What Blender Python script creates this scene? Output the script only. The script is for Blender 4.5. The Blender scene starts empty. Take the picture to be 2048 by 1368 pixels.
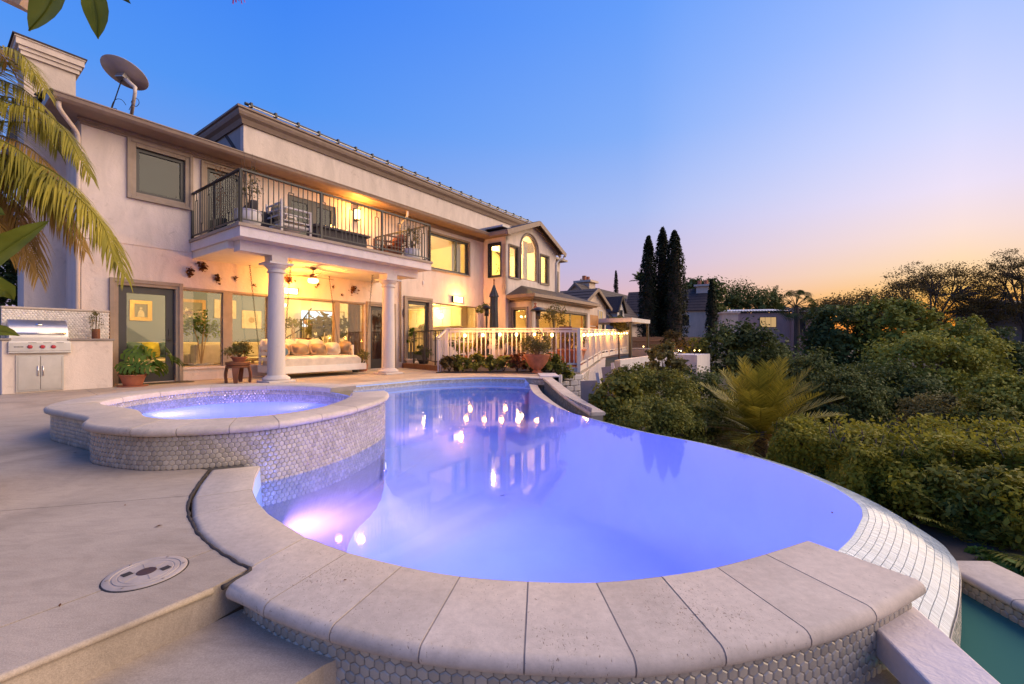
import bpy, bmesh, math, random
import numpy as np
from math import sin, cos, pi, radians, sqrt, atan2
from mathutils import Vector, Matrix, noise as mnoise
random.seed(7)
RNG = np.random.default_rng(7)
SC = bpy.context.scene
COL = SC.collection

# ------------------------------------------------------------------ camera
EYE = 0.9
FPX = 860.0
cam_d = bpy.data.cameras.new('camera')
cam_d.sensor_width = 36.0
cam_d.lens = FPX / 2048 * 36.0
cam_d.clip_start = 0.05
cam_d.clip_end = 4000
cam = bpy.data.objects.new('camera', cam_d)
cam.location = (0, 0, EYE)
cam.rotation_euler = (radians(90), 0, 0)
COL.objects.link(cam)
SC.camera = cam

# ------------------------------------------------------------------ dusk sky
SUN_AZ = Vector((0.72, 0.69, 0)).normalized()
world = bpy.data.worlds.new('World')
SC.world = world
world.use_nodes = True
wn = world.node_tree.nodes
wl = world.node_tree.links
wn.clear()
w_out = wn.new('ShaderNodeOutputWorld')
w_bg = wn.new('ShaderNodeBackground')
w_bg.inputs['Strength'].default_value = 1.0
w_tc = wn.new('ShaderNodeTexCoord')
w_sep = wn.new('ShaderNodeSeparateXYZ')
wl.new(w_tc.outputs['Generated'], w_sep.inputs[0])


def w_ramp(stops):
    r = wn.new('ShaderNodeValToRGB')
    r.color_ramp.interpolation = 'LINEAR'
    els = r.color_ramp.elements
    while len(els) > 1:
        els.remove(els[0])
    els[0].position, els[0].color = stops[0][0], (*stops[0][1], 1)
    for p, c in stops[1:]:
        e = els.new(p)
        e.color = (*c, 1)
    wl.new(w_sep.outputs['Z'], r.inputs[0])
    return r


def s2l(r, g, b):
    f = lambda c: (c / 255 / 12.92) if c / 255 <= 0.04045 else ((c / 255 + 0.055) / 1.055) ** 2.4
    return (f(r), f(g), f(b))


# the sky by height above the horizon: towards the sunset, a little beside it, and far round from it
ramp_sun = w_ramp([(0.0, s2l(255, 132, 30)), (0.045, s2l(255, 166, 54)), (0.085, s2l(255, 198, 104)), (0.125, s2l(253, 216, 172)), (0.18, s2l(247, 221, 212)),
                   (0.245, s2l(234, 222, 242)), (0.34, s2l(208, 214, 252)), (0.50, s2l(164, 190, 252)), (0.70, s2l(112, 158, 244)), (1.0, s2l(62, 116, 224))])
ramp_mid = w_ramp([(0.0, s2l(248, 150, 88)), (0.05, s2l(244, 174, 124)), (0.10, s2l(228, 184, 184)), (0.17, s2l(204, 188, 218)), (0.28, s2l(174, 190, 238)),
                   (0.42, s2l(134, 174, 244)), (0.60, s2l(104, 158, 246)), (1.0, s2l(56, 114, 224))])
ramp_far = w_ramp([(0.0, s2l(190, 160, 175)), (0.12, s2l(168, 166, 206)), (0.26, s2l(124, 162, 230)), (0.44, s2l(82, 147, 239)),
                   (0.60, s2l(62, 130, 240)), (1.0, s2l(50, 108, 220))])


def w_math(op, a, b=None):
    d = wn.new('ShaderNodeMath')
    d.operation = op
    for i, x in enumerate((a, b)):
        if x is None:
            continue
        if hasattr(x, 'links'):
            wl.new(x, d.inputs[i])
        else:
            d.inputs[i].default_value = x
    return d.outputs[0]


w_flat = wn.new('ShaderNodeVectorMath')
w_flat.operation = 'MULTIPLY'
w_flat.inputs[1].default_value = (1, 1, 0)
wl.new(w_tc.outputs['Generated'], w_flat.inputs[0])
w_nrm = wn.new('ShaderNodeVectorMath')
w_nrm.operation = 'NORMALIZE'
wl.new(w_flat.outputs[0], w_nrm.inputs[0])
w_dot = wn.new('ShaderNodeVectorMath')
w_dot.operation = 'DOT_PRODUCT'
wl.new(w_nrm.outputs[0], w_dot.inputs[0])
w_dot.inputs[1].default_value = SUN_AZ
w_ang = w_math('ARCCOSINE', w_dot.outputs['Value'])


def w_range(lo, hi):
    d = wn.new('ShaderNodeMapRange')
    d.interpolation_type = 'LINEAR'
    d.inputs['From Min'].default_value = radians(lo)
    d.inputs['From Max'].default_value = radians(hi)
    d.inputs['To Min'].default_value = 1
    d.inputs['To Max'].default_value = 0
    wl.new(w_ang, d.inputs['Value'])
    return d.outputs[0]


w_mix1 = wn.new('ShaderNodeMixRGB')
wl.new(w_range(24, 74), w_mix1.inputs[0])
wl.new(ramp_far.outputs[0], w_mix1.inputs[1])
wl.new(ramp_mid.outputs[0], w_mix1.inputs[2])
w_mix = wn.new('ShaderNodeMixRGB')
wl.new(w_range(0, 30), w_mix.inputs[0])
wl.new(w_mix1.outputs[0], w_mix.inputs[1])
wl.new(ramp_sun.outputs[0], w_mix.inputs[2])
wl.new(w_mix.outputs[0], w_bg.inputs['Color'])
wl.new(w_bg.outputs[0], w_out.inputs['Surface'])

# the last glow of the set sun: low, warm and very soft
sun_d = bpy.data.lights.new('sun', 'SUN')
sun_d.energy = 5.0
sun_d.angle = radians(80)
sun_d.color = (1.0, 0.73, 0.42)
sun = bpy.data.objects.new('sun', sun_d)
sun.rotation_euler = Vector((0.86, 0.10, 0.50)).to_track_quat('Z', 'Y').to_euler()
COL.objects.link(sun)

SC.view_settings.view_transform = 'Standard'
SC.view_settings.look = 'None'
SC.view_settings.exposure = 0.08
SC.view_settings.gamma = 1.0
SC.view_settings.use_curve_mapping = False
SC.render.engine = 'CYCLES'
SC.cycles.max_bounces = 8
SC.cycles.transparent_max_bounces = 24
SC.cycles.caustics_reflective = False
SC.cycles.caustics_refractive = False
SC.cycles.sample_clamp_indirect = 6.0
SC.cycles.use_denoising = True

# ------------------------------------------------------------------ places
# The house stands on a frame of its own: v runs out from its long pool-side wall, u runs along that wall.
TH = math.atan(616 / FPX)
UX, UY = sin(TH), cos(TH)
NX, NY = cos(TH), -sin(TH)
OX, OY = -7.670, 9.860
RZ = -TH


def HP(v, u, z=0.0):
    return Vector((OX + u * UX + v * NX, OY + u * UY + v * NY, z))


def gp(px, py, z=0.0):
    d = (EYE - z) * FPX / (py - 684)
    return Vector(((px - 1024) / FPX * d, d, z))


def dp(px, py, d):
    return Vector(((px - 1024) / FPX * d, d, EYE - (py - 684) / FPX * d))


def hw(px, py, v):
    rx, rz = (px - 1024) / FPX, -(py - 684) / FPX
    d = (v + OX * NX + OY * NY) / (rx * NX + NY)
    x, y = rx * d - OX, d - OY
    return (x * UX + y * UY, EYE + rz * d)


def hu(px, py, u):
    rx, rz = (px - 1024) / FPX, -(py - 684) / FPX
    d = (u + OX * UX + OY * UY) / (rx * UX + UY)
    x, y = rx * d - OX, d - OY
    return (x * NX + y * NY, EYE + rz * d)


# ------------------------------------------------------------------ mesh building
class MB:
    def __init__(self):
        self.v, self.f, self.m = [], [], []
        self.cm = 0

    def add(self, vs, fs, X=None):
        o = len(self.v)
        for p in vs:
            p = Vector(p)
            self.v.append(X @ p if X is not None else p)
        for f in fs:
            self.f.append(tuple(i + o for i in f))
            self.m.append(self.cm)
        return self

    def box(self, x0, x1, y0, y1, z0, z1, X=None):
        vs = [(x0, y0, z0), (x1, y0, z0), (x1, y1, z0), (x0, y1, z0), (x0, y0, z1), (x1, y0, z1), (x1, y1, z1), (x0, y1, z1)]
        return self.add(vs, [(3, 2, 1, 0), (4, 5, 6, 7), (0, 1, 5, 4), (1, 2, 6, 5), (2, 3, 7, 6), (3, 0, 4, 7)], X)

    def beam(self, p, q, w, h, up=(0, 0, 1)):
        p, q = Vector(p), Vector(q)
        d = (q - p).normalized()
        up = Vector(up)
        if abs(d.dot(up)) > 0.98:
            up = Vector((0, 1, 0)) if abs(d.y) < 0.9 else Vector((1, 0, 0))
        s = d.cross(up).normalized() * (w / 2)
        t = s.cross(d).normalized() * (h / 2)
        vs = [p - s - t, p + s - t, p + s + t, p - s + t, q - s - t, q + s - t, q + s + t, q - s + t]
        return self.add(vs, [(0, 1, 2, 3), (7, 6, 5, 4), (0, 4, 5, 1), (1, 5, 6, 2), (2, 6, 7, 3), (3, 7, 4, 0)])

    def rings(self, rings, closed=True, cap=True, X=None):
        n = len(rings[0])
        vs = [p for r in rings for p in r]
        fs = []
        for i in range(len(rings) - 1):
            for j in range(n if closed else n - 1):
                k = (j + 1) % n
                fs.append((i * n + j, i * n + k, (i + 1) * n + k, (i + 1) * n + j))
        if cap and closed:
            fs.append(tuple(range(n - 1, -1, -1)))
            fs.append(tuple((len(rings) - 1) * n + j for j in range(n)))
        return self.add(vs, fs, X)

    def tube(self, pts, r, n=8, cap=True):
        pts = [Vector(p) for p in pts]
        rs = r if isinstance(r, (list, tuple)) else [r] * len(pts)
        rings = []
        prev = None
        for i, p in enumerate(pts):
            d = (pts[min(i + 1, len(pts) - 1)] - pts[max(i - 1, 0)]).normalized()
            if prev is None:
                a = Vector((0, 0, 1)) if abs(d.z) < 0.9 else Vector((1, 0, 0))
                s = d.cross(a).normalized()
            else:
                s = (prev - d * prev.dot(d))
                s = s.normalized() if s.length > 1e-6 else d.orthogonal().normalized()
            prev = s
            t = d.cross(s)
            rings.append([p + (s * cos(2 * pi * k / n) + t * sin(2 * pi * k / n)) * rs[i] for k in range(n)])
        return self.rings(rings, True, cap)

    def lathe(self, prof, n=20, c=(0, 0, 0), cap=True, X=None):
        c = Vector(c)
        rings = [[c + Vector((r * cos(2 * pi * k / n), r * sin(2 * pi * k / n), z)) for k in range(n)] for r, z in prof]
        return self.rings(rings, True, cap, X)

    def prism(self, poly, z0, z1, X=None):
        n = len(poly)
        vs = [(p[0], p[1], z0) for p in poly] + [(p[0], p[1], z1) for p in poly]
        fs = [tuple(range(n - 1, -1, -1)), tuple(range(n, 2 * n))] + [(i, (i + 1) % n, n + (i + 1) % n, n + i) for i in range(n)]
        return self.add(vs, fs, X)

    def ball(self, c, r, n=12, m=8, sq=(1, 1, 1)):
        c = Vector(c)
        rings = []
        for i in range(m + 1):
            a = -pi / 2 + pi * i / m
            rr = max(cos(a), 0.01) * r
            rings.append([c + Vector((rr * cos(2 * pi * k / n) * sq[0], rr * sin(2 * pi * k / n) * sq[1], r * sin(a) * sq[2])) for k in range(n)])
        return self.rings(rings)

    def pillow(self, c, w, d, h, X=None, e=4.5):
        # a soft cushion: superellipse outline, thick in the middle
        rings = []
        n = 20
        for i in range(9):
            t = -1 + 2 * i / 8
            k = (1 - abs(t) ** 2.2) ** 0.5 if abs(t) < 1 else 0.0
            k = 0.86 * k + 0.14 if abs(t) < 1 else 0.80
            rr = []
            for j in range(n):
                a = 2 * pi * j / n
                ca, sa = cos(a), sin(a)
                q = (abs(ca) ** e + abs(sa) ** e) ** (-1 / e)
                rr.append((c[0] + w / 2 * q * ca * k, c[1] + d / 2 * q * sa * k, c[2] + h / 2 * t * (1 - 0.35 * (q * k) ** 4)))
            rings.append(rr)
        return self.rings(rings, True, True, X)

    def build(self, name, mat, parent=None, loc=None, rz=None, smooth=False, bevel=0.0, auto=None):
        me = bpy.data.meshes.new(name)
        me.from_pydata([tuple(p) for p in self.v], [], self.f)
        mats = mat if isinstance(mat, (list, tuple)) else [mat]
        for m in mats:
            me.materials.append(m)
        if len(mats) > 1:
            me.polygons.foreach_set('material_index', self.m)
        bm = bmesh.new()
        bm.from_mesh(me)
        bmesh.ops.recalc_face_normals(bm, faces=bm.faces)
        if bevel > 0:
            es = [e for e in bm.edges if len(e.link_faces) == 2 and e.calc_face_angle(0) > 0.7]
            bmesh.ops.bevel(bm, geom=es, offset=bevel, segments=2, profile=0.5, affect='EDGES', clamp_overlap=True)
            bmesh.ops.recalc_face_normals(bm, faces=bm.faces)
        if auto:
            for e in bm.edges:
                e.smooth = len(e.link_faces) == 2 and e.calc_face_angle(0) < auto
            smooth = True
        bm.to_mesh(me)
        bm.free()
        if smooth:
            me.polygons.foreach_set('use_smooth', [True] * len(me.polygons))
        o = bpy.data.objects.new(name, me)
        COL.objects.link(o)
        if parent:
            o.parent = parent
        if loc is not None:
            o.location = loc
        if rz is not None:
            o.rotation_euler = (0, 0, rz)
        return o


def tag(o, label=None, cat=None, group=None, kind=None):
    if label:
        o['label'] = label
    if cat:
        o['category'] = cat
    if group:
        o['group'] = group
    if kind:
        o['kind'] = kind
    return o


def thing(name, label, cat, loc=(0, 0, 0), rz=0.0, group=None, kind=None):
    o = bpy.data.objects.new(name, None)
    o.empty_display_size = 0.1
    COL.objects.link(o)
    o.location = loc
    o.rotation_euler = (0, 0, rz)
    return tag(o, label, cat, group, kind)


def hthing(name, label, cat, v, u, z=0.0, group=None):
    return thing(name, label, cat, HP(v, u, z), RZ, group)


def copy_obj(o, name=None, parent=None):
    c = o.copy()
    COL.objects.link(c)
    if parent is not None:
        c.parent = parent
    return c


def copy_tree(o, parent=None):
    c = copy_obj(o, parent=parent)
    for ch in list(o.children):
        copy_tree(ch, c)
    return c


def spline(pts, n=6, closed=False):
    pts = [Vector(p) for p in pts]
    out = []
    N = len(pts)
    for i in range(N if closed else N - 1):
        if closed:
            a, b, c, d = pts[(i - 1) % N], pts[i], pts[(i + 1) % N], pts[(i + 2) % N]
        else:
            a, b, c, d = pts[max(i - 1, 0)], pts[i], pts[i + 1], pts[min(i + 2, N - 1)]
        for k in range(n):
            t = k / n
            out.append(0.5 * ((2 * b) + (c - a) * t + (2 * a - 5 * b + 4 * c - d) * t * t + (3 * b - a - 3 * c + d) * t ** 3))
    if not closed:
        out.append(pts[-1])
    return out


def resample(pts, step):
    pts = [Vector(p) for p in pts]
    L = [0]
    for a, b in zip(pts, pts[1:]):
        L.append(L[-1] + (b - a).length)
    n = max(1, round(L[-1] / step))
    out = []
    j = 0
    for i in range(n + 1):
        s = L[-1] * i / n
        while j < len(L) - 2 and L[j + 1] < s:
            j += 1
        t = (s - L[j]) / max(L[j + 1] - L[j], 1e-9)
        out.append(pts[j].lerp(pts[j + 1], min(max(t, 0), 1)))
    return out


# ------------------------------------------------------------------ materials
class NT:
    def __init__(self, name):
        self.m = bpy.data.materials.new(name)
        self.m.use_nodes = True
        self.t = self.m.node_tree
        self.n = self.t.nodes
        self.l = self.t.links
        self.n.clear()
        self.out = self.n.new('ShaderNodeOutputMaterial')

    def new(self, t, **kw):
        d = self.n.new(t)
        for k, v in kw.items():
            setattr(d, k, v)
        return d

    def link(self, a, b):
        self.l.new(a, b)

    def coords(self, kind='Object'):
        return self.new('ShaderNodeTexCoord').outputs[kind]

    def mapping(self, vec, scale=(1, 1, 1), rot=(0, 0, 0)):
        m = self.new('ShaderNodeMapping')
        m.inputs['Scale'].default_value = scale
        m.inputs['Rotation'].default_value = rot
        self.link(vec, m.inputs['Vector'])
        return m.outputs[0]

    def noise(self, vec, scale, detail=4, rough=0.55, dist=0.0):
        d = self.new('ShaderNodeTexNoise')
        d.inputs['Scale'].default_value = scale
        d.inputs['Detail'].default_value = detail
        d.inputs['Roughness'].default_value = rough
        d.inputs['Distortion'].default_value = dist
        self.link(vec, d.inputs['Vector'])
        return d.outputs['Fac']

    def ramp(self, fac, stops, const=False):
        r = self.new('ShaderNodeValToRGB')
        if const:
            r.color_ramp.interpolation = 'CONSTANT'
        e = r.color_ramp.elements
        while len(e) > 1:
            e.remove(e[0])
        for i, (p, c) in enumerate(stops):
            c = (c, c, c) if isinstance(c, (int, float)) else c
            if i == 0:
                e[0].position, e[0].color = p, (*c, 1)
            else:
                e.new(p).color = (*c, 1)
        self.link(fac, r.inputs[0])
        return r.outputs[0]

    def mix(self, fac, a, b, mode='MIX'):
        d = self.new('ShaderNodeMixRGB', blend_type=mode)
        for i, x in enumerate((fac, a, b)):
            if hasattr(x, 'links'):
                self.link(x, d.inputs[i])
            elif i == 0:
                d.inputs[0].default_value = x
            else:
                d.inputs[i].default_value = (*x, 1)
        return d.outputs[0]

    def bump(self, h, strength=0.3, dist=0.01):
        b = self.new('ShaderNodeBump')
        b.inputs['Strength'].default_value = strength
        b.inputs['Distance'].default_value = dist
        self.link(h, b.inputs['Height'])
        return b.outputs[0]

    def bsdf(self, col, rough=0.6, metal=0.0, normal=None, spec=0.5, **kw):
        p = self.new('ShaderNodeBsdfPrincipled')
        for k, x in (('Base Color', col), ('Roughness', rough), ('Metallic', metal), ('Specular IOR Level', spec)):
            if hasattr(x, 'links'):
                self.link(x, p.inputs[k])
            else:
                p.inputs[k].default_value = (*x, 1) if k == 'Base Color' else x
        for k, x in kw.items():
            p.inputs[k.replace('_', ' ')].default_value = x
        if normal is not None:
            self.link(normal, p.inputs['Normal'])
        return p.outputs[0]

    def done(self, sh):
        self.link(sh, self.out.inputs['Surface'])
        return self.m


def plain(name, col, rough=0.55, metal=0.0, var=0.12, scale=6.0, bump=0.0, bscale=60.0, spec=0.5, **kw):
    t = NT(name)
    c = t.coords()
    n = t.noise(c, scale)
    k = t.ramp(n, [(0.3, tuple(x * (1 - var) for x in col)), (0.7, tuple(min(x * (1 + var), 0.95) for x in col))])
    nm = t.bump(t.noise(c, bscale, 3), bump, 0.01) if bump else None
    return t.done(t.bsdf(k, rough, metal, nm, spec, **kw))


def emitter(name, col, strength):
    t = NT(name)
    e = t.new('ShaderNodeEmission')
    e.inputs['Color'].default_value = (*col, 1)
    e.inputs['Strength'].default_value = strength
    return t.done(e.outputs[0])


def stucco(name, col, stain=0.16, scale=1.3):
    t = NT(name)
    c = t.coords()
    streak = t.noise(t.mapping(c, (2.2, 2.2, 0.7)), 1.4, 6, 0.6, 0.6)
    patch = t.noise(c, scale * 3.5, 5, 0.65, 1.2)
    k = t.ramp(streak, [(0.35, tuple(x * (1 - stain) for x in col)), (0.62, col)])
    spot = t.ramp(patch, [(0.60, (1, 1, 1)), (0.72, (0.84, 0.82, 0.81))])
    k = t.mix(1.0, k, spot, 'MULTIPLY')
    h1 = t.noise(c, 9, 5, 0.6, 1.5)
    h2 = t.noise(c, 70, 2)
    h = t.mix(0.3, h1, h2, 'ADD')
    return t.done(t.bsdf(k, 0.9, 0, t.bump(h, 0.35, 0.02), 0.15))


def travertine(name, col):
    t = NT(name)
    c = t.coords()
    oi = t.new('ShaderNodeObjectInfo')
    base = t.ramp(t.noise(c, 3.0, 6, 0.6, 0.8), [(0.3, tuple(x * 0.86 for x in col)), (0.7, tuple(x * 1.08 for x in col))])
    tone = t.ramp(oi.outputs['Random'], [(0, 0.9), (1, 1.06)])
    base = t.mix(1.0, base, tone, 'MULTIPLY')
    grime = t.noise(c, 2.2, 3)
    pit = t.noise(t.mapping(c, (120, 70, 70)), 1.0, 4, 0.7, 0.6)
    thr = t.mix(0.30, pit, grime, 'ADD')
    mask = t.ramp(thr, [(0.785, 0.0), (0.85, 1.0)])
    k = t.mix(mask, base, (0.24, 0.175, 0.135))
    mott = t.ramp(t.noise(c, 28, 6, 0.7), [(0.3, 0.86), (0.65, 1.06)])
    k = t.mix(1.0, k, mott, 'MULTIPLY')
    inv = t.ramp(thr, [(0.77, 1.0), (0.85, 0.0)])
    h = t.mix(0.25, inv, t.noise(c, 150, 3), 'ADD')
    return t.done(t.bsdf(k, 0.78, 0, t.bump(h, 0.5, 0.004), 0.3))


def concrete(name, col):
    t = NT(name)
    c = t.coords()
    a = t.ramp(t.noise(c, 0.9, 7, 0.62, 0.9), [(0.32, tuple(x * 0.74 for x in col)), (0.52, col), (0.72, tuple(x * 1.14 for x in col))])
    b = t.ramp(t.noise(t.mapping(c, (3, 9, 3)), 1.6, 6, 0.7, 1.5), [(0.45, 1.0), (0.75, 0.80)])
    k = t.mix(1.0, a, b, 'MULTIPLY')
    g = t.ramp(t.noise(c, 190, 3, 0.7), [(0.35, 0.84), (0.65, 1.10)])
    k = t.mix(1.0, k, g, 'MULTIPLY')
    h = t.mix(0.5, t.noise(c, 230, 3, 0.7), t.noise(c, 12, 4), 'ADD')
    return t.done(t.bsdf(k, 0.85, 0, t.bump(h, 0.32, 0.005), 0.25))


def tilemat(name, col, rough=0.18, var=0.25, spec=0.6, dirt=0.0):
    t = NT(name)
    oi = t.new('ShaderNodeObjectInfo').outputs['Random']
    ge = t.new('ShaderNodeNewGeometry').outputs['Random Per Island']
    r = t.mix(0.5, oi, ge)
    k = t.ramp(r, [(0.15, tuple(x * (1 - var) for x in col)), (0.5, col), (0.85, tuple(min(x * (1 + var), .95) for x in col))])
    if dirt:
        d = t.ramp(t.noise(t.coords('Object'), 4, 5), [(0.4, 1.0), (0.7, 1 - dirt)])
        k = t.mix(1.0, k, d, 'MULTIPLY')
    rr = t.ramp(ge, [(0.0, rough * 0.6), (1.0, rough * 1.7)])
    return t.done(t.bsdf(k, rr, 0, None, spec))


def leafmat(name, dark, light, rough=0.5, trans=0.25, clump=0.9):
    # each leaf has its own tone (the per-face "tone" value), clumps drift a little in hue
    t = NT(name)
    at = t.new('ShaderNodeAttribute', attribute_name='tone')
    n = t.noise(t.coords('Object'), clump, 3)
    f = t.mix(0.45, at.outputs['Fac'], t.ramp(n, [(0.3, 0.0), (0.7, 1.0)]))
    k = t.ramp(f, [(0.1, dark), (0.9, light)])
    p = t.bsdf(k, rough, 0, None, 0.12)
    tr = t.new('ShaderNodeBsdfTranslucent')
    t.link(k, tr.inputs['Color'])
    m = t.new('ShaderNodeMixShader')
    m.inputs[0].default_value = trans
    t.link(p, m.inputs[1])
    t.link(tr.outputs[0], m.inputs[2])
    return t.done(m.outputs[0])


def glassmat(name, tint=(0.93, 0.96, 0.95), boost=1.0):
    t = NT(name)
    fr = t.new('ShaderNodeFresnel')
    fr.inputs['IOR'].default_value = 1.5
    mu = t.new('ShaderNodeMath', operation='MULTIPLY', use_clamp=True)
    t.link(fr.outputs[0], mu.inputs[0])
    bk = t.new('ShaderNodeMath', operation='SUBTRACT')
    bk.inputs[0].default_value = 1.0
    t.link(t.new('ShaderNodeNewGeometry').outputs['Backfacing'], bk.inputs[1])
    bm = t.new('ShaderNodeMath', operation='MULTIPLY')
    t.link(bk.outputs[0], bm.inputs[0])
    bm.inputs[1].default_value = boost
    t.link(bm.outputs[0], mu.inputs[1])
    a = t.new('ShaderNodeBsdfTransparent')
    a.inputs[0].default_value = (*tint, 1)
    b = t.new('ShaderNodeBsdfGlossy')
    b.inputs['Roughness'].default_value = 0.02
    m = t.new('ShaderNodeMixShader')
    t.link(mu.outputs[0], m.inputs[0])
    t.link(a.outputs[0], m.inputs[1])
    t.link(b.outputs[0], m.inputs[2])
    return t.done(m.outputs[0])


def watermat(name, tint, wave=0.02, wscale=1.6, rough=0.03, milky=0.0, milk=(0.8, 0.85, 1.0), turbid=False):
    """a water surface: mirror by Fresnel, else clear, with a share of milky scattering"""
    t = NT(name)
    c = t.coords()
    nb = t.bump(t.noise(c, wscale, 3, 0.5, 0.4), wave, 0.05)
    fr = t.new('ShaderNodeFresnel')
    fr.inputs['IOR'].default_value = 1.33
    t.link(nb, fr.inputs['Normal'])
    bk = t.new('ShaderNodeMath', operation='SUBTRACT')
    bk.inputs[0].default_value = 1.0
    t.link(t.new('ShaderNodeNewGeometry').outputs['Backfacing'], bk.inputs[1])
    mu = t.new('ShaderNodeMath', operation='MULTIPLY')
    t.link(fr.outputs[0], mu.inputs[0])
    t.link(bk.outputs[0], mu.inputs[1])
    a = t.new('ShaderNodeBsdfTransparent')
    a.inputs[0].default_value = (*tint, 1)
    sh = a.outputs[0]
    if milky:
        tr = t.new('ShaderNodeBsdfDiffuse' if turbid else 'ShaderNodeBsdfTranslucent')
        tr.inputs[0].default_value = (*milk, 1)
        mm = t.new('ShaderNodeMixShader')
        mm.inputs[0].default_value = milky
        t.link(sh, mm.inputs[1])
        t.link(tr.outputs[0], mm.inputs[2])
        sh = mm.outputs[0]
    b = t.new('ShaderNodeBsdfGlossy')
    b.inputs['Roughness'].default_value = rough
    t.link(nb, b.inputs['Normal'])
    m = t.new('ShaderNodeMixShader')
    t.link(mu.outputs[0], m.inputs[0])
    t.link(sh, m.inputs[1])
    t.link(b.outputs[0], m.inputs[2])
    return t.done(m.outputs[0])


def wood(name, col, scale=1.0, rough=0.55):
    t = NT(name)
    c = t.mapping(t.coords(), (14 * scale, 14 * scale, 1.5 * scale))
    n = t.noise(c, 1.0, 6, 0.65, 1.0)
    k = t.ramp(n, [(0.3, tuple(x * 0.55 for x in col)), (0.55, col), (0.75, tuple(x * 1.25 for x in col))])
    return t.done(t.bsdf(k, rough, 0, t.bump(n, 0.25, 0.004), 0.35))


M = {}
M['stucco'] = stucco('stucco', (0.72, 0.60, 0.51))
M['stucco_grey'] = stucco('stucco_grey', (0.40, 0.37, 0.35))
M['slab_stucco'] = stucco('slab_stucco', (0.66, 0.58, 0.55), 0.1)
M['column'] = stucco('column_stucco', (0.60, 0.54, 0.50), 0.12)
M['trim'] = plain('trim', (0.30, 0.23, 0.17), 0.7, bump=0.15)
M['eave'] = plain('eave_paint', (0.24, 0.165, 0.12), 0.6, bump=0.05)
M['gutter'] = plain('gutter_paint', (0.24, 0.17, 0.13), 0.45)
M['dark'] = plain('dark_frame', (0.028, 0.026, 0.027), 0.4)
M['iron'] = plain('dark_iron', (0.025, 0.022, 0.022), 0.45)
M['glass'] = glassmat('glass')
M['glass_up'] = glassmat('coated_glass', (0.32, 0.44, 0.44), 1.3)
M['sky_tint_blind'] = plain('sky_tint_blind', (0.15, 0.27, 0.34), 0.8)  # its blue stands in for sky mirrored in the upper panes
M['rooftile'] = plain('roof_tile', (0.050, 0.032, 0.026), 0.8, var=0.35, scale=9, bump=0.3)
M['deck'] = concrete('deck_concrete', (0.45, 0.365, 0.275))
M['mastic'] = plain('mastic', (0.035, 0.028, 0.025), 0.85, bump=0.5, bscale=40)
M['trav'] = travertine('travertine', (0.57, 0.475, 0.375))
M['mosaic_grout'] = plain('mosaic_grout', (0.30, 0.30, 0.28), 0.8)
M['grout'] = plain('grout', (0.26, 0.22, 0.19), 0.9, bump=0.2)
M['hex'] = tilemat('pearl_tile', (0.40, 0.345, 0.265), 0.18, 0.26, 0.7)
M['hexgrout'] = plain('tile_grout', (0.21, 0.18, 0.14), 0.85)
M['mosaic'] = tilemat('white_mosaic', (0.54, 0.60, 0.60), 0.14, 0.18, 0.6)
M['plaster'] = plain('pool_plaster', (0.42, 0.56, 0.84), 0.8, var=0.05, scale=2, bump=0.1, bscale=30)
M['basin'] = plain('basin_plaster', (0.34, 0.60, 0.54), 0.8)
M['water'] = watermat('pool_water', (0.74, 0.82, 1.0), rough=0.042, milky=0.21, milk=(0.52, 0.64, 1.0))
M['basin_water'] = watermat('basin_water', (0.62, 0.86, 0.80), 0.06, 3, milky=0.6, milk=(0.08, 0.24, 0.21), turbid=True)
M['steel'] = plain('brushed_steel', (0.52, 0.50, 0.49), 0.33, 0.9, var=0.08)
M['chrome'] = plain('chrome', (0.75, 0.73, 0.70), 0.15, 1.0, var=0.03)
M['red'] = plain('red_knob', (0.42, 0.02, 0.03), 0.3)
M['terra'] = plain('terracotta', (0.36, 0.12, 0.06), 0.75, var=0.25, bump=0.2)
M['whitepaint'] = plain('white_paint', (0.72, 0.67, 0.60), 0.5, var=0.05)
M['railpaint'] = plain('rail_paint', (0.62, 0.55, 0.50), 0.5, var=0.08)
M['ceramic'] = plain('white_ceramic', (0.68, 0.62, 0.58), 0.35, var=0.05)
M['wood'] = wood('stool_wood', (0.20, 0.075, 0.035))
M['cedar'] = wood('cedar_wood', (0.42, 0.19, 0.06))
M['deckwood'] = wood('deck_wood', (0.16, 0.08, 0.045))
M['oak'] = wood('pale_oak', (0.50, 0.33, 0.18))
M['linen'] = plain('linen', (0.62, 0.53, 0.42), 0.95, bump=0.3, bscale=120)
M['tan'] = plain('tan_fabric', (0.36, 0.25, 0.15), 0.95, bump=0.3, bscale=120)
M['sofa'] = plain('sofa_fabric', (0.56, 0.47, 0.34), 0.95, bump=0.3, bscale=120)
M['bluefab'] = plain('blue_fabric', (0.09, 0.15, 0.18), 0.95)
M['yellowfab'] = plain('yellow_fabric', (0.55, 0.45, 0.05), 0.95)
M['darkfab'] = plain('dark_wicker', (0.06, 0.05, 0.05), 0.85, bump=0.4)
M['orangefab'] = plain('orange_fabric', (0.42, 0.13, 0.05), 0.9)
M['bluewall'] = plain('blue_grey_wall', (0.17, 0.22, 0.36), 0.85, var=0.05)
M['roomwall'] = plain('cream_wall', (0.68, 0.58, 0.40), 0.85, var=0.04)
M['roomfloor'] = wood('room_floor', (0.40, 0.28, 0.16))
M['ceil'] = plain('ceiling_paint', (0.66, 0.60, 0.52), 0.85, var=0.05)
M['gold'] = plain('gilt_frame', (0.50, 0.33, 0.10), 0.45, 0.5, var=0.3, scale=40, bump=0.5)
M['black'] = plain('black_plastic', (0.015, 0.015, 0.016), 0.4)
M['dish'] = plain('dish_paint', (0.58, 0.48, 0.42), 0.6)
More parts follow.
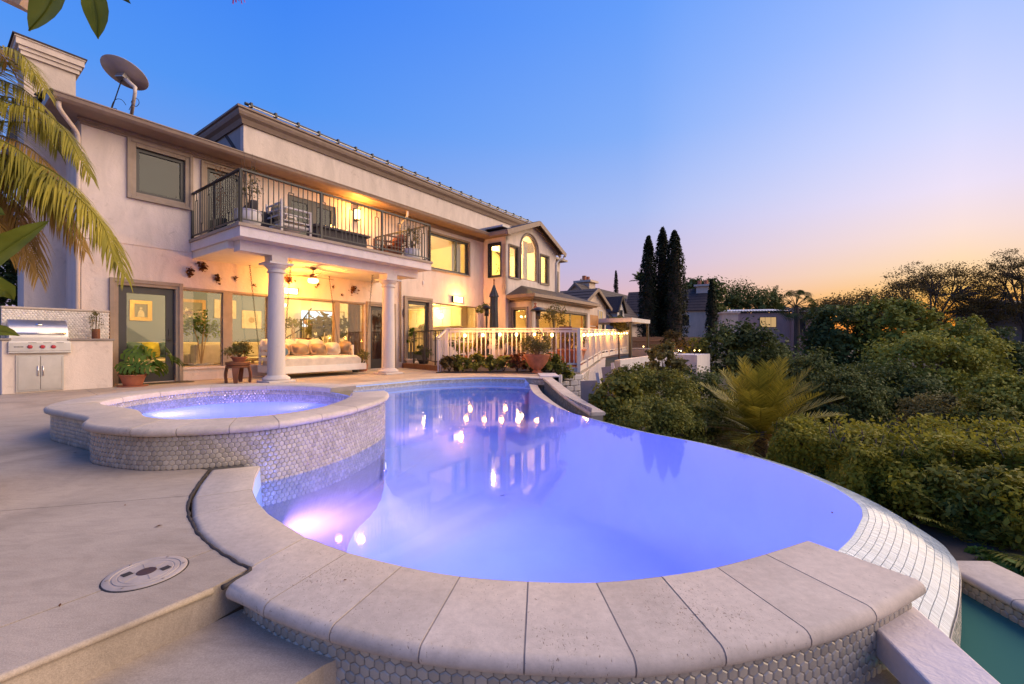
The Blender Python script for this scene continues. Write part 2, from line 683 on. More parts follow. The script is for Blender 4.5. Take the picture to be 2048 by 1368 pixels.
M['bark'] = plain('bark', (0.10, 0.07, 0.05), 0.95, var=0.35, scale=12, bump=0.7, bscale=25)
M['soil'] = plain('soil', (0.06, 0.045, 0.03), 0.95, var=0.4, scale=3, bump=0.5, bscale=20)
M['earth'] = plain('slope_earth', (0.055, 0.05, 0.03), 0.95, var=0.4, scale=0.4, bump=0.4, bscale=4)
M['umbrella'] = plain('umbrella_cloth', (0.035, 0.045, 0.05), 0.9)
M['neigh'] = stucco('neighbour_stucco', (0.68, 0.53, 0.41), 0.12)
M['neigh_white'] = stucco('white_stucco', (0.66, 0.60, 0.56), 0.1)
M['neigh_pink'] = stucco('pink_stucco', (0.60, 0.37, 0.31), 0.12)
M['neigh_grey'] = stucco('grey_stucco', (0.36, 0.30, 0.27), 0.12)
M['bulb'] = emitter('bulb_glow', (1.0, 0.60, 0.20), 14)
M['lampglass'] = emitter('lamp_glass', (1.0, 0.66, 0.26), 8)
M['flame'] = emitter('flame', (1.0, 0.45, 0.10), 14)
M['crystal'] = emitter('tank_glow', (0.85, 0.9, 1.0), 1.6)
M['poollens'] = emitter('pool_lens', (0.85, 0.55, 1.0), 5)
LM = {}
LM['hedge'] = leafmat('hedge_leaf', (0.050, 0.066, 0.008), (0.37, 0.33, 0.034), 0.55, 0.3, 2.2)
LM['shrub'] = leafmat('shrub_leaf', (0.070, 0.084, 0.016), (0.31, 0.29, 0.05), 0.6, 0.25, 1.2)
LM['olive'] = leafmat('olive_leaf', (0.07, 0.07, 0.025), (0.24, 0.20, 0.06), 0.6, 0.25, 1.2)
LM['dark'] = leafmat('dark_leaf', (0.036, 0.054, 0.016), (0.145, 0.17, 0.045), 0.65, 0.2, 0.35)
LM['canyon'] = leafmat('canyon_leaf', (0.10, 0.12, 0.018), (0.40, 0.38, 0.06), 0.65, 0.2, 0.30)
LM['brown'] = leafmat('autumn_leaf', (0.06, 0.045, 0.016), (0.19, 0.125, 0.036), 0.65, 0.3, 0.3)
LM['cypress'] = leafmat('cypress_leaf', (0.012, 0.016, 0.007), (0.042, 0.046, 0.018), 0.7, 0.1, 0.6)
LM['house'] = leafmat('houseplant_leaf', (0.03, 0.075, 0.012), (0.15, 0.23, 0.035), 0.35, 0.25, 3)
LM['big'] = leafmat('broad_leaf', (0.07, 0.10, 0.010), (0.24, 0.26, 0.03), 0.4, 0.35, 6)
LM['palm'] = leafmat('palm_leaf', (0.12, 0.12, 0.010), (0.46, 0.37, 0.045), 0.45, 0.3, 1.5)
LM['palm_dry'] = leafmat('dry_palm_leaf', (0.16, 0.10, 0.015), (0.48, 0.28, 0.06), 0.5, 0.3, 3)
LM['deadleaf'] = leafmat('rust_leaf', (0.09, 0.03, 0.015), (0.22, 0.09, 0.03), 0.6, 0.2, 3)
LM['flower'] = leafmat('petal', (0.55, 0.40, 0.30), (0.85, 0.75, 0.60), 0.6, 0.3, 5)
LM['magenta'] = leafmat('magenta_petal', (0.35, 0.02, 0.16), (0.65, 0.06, 0.32), 0.6, 0.3, 5)


# ------------------------------------------------------------------ leaves
def leaf_mesh(name, C, size, mat, up=0.35, aspect=0.5, jit=0.35, tone=None, out=None, parent=None, kind=None, fold=0.18):
    """many small leaf blades (one folded diamond each) at the points C; out = outward directions"""
    C = np.asarray(C, float)
    n = len(C)
    nrm = RNG.normal(size=(n, 3))
    if out is not None:
        nrm = nrm * 0.75 + np.asarray(out) * 1.0
    nrm[:, 2] += up
    nrm /= np.linalg.norm(nrm, axis=1)[:, None] + 1e-9
    d = RNG.normal(size=(n, 3))
    d -= nrm * np.sum(d * nrm, axis=1)[:, None]
    d /= np.linalg.norm(d, axis=1)[:, None] + 1e-9
    s = np.cross(nrm, d)
    L = (np.asarray(size) * (1 + jit * RNG.uniform(-1, 1, n)))[:, None]
    w = L * aspect * 0.5
    V = np.empty((n, 4, 3))
    V[:, 0] = C - d * L * 0.5
    V[:, 1] = C + s * w + nrm * w * fold * 2 - d * L * 0.05
    V[:, 2] = C + d * L * 0.5
    V[:, 3] = C - s * w + nrm * w * fold * 2 - d * L * 0.05
    F = np.arange(n * 4).reshape(n, 4)
    me = bpy.data.meshes.new(name)
    me.vertices.add(n * 4)
    me.vertices.foreach_set('co', V.reshape(-1))
    me.loops.add(n * 4)
    me.loops.foreach_set('vertex_index', F.reshape(-1).astype(np.int32))
    me.polygons.add(n)
    me.polygons.foreach_set('loop_start', np.arange(0, n * 4, 4, dtype=np.int32))
    me.polygons.foreach_set('loop_total', np.full(n, 4, dtype=np.int32))
    a = me.attributes.new('tone', 'FLOAT', 'FACE')
    tn = RNG.uniform(0, 1, n) if tone is None else np.clip(np.asarray(tone) + RNG.uniform(-0.25, 0.25, n), 0, 1)
    a.data.foreach_set('value', tn.astype(np.float32))
    me.materials.append(mat)
    me.update(calc_edges=True)
    me.validate()
    o = bpy.data.objects.new(name, me)
    COL.objects.link(o)
    if parent:
        o.parent = parent
    if kind:
        o['kind'] = kind
    return o


def clumps(n_cl, per, R, c=(0, 0, 0), shell=0.55, cl=0.28, flat=0.8, seed=0, low=-0.5):
    """leaf points gathered in clumps over an ellipsoid R; returns points, outward directions, tones"""
    g = np.random.default_rng(seed)
    R = np.asarray(R, float)
    D = g.normal(size=(n_cl * 4, 3))
    D /= np.linalg.norm(D, axis=1)[:, None]
    D = D[D[:, 2] > low][:n_cl]
    rad = shell + (1 - shell) * g.uniform(0, 1, len(D)) ** 0.6
    rad *= 1 + 0.10 * np.sin(D[:, 0] * 5 + seed) * np.cos(D[:, 1] * 4)
    CC = D * rad[:, None] * R
    P, O, T = [], [], []
    for k in range(len(CC)):
        m = int(per * g.uniform(0.6, 1.4))
        sz = cl * R.mean() * g.uniform(0.6, 1.3)
        q = g.normal(size=(m, 3)) * sz * np.array([1, 1, flat]) * 0.55
        P.append(CC[k] + q)
        O.append(np.tile(D[k], (m, 1)) * 0.6 + q / (sz + 1e-6) * 0.5)
        T.append(np.full(m, g.uniform(0.1, 0.9)))
    return np.concatenate(P) + np.asarray(c), np.concatenate(O), np.concatenate(T)
# ================================================================== GROUND
def sstep(a, b, x):
    t = np.clip((x - a) / (b - a), 0, 1)
    return t * t * (3 - 2 * t)


EDGE_Y = np.array([-50, 0.5, 2.0, 3.2, 4.4, 5.3, 6.2, 10.5, 11.6, 21.5, 26, 30, 60, 4000.0])
EDGE_X = np.array([2.9, 2.9, 2.9, 2.95, 2.6, 2.0, 1.45, 1.2, 2.0, 4.4, 7.2, 9.0, 22, 1500.0])


def terr(x, y):
    x, y = np.asarray(x, float), np.asarray(y, float)
    s = x - np.interp(y, EDGE_Y, EDGE_X)
    d = np.sqrt(x * x + y * y)
    ang = x / np.maximum(np.abs(y), 0.5)
    near = -2.3 + sstep(-0.15, 0.35, s) * 1.55
    far = -0.75 - 0.16 * np.clip(s, 0, 6) * (1 - sstep(18, 30, d))
    can = sstep(0.43, 0.75, ang) * sstep(6, 20, d) * (1 - sstep(44, 80, d)) * 6.0
    h = np.where(s < 0.35, near, far - can)
    lft = np.where(y > 17, -2.3 + sstep(17, 34, y) * 2.0, -2.3)
    h = np.where((s < -0.15) & (y > 17), lft, h)
    h = np.where(d > 90, np.maximum(h, -0.6), h)
    return h + 0.0


def ground_mesh():
    xs = np.concatenate([[-2500, -800, -300, -120, -60], np.arange(-30, 3.2, 1.6), np.arange(1.0, 12, 0.28), np.arange(12, 60, 1.6), [70, 90, 120, 180, 300, 800, 2500]])
    xs = np.unique(np.round(xs, 3))
    ys = np.concatenate([[-300, -60, -20], np.arange(-8, 16, 0.4), np.arange(16, 100, 1.6), [120, 160, 240, 400, 900, 3000]])
    X, Y = np.meshgrid(xs, ys)
    Z = terr(X, Y)
    n, m = X.shape
    idx = np.arange(n * m).reshape(n, m)
    f = np.stack([idx[:-1, :-1], idx[:-1, 1:], idx[1:, 1:], idx[1:, :-1]], -1).reshape(-1, 4)
    me = bpy.data.meshes.new('ground')
    me.from_pydata(np.stack([X, Y, Z], -1).reshape(-1, 3).tolist(), [], f.tolist())
    me.materials.append(M['earth'])
    o = bpy.data.objects.new('ground', me)
    COL.objects.link(o)
    tag(o, kind='structure')


ground_mesh()


# ================================================================== POOL DECK
def xy(v):
    return (v[0], v[1])


def clip_half(poly, p, d, side):
    nx, ny = -d[1] * side, d[0] * side
    f = lambda q: (q[0] - p[0]) * nx + (q[1] - p[1]) * ny
    out = []
    for i in range(len(poly)):
        a, b = poly[i], poly[(i + 1) % len(poly)]
        fa, fb = f(a), f(b)
        if fa >= 0:
            out.append(a)
        if (fa >= 0) != (fb >= 0):
            t = fa / (fa - fb)
            out.append((a[0] + (b[0] - a[0]) * t, a[1] + (b[1] - a[1]) * t))
    return out


SPA_IN = [(-2.73, 3.40), (-2.45, 3.39), (-2.21, 3.46), (-2.0, 3.58), (-1.86, 3.78), (-1.77, 4.14), (-1.80, 4.69), (-1.92, 5.11), (-2.37, 5.61), (-2.8, 5.86),
          (-3.4, 5.95), (-4.02, 5.73), (-4.25, 5.2), (-4.25, 4.7), (-4.11, 4.3), (-3.74, 4.06), (-3.36, 3.86), (-3.0, 3.53)]
SPA_OUT = [(-2.64, 2.97), (-2.33, 2.98), (-2.02, 3.07), (-1.76, 3.25), (-1.57, 3.56), (-1.43, 3.98), (-1.37, 4.66), (-1.57, 5.35), (-2.15, 5.95), (-2.75, 6.28),
           (-3.4, 6.35), (-4.25, 6.1), (-4.65, 5.3), (-4.66, 4.6), (-4.36, 4.0), (-3.87, 3.70), (-3.42, 3.45), (-3.14, 3.15)]
FAR = [(-3.5, 7.2), (-3.54, 8.6), (-3.39, 9.0), (-2.78, 9.8), (-2.04, 10.7), (-0.73, 11.22), (0.43, 10.95)]
RIM = [(0.43, 10.88), (0.45, 8.85), (0.72, 7.0), (1.03, 6.02), (1.48, 5.1), (1.98, 4.42), (2.27, 3.73), (2.33, 3.19), (2.26, 2.83), (2.15, 2.64), (2.01, 2.49), (1.82, 2.31), (1.62, 2.15)]
WATER_Z = -0.15

JOINT = [gp(449, 1174), gp(504, 1140), gp(480, 1127), gp(433, 1098), gp(395.5, 1062), gp(380, 1027), gp(384, 991), gp(420, 940)]
deck_poly = [(p.x - 0.022, p.y + 0.006) for p in JOINT]
deck_poly[0] = (deck_poly[0][0] - 0.02, deck_poly[0][1] - 0.01)
mid = [((a[0] + b[0] * 3) / 4, (a[1] + b[1] * 3) / 4) for a, b in zip(SPA_IN, SPA_OUT)]
deck_poly += [mid[1], mid[0]] + [mid[i] for i in range(17, 9, -1)]
deck_poly += [(-3.85, 7.2), (-3.90, 8.7), (-3.70, 9.2), (-3.06, 10.05), (-2.26, 11.0), (-0.8, 11.56), (0.5, 11.27), (0.98, 11.0), (1.2, 11.0), (1.2, 12.3)]
deck_poly += [xy(HP(-0.05, 11)), xy(HP(-0.05, -1.62)), xy(HP(-3, -1.62)), xy(HP(-3, -6)), (-14, 4), (-12, -2), (-3.4, -1.6), (-2.25, -0.05)]
JL = []
for a, b in ((gp(0, 1022), gp(384, 991)), (gp(0, 1255), gp(205, 1180)), (gp(175.6, 781), gp(192, 788.6))):
    d = (b - a).normalized()
    JL.append((a, d))
pieces = [deck_poly]
for p, d in JL:
    nxt = []
    for q in pieces:
        for s in (1, -1):
            o = (p.x - d.y * s * 0.003, p.y + d.x * s * 0.003)
            r = clip_half(q, o, d, s)
            if len(r) > 2:
                nxt.append(r)
    pieces = nxt


def area(p):
    return abs(sum(p[i][0] * p[(i + 1) % len(p)][1] - p[(i + 1) % len(p)][0] * p[i][1] for i in range(len(p)))) / 2


deck = thing('pool_deck', None, None, kind='structure')
for q in pieces:
    if area(q) > 0.02:
        b = MB().prism(q, -0.13, 0.0)
        b.build('deck_slab', M['deck'], deck, bevel=0.0)
me = MB()
me.add([(x, y, -0.007) for x, y in deck_poly], [tuple(range(len(deck_poly)))])
me.build('joint_filler', M['mastic'], deck)
# rounded lip along the deck's step edge
lip0, lip1 = Vector((deck_poly[0][0], deck_poly[0][1], -0.012)), Vector((-2.25, -0.05, -0.012))
MB().tube(resample([lip0, lip1], 0.2), 0.013, 8).build('edge_lip', M['deck'], deck, smooth=True)
MB().prism([(-1.04, 1.66), (-0.5, 1.45), (-0.60, 1.37), (-1.62, 0.0), (-1.9, -0.5), (-2.6, -0.5), (-2.27, -0.08)], -0.28, -0.13).build('step', M['deck'], deck)
MB().prism([(-0.75, 1.50), (0, 1.4), (1.35, 1.55), (1.2, -1.2), (-2.6, -1.2), (-1.9, -0.5), (-1.60, 0.0), (-0.585, 1.365)], -0.42, -0.28).build('lower_terrace', M['deck'], deck)
# the black sealant bead between deck and coping
for i in range(len(JOINT) - 1):
    a, b2 = JOINT[i], JOINT[i + 1]
jb = [Vector((p.x - 0.010, p.y + 0.003, -0.004)) for p in JOINT]
jb = resample(spline(jb, 5), 0.02)
sb = MB()
for k in range(len(jb) - 1):
    pass
jb = [p + Vector((mnoise.noise(p * 14) * 0.006, mnoise.noise(p * 17 + Vector((3, 1, 0))) * 0.005, 0)) for p in jb]
sb.tube(jb, [0.009 + 0.004 * mnoise.noise(p * 25) for p in jb], 6)
sb.build('sealant', M['mastic'], deck, smooth=True)


# ================================================================== COPING, TILES
def coping(name, inner, outer, z, th, mat, parent, trim=0.003, R=None, inset=0.0, ri=0.012, label=None):
    inner = [Vector((p[0], p[1], 0)) for p in inner]
    outer = [Vector((p[0], p[1], 0)) for p in outer]
    if trim:
        for A in (inner, outer):
            d0, d1 = (A[1] - A[0]), (A[-2] - A[-1])
            A[0] = A[0] + d0.normalized() * min(trim, d0.length * .4)
            A[-1] = A[-1] + d1.normalized() * min(trim, d1.length * .4)
    R = R or th / 2
    rings = []
    for p, q in zip(inner, outer):
        L = (q - p).length
        e = (q - p) / L
        prof = [(0, -th), (0, -ri), (ri * 0.3, -ri * 0.3), (ri, 0), (L * 0.5, 0)]
        for k in range(8):
            a = pi / 2 - pi * k / 7
            prof.append((L - R + (R - inset) * cos(a), -R + (R - inset) * sin(a)))
        if inset:
            prof = [(max(s, inset), max(min(h, -inset), -th + inset)) for s, h in prof]
        rings.append([p + e * s + Vector((0, 0, z + h)) for s, h in prof])
    b = MB().rings(rings, True, True)
    o = b.build(name, mat, parent, auto=0.6)
    if label:
        o['label'] = label
    return o


def hex_mesh():
    vs, fs = [], []
    for r, z in ((0.0203, -0.003), (0.0203, 0.001), (0.0160, 0.0042)):
        for k in range(6):
            a = pi / 3 * k + pi / 6
            vs.append((r * cos(a), r * sin(a), z))
    vs.append((0, 0, 0.0052))
    for q in range(2):
        for k in range(6):
            j = (k + 1) % 6
            fs.append((q * 6 + k, q * 6 + j, q * 6 + 6 + j, q * 6 + 6 + k))
    for k in range(6):
        fs.append((12 + k, 12 + (k + 1) % 6, 18))
    return vs, fs


HEXV, HEXF = hex_mesh()
HEX_ME = bpy.data.meshes.new('hex_tile')
HEX_ME.from_pydata(HEXV, [], HEXF)
HEX_ME.materials.append(M['hex'])


def hex_wall(path, zt, zb, parent, single=300, flip=1, pitch=0.0365, jitter=0.05, zb_fn=None):
    """small domed hexagon tiles in staggered rows on an upright wall that follows path; the ones nearest the camera are single objects"""
    mats = []
    rows = 0
    z = zt - pitch * 0.55
    base = resample(path, pitch)
    sc = pitch / 0.0365
    while z > zb + pitch * 0.2:
        pts = base if rows % 2 == 0 else [(a + b) / 2 for a, b in zip(base, base[1:])]
        for i in range(len(pts)):
            p = pts[i]
            t = (pts[min(i + 1, len(pts) - 1)] - pts[max(i - 1, 0)]).normalized()
            n = Vector((-t.y, t.x, 0)) * flip
            n = (n + Vector((random.uniform(-1, 1), random.uniform(-1, 1), random.uniform(-1, 1))) * jitter).normalized()
            up = Vector((0, 0, 1))
            s = up.cross(n).normalized()
            up = n.cross(s)
            X = Matrix(((s.x, up.x, n.x, p.x), (s.y, up.y, n.y, p.y), (s.z, up.z, n.z, z), (0, 0, 0, 1))) @ Matrix.Scale(sc, 4)
            if zb_fn is None or z > zb_fn(p):
                mats.append(X)
        rows += 1
        z -= pitch * 0.866
    eye = Vector((0, 0, EYE))
    mats.sort(key=lambda X: (X.translation - eye).length)
    for X in mats[:single]:
        o = bpy.data.objects.new('hex_tile', HEX_ME)
        COL.objects.link(o)
        o.parent = parent
        o.matrix_local = X
    rest = mats[single:]
    if rest:
        b = MB()
        for X in rest:
            b.add(HEXV, HEXF, X)
        me = bpy.data.meshes.new('hex_tiling')
        me.from_pydata([tuple(p) for p in b.v], [], b.f)
        me.materials.append(M['hex'])
        o = bpy.data.objects.new('hex_tiling', me)
        COL.objects.link(o)
        o.parent = parent
        o['kind'] = 'stuff'


def wall_strip(path, z0, z1, back=0.08, flip=1):
    """an upright band of wall with a little thickness behind its face"""
    b = MB()
    rings = []
    for i, p in enumerate(path):
        t = (path[min(i + 1, len(path) - 1)] - path[max(i - 1, 0)]).normalized()
        n = Vector((-t.y, t.x, 0)) * flip
        q = p - n * back
        rings.append([(p.x, p.y, z0), (p.x, p.y, z1), (q.x, q.y, z1), (q.x, q.y, z0)])
    b.rings(rings, True, True)
    return b


V3 = lambda p, z=0.0: Vector((p[0], p[1], z))
pool = thing('swimming_pool', 'freeform swimming pool glowing violet, with pale stone coping and a vanishing edge', 'swimming pool', (0, 0, 0))

# --- near coping, stone by stone: (inner edge, outer edge) at every joint
g0 = lambda x, y, z=0.0: xy(gp(x, y, z))
J_IN = [g0(520, 931), g0(505, 978), g0(516, 1003), g0(613, 1073), g0(697, 1103), g0(806, 1130), g0(921.5, 1150), g0(1056, 1160), g0(1191, 1162), g0(1321, 1150), g0(1431, 1132), g0(1528, 1106), g0(1613, 1079)]
J_OUT = [g0(420, 940), g0(383, 995), g0(383, 1032), g0(498, 1136), g0(526, 1226, -.03), g0(658, 1276, -.03), g0(836.6, 1318, -.03), g0(1048, 1340, -.03), g0(1273, 1346, -.03), g0(1453, 1323, -.03), g0(1624, 1286, -.03), g0(1754, 1237, -.03), g0(1853, 1180, -.03)]
MIDI = {2: [g0(538, 1027), g0(573, 1049)], 1: [], 0: [g0(510, 951)]}
MIDO = {2: [g0(395.5, 1062), g0(433, 1098)], 1: [], 0: [g0(398, 968)]}


def arc_pts(P, i, n=3):
    # points between joint i and i+1 on the smooth curve through the joints
    a, b, c, d = P[max(i - 1, 0)], P[i], P[i + 1], P[min(i + 2, len(P) - 1)]
    s = spline([V3(a), V3(b), V3(c), V3(d)], n)
    return s[n:2 * n + 1]


all_in, all_out = [], []
for i in range(len(J_IN) - 1):
    if i == 3:
        pin = [V3(J_IN[3]), V3(g0(650, 1086)), V3(J_IN[4])]
        pout = [V3(J_OUT[3]), gp(449, 1177, -.03), V3(J_OUT[4])]
        pin = [V3(J_IN[3]), V3(g0(632, 1079)), V3(g0(660, 1090)), V3(J_IN[4])]
        pout = [V3(J_OUT[3]), gp(451, 1172), gp(487, 1204, -.03), V3(J_OUT[4])]
    elif i in MIDI:
        pin = [V3(J_IN[i])] + [V3(p) for p in MIDI[i]] + [V3(J_IN[i + 1])]
        pout = [V3(J_OUT[i])] + [V3(p) for p in MIDO[i]] + [V3(J_OUT[i + 1])]
    else:
        lo = 4 if i >= 4 else 0
        pin = arc_pts(J_IN[lo:], i - lo)
        pout = arc_pts(J_OUT[lo:], i - lo)
    for p in pin + pout:
        p.z = 0
    coping('coping_stone', pin, pout, random.uniform(-0.0012, 0.0008), 0.06, M['trav'], pool)
    all_in += pin if i == 0 else pin[1:]
    all_out += pout if i == 0 else pout[1:]
coping('mortar', all_in, all_out, 0.0, 0.06, M['grout'], pool, trim=0.0, inset=0.0028)

# --- far coping
far_in = resample(spline([V3(p) for p in [(-3.2, 6.35)] + FAR + [(0.84, 10.7)]], 6), 0.12)
far_n = []
for i, p in enumerate(far_in):
    t = (far_in[min(i + 1, len(far_in) - 1)] - far_in[max(i - 1, 0)]).normalized()
    far_n.append(p + Vector((-t.y, t.x, 0)) * 0.34)
k = 0
while k < len(far_in) - 1:
    e = min(k + 3, len(far_in) - 1)
    if e - k >= 1:
        # nose towards the water
        coping('coping_stone', far_n[k:e + 1], far_in[k:e + 1], random.uniform(0.001, 0.003), 0.05, M['trav'], pool)
    k = e
coping('mortar', far_n, far_in, 0.002, 0.05, M['grout'], pool, trim=0, inset=0.003)

# --- shell: outline of the water
outline = [V3(p) for p in J_IN[:1]]
near_edge = [p.copy() for p in all_in]
spa_side = [V3(SPA_OUT[i]) for i in (9, 8, 7, 6, 5, 4, 3)]
spa_side_s = spline([V3(((a[0] * 3 + b[0]) / 4, (a[1] * 3 + b[1]) / 4)) for a, b in [(SPA_OUT[i], SPA_IN[i]) for i in (10, 9, 8, 7, 6, 5, 4, 3, 2)]], 4)
rim = resample(spline([V3(p) for p in RIM], 8), 0.06)
rim_r = rim[::-1]
far_r = [p for p in far_in if p.x < 0.43][::-1]
outline = near_edge + rim_r + far_r + spa_side_s
op = [(p.x, p.y) for p in outline]
wb = MB().add([(x, y, WATER_Z) for x, y in op], [tuple(range(len(op)))])
wat = wb.build('pool_water', M['water'])
tag(wat, kind='structure')
fb = MB()
nO = len(outline)
FLOOR = -1.35


def wall_top(i):
    return -0.03 if i < len(near_edge) else (WATER_Z - 0.002 if i < len(near_edge) + len(rim_r) else -0.03)


vs = [(p.x, p.y, wall_top(i)) for i, p in enumerate(outline)]
cx = sum(p.x for p in outline) / nO
cyy = sum(p.y for p in outline) / nO


def insetp(p, d):
    v = Vector((cx - p.x, cyy - p.y, 0))
    return p + v.normalized() * d


SH = [(0.03, -0.50), (0.08, -0.80), (0.20, -1.03), (0.40, -1.18), (0.70, -1.29), (1.05, FLOOR)]
for d_, z_ in SH:
    vs += [(*insetp(p, d_).xy, z_) for p in outline]
fs = []
for r in range(len(SH)):
    for i in range(nO):
        j = (i + 1) % nO
        fs.append((r * nO + i, r * nO + j, (r + 1) * nO + j, (r + 1) * nO + i))
fs.append(tuple(len(SH) * nO + i for i in range(nO)))
fb.add(vs, fs)
sh = fb.build('basin_shell', M['plaster'], pool, smooth=True)
# two entry steps under water at the far end
st_in = resample(spline([V3(p) for p in FAR[2:]], 6), 0.2)
for kk, (dd, zz) in enumerate(((0.38, -0.36), (0.75, -0.62))):
    off = []
    for i, p in enumerate(st_in):
        t = (st_in[min(i + 1, len(st_in) - 1)] - st_in[max(i - 1, 0)]).normalized()
        off.append(p - Vector((-t.y, t.x, 0)) * dd)
    poly = [xy(p) for p in st_in] + [xy(p) for p in off[::-1]]
    MB().prism(poly, FLOOR, zz).build('underwater_step', M['plaster'], pool)

# --- tile bands
band = [p + (Vector((cx, cyy, 0)) - p).normalized() * 0.004 for p in far_in if p.x < 0.9]
hex_wall(band, -0.052, -0.19, pool, single=0, flip=-1, pitch=0.0365)
front = resample([p for p in all_out if True][0:], 0.05)
fpath = [V3(p) for p in [(-1.045, 1.60)]] + [V3(p) for p in J_OUT[4:]]
fpath = spline(fpath, 5)


def shift(path, d, flip=1):
    out = []
    for i, p in enumerate(path):
        t = (path[min(i + 1, len(path) - 1)] - path[max(i - 1, 0)]).normalized()
        out.append(p + Vector((-t.y, t.x, 0)) * d * flip)
    return out


fwall = shift(fpath, 0.045)
wall_strip(fwall, -0.60, -0.058, 0.10, -1).build('tiled_wall', M['hexgrout'], pool)
hex_wall(fwall, -0.058, -0.40, pool, single=300, flip=-1)

# --- vanishing edge: white mosaic apron rolling over the rim
AP_R = [(1.46, 2.02), (1.62, 2.15), (1.82, 2.31), (2.01, 2.49), (2.15, 2.64), (2.26, 2.83), (2.33, 3.19), (2.27, 3.73), (1.98, 4.42), (1.48, 5.1), (1.03, 6.02)]
AP_Q = [(1.60, 1.58), (1.81, 1.78), (2.06, 1.99), (2.37, 2.28), (2.50, 2.45), (2.60, 2.66), (2.68, 3.14), (2.62, 3.85), (2.30, 4.62), (1.76, 5.32), (1.26, 6.14)]
apr = spline([V3(p) for p in AP_R], 8)
apq = spline([V3(p) for p in AP_Q], 8)
# even steps along the curve
L = [0]
for i in range(1, len(apr)):
    L.append(L[-1] + ((apr[i] - apr[i - 1]).length + (apq[i] - apq[i - 1]).length) / 2)
L = np.array(L)
NROW = 13


def ap_at(s, r):
    a = np.interp(s, L, [p.x for p in apr]), np.interp(s, L, [p.y for p in apr])
    q = np.interp(s, L, [p.x for p in apq]), np.interp(s, L, [p.y for p in apq])
    z = WATER_Z - 0.004 - 0.155 * r ** 1.7
    return Vector((a[0] + (q[0] - a[0]) * r, a[1] + (q[1] - a[1]) * r, z))


vapr = pool
under = [[ap_at(s, r) - Vector((0, 0, 0.006)) for r in np.linspace(0, 1, 10)] + [Vector((*ap_at(s, 1).xy, -1.0)), Vector((*ap_at(s, 0).xy, -1.0))] for s in np.linspace(0, L[-1], 70)]
MB().rings(under, True, True).build('weir_wall', M['mosaic_grout'], pool)
quads = []
step = 0.0135
for i in range(int(L[-1] / step)):
    for r in range(NROW):
        s0, s1 = i * step + 0.0019, (i + 1) * step - 0.0019
        r0, r1 = (r + 0.015) / NROW, (r + 0.985) / NROW
        jz = random.uniform(-0.0006, 0.0006)
        quads.append([ap_at(s0, r0), ap_at(s1, r0), ap_at(s1, r1), ap_at(s0, r1), jz])
eye = Vector((0, 0, EYE))
quads.sort(key=lambda q: (q[0] - eye).length - (0.0 if q[0].y > 1.9 else -1))


def mosaic(b, q):
    up = (q[1] - q[0]).cross(q[3] - q[0]).normalized()
    if up.z < 0:
        up = -up
    c = (q[0] + q[1] + q[2] + q[3]) / 4
    top = [c + (p - c) * 0.96 + up * (0.0018 + q[4]) for p in q[:4]]
    bot = [p - up * 0.003 for p in q[:4]]
    b.add(bot + top, [(4, 5, 6, 7), (0, 1, 5, 4), (1, 2, 6, 5), (2, 3, 7, 6), (3, 0, 4, 7)])


for q in quads[:300]:
    b = MB()
    mosaic(b, q)
    b.build('mosaic_tile', M['mosaic'], pool)
b = MB()
for q in quads[300:]:
    mosaic(b, q)
tag(b.build('mosaic_tiling', M['mosaic'], pool), kind='stuff')
outw = [V3(p) for p in AP_Q[:8]]
outw = shift(spline(outw, 6), 0.004, -1)
hex_wall(outw, -0.325, -0.56, pool, single=0, flip=-1, pitch=0.026)
# narrow rim strip and gutter wall at the far right end of the pool
rimfar = [p for p in rim if p.y > 6.0]
gut = [Vector((p.x + 0.05 + 0.16 * min(1, (p.y - 6) / 2.5), p.y, 0)) for p in rimfar]
MB().rings([[(a.x, a.y, WATER_Z - 0.012), (a.x, a.y, -0.5), (b2.x, b2.y, -0.5), (b2.x, b2.y, WATER_Z - 0.03)] for a, b2 in zip(rimfar, gut)], True, True).build('rim_strip', M['trav'], pool)
pws = [Vector((0.80, 11.0, 0.0)), Vector((0.85, 9.8, -0.01)), Vector((0.90, 8.6, -0.035)), Vector((0.99, 7.4, -0.075)), Vector((1.16, 6.25, -0.125))]
pws = spline(pws, 6)
rings = []
for i, p in enumerate(pws):
    rings.append([(p.x, p.y, -1.2), (p.x, p.y, p.z - 0.05), (p.x + .17, p.y + .03, p.z - 0.05), (p.x + .17, p.y + .03, -1.2)])
MB().rings(rings, True, True).build('gutter_wall', M['hexgrout'], pool)
hex_wall([Vector((p.x - .003, p.y, 0)) for p in pws], -0.055, -0.45, pool, single=0, flip=1, pitch=0.036, zb_fn=None)
for i in range(0, len(pws) - 3, 3):
    seg = pws[i:i + 4]
    bs = MB()
    bs.rings([[(p.x - .03, p.y, p.z - .048), (p.x - .035, p.y, p.z - .02), (p.x - .02, p.y, p.z), (p.x + .20, p.y + .04, p.z), (p.x + .215, p.y + .04, p.z - .02), (p.x + .20, p.y + .04, p.z - .048)]
              for p in ([seg[0].lerp(seg[1], .02)] + seg[1:3] + [seg[3].lerp(seg[2], .02)])], True, True)
    bs.build('coping_stone', M['trav'], pool, auto=0.6)

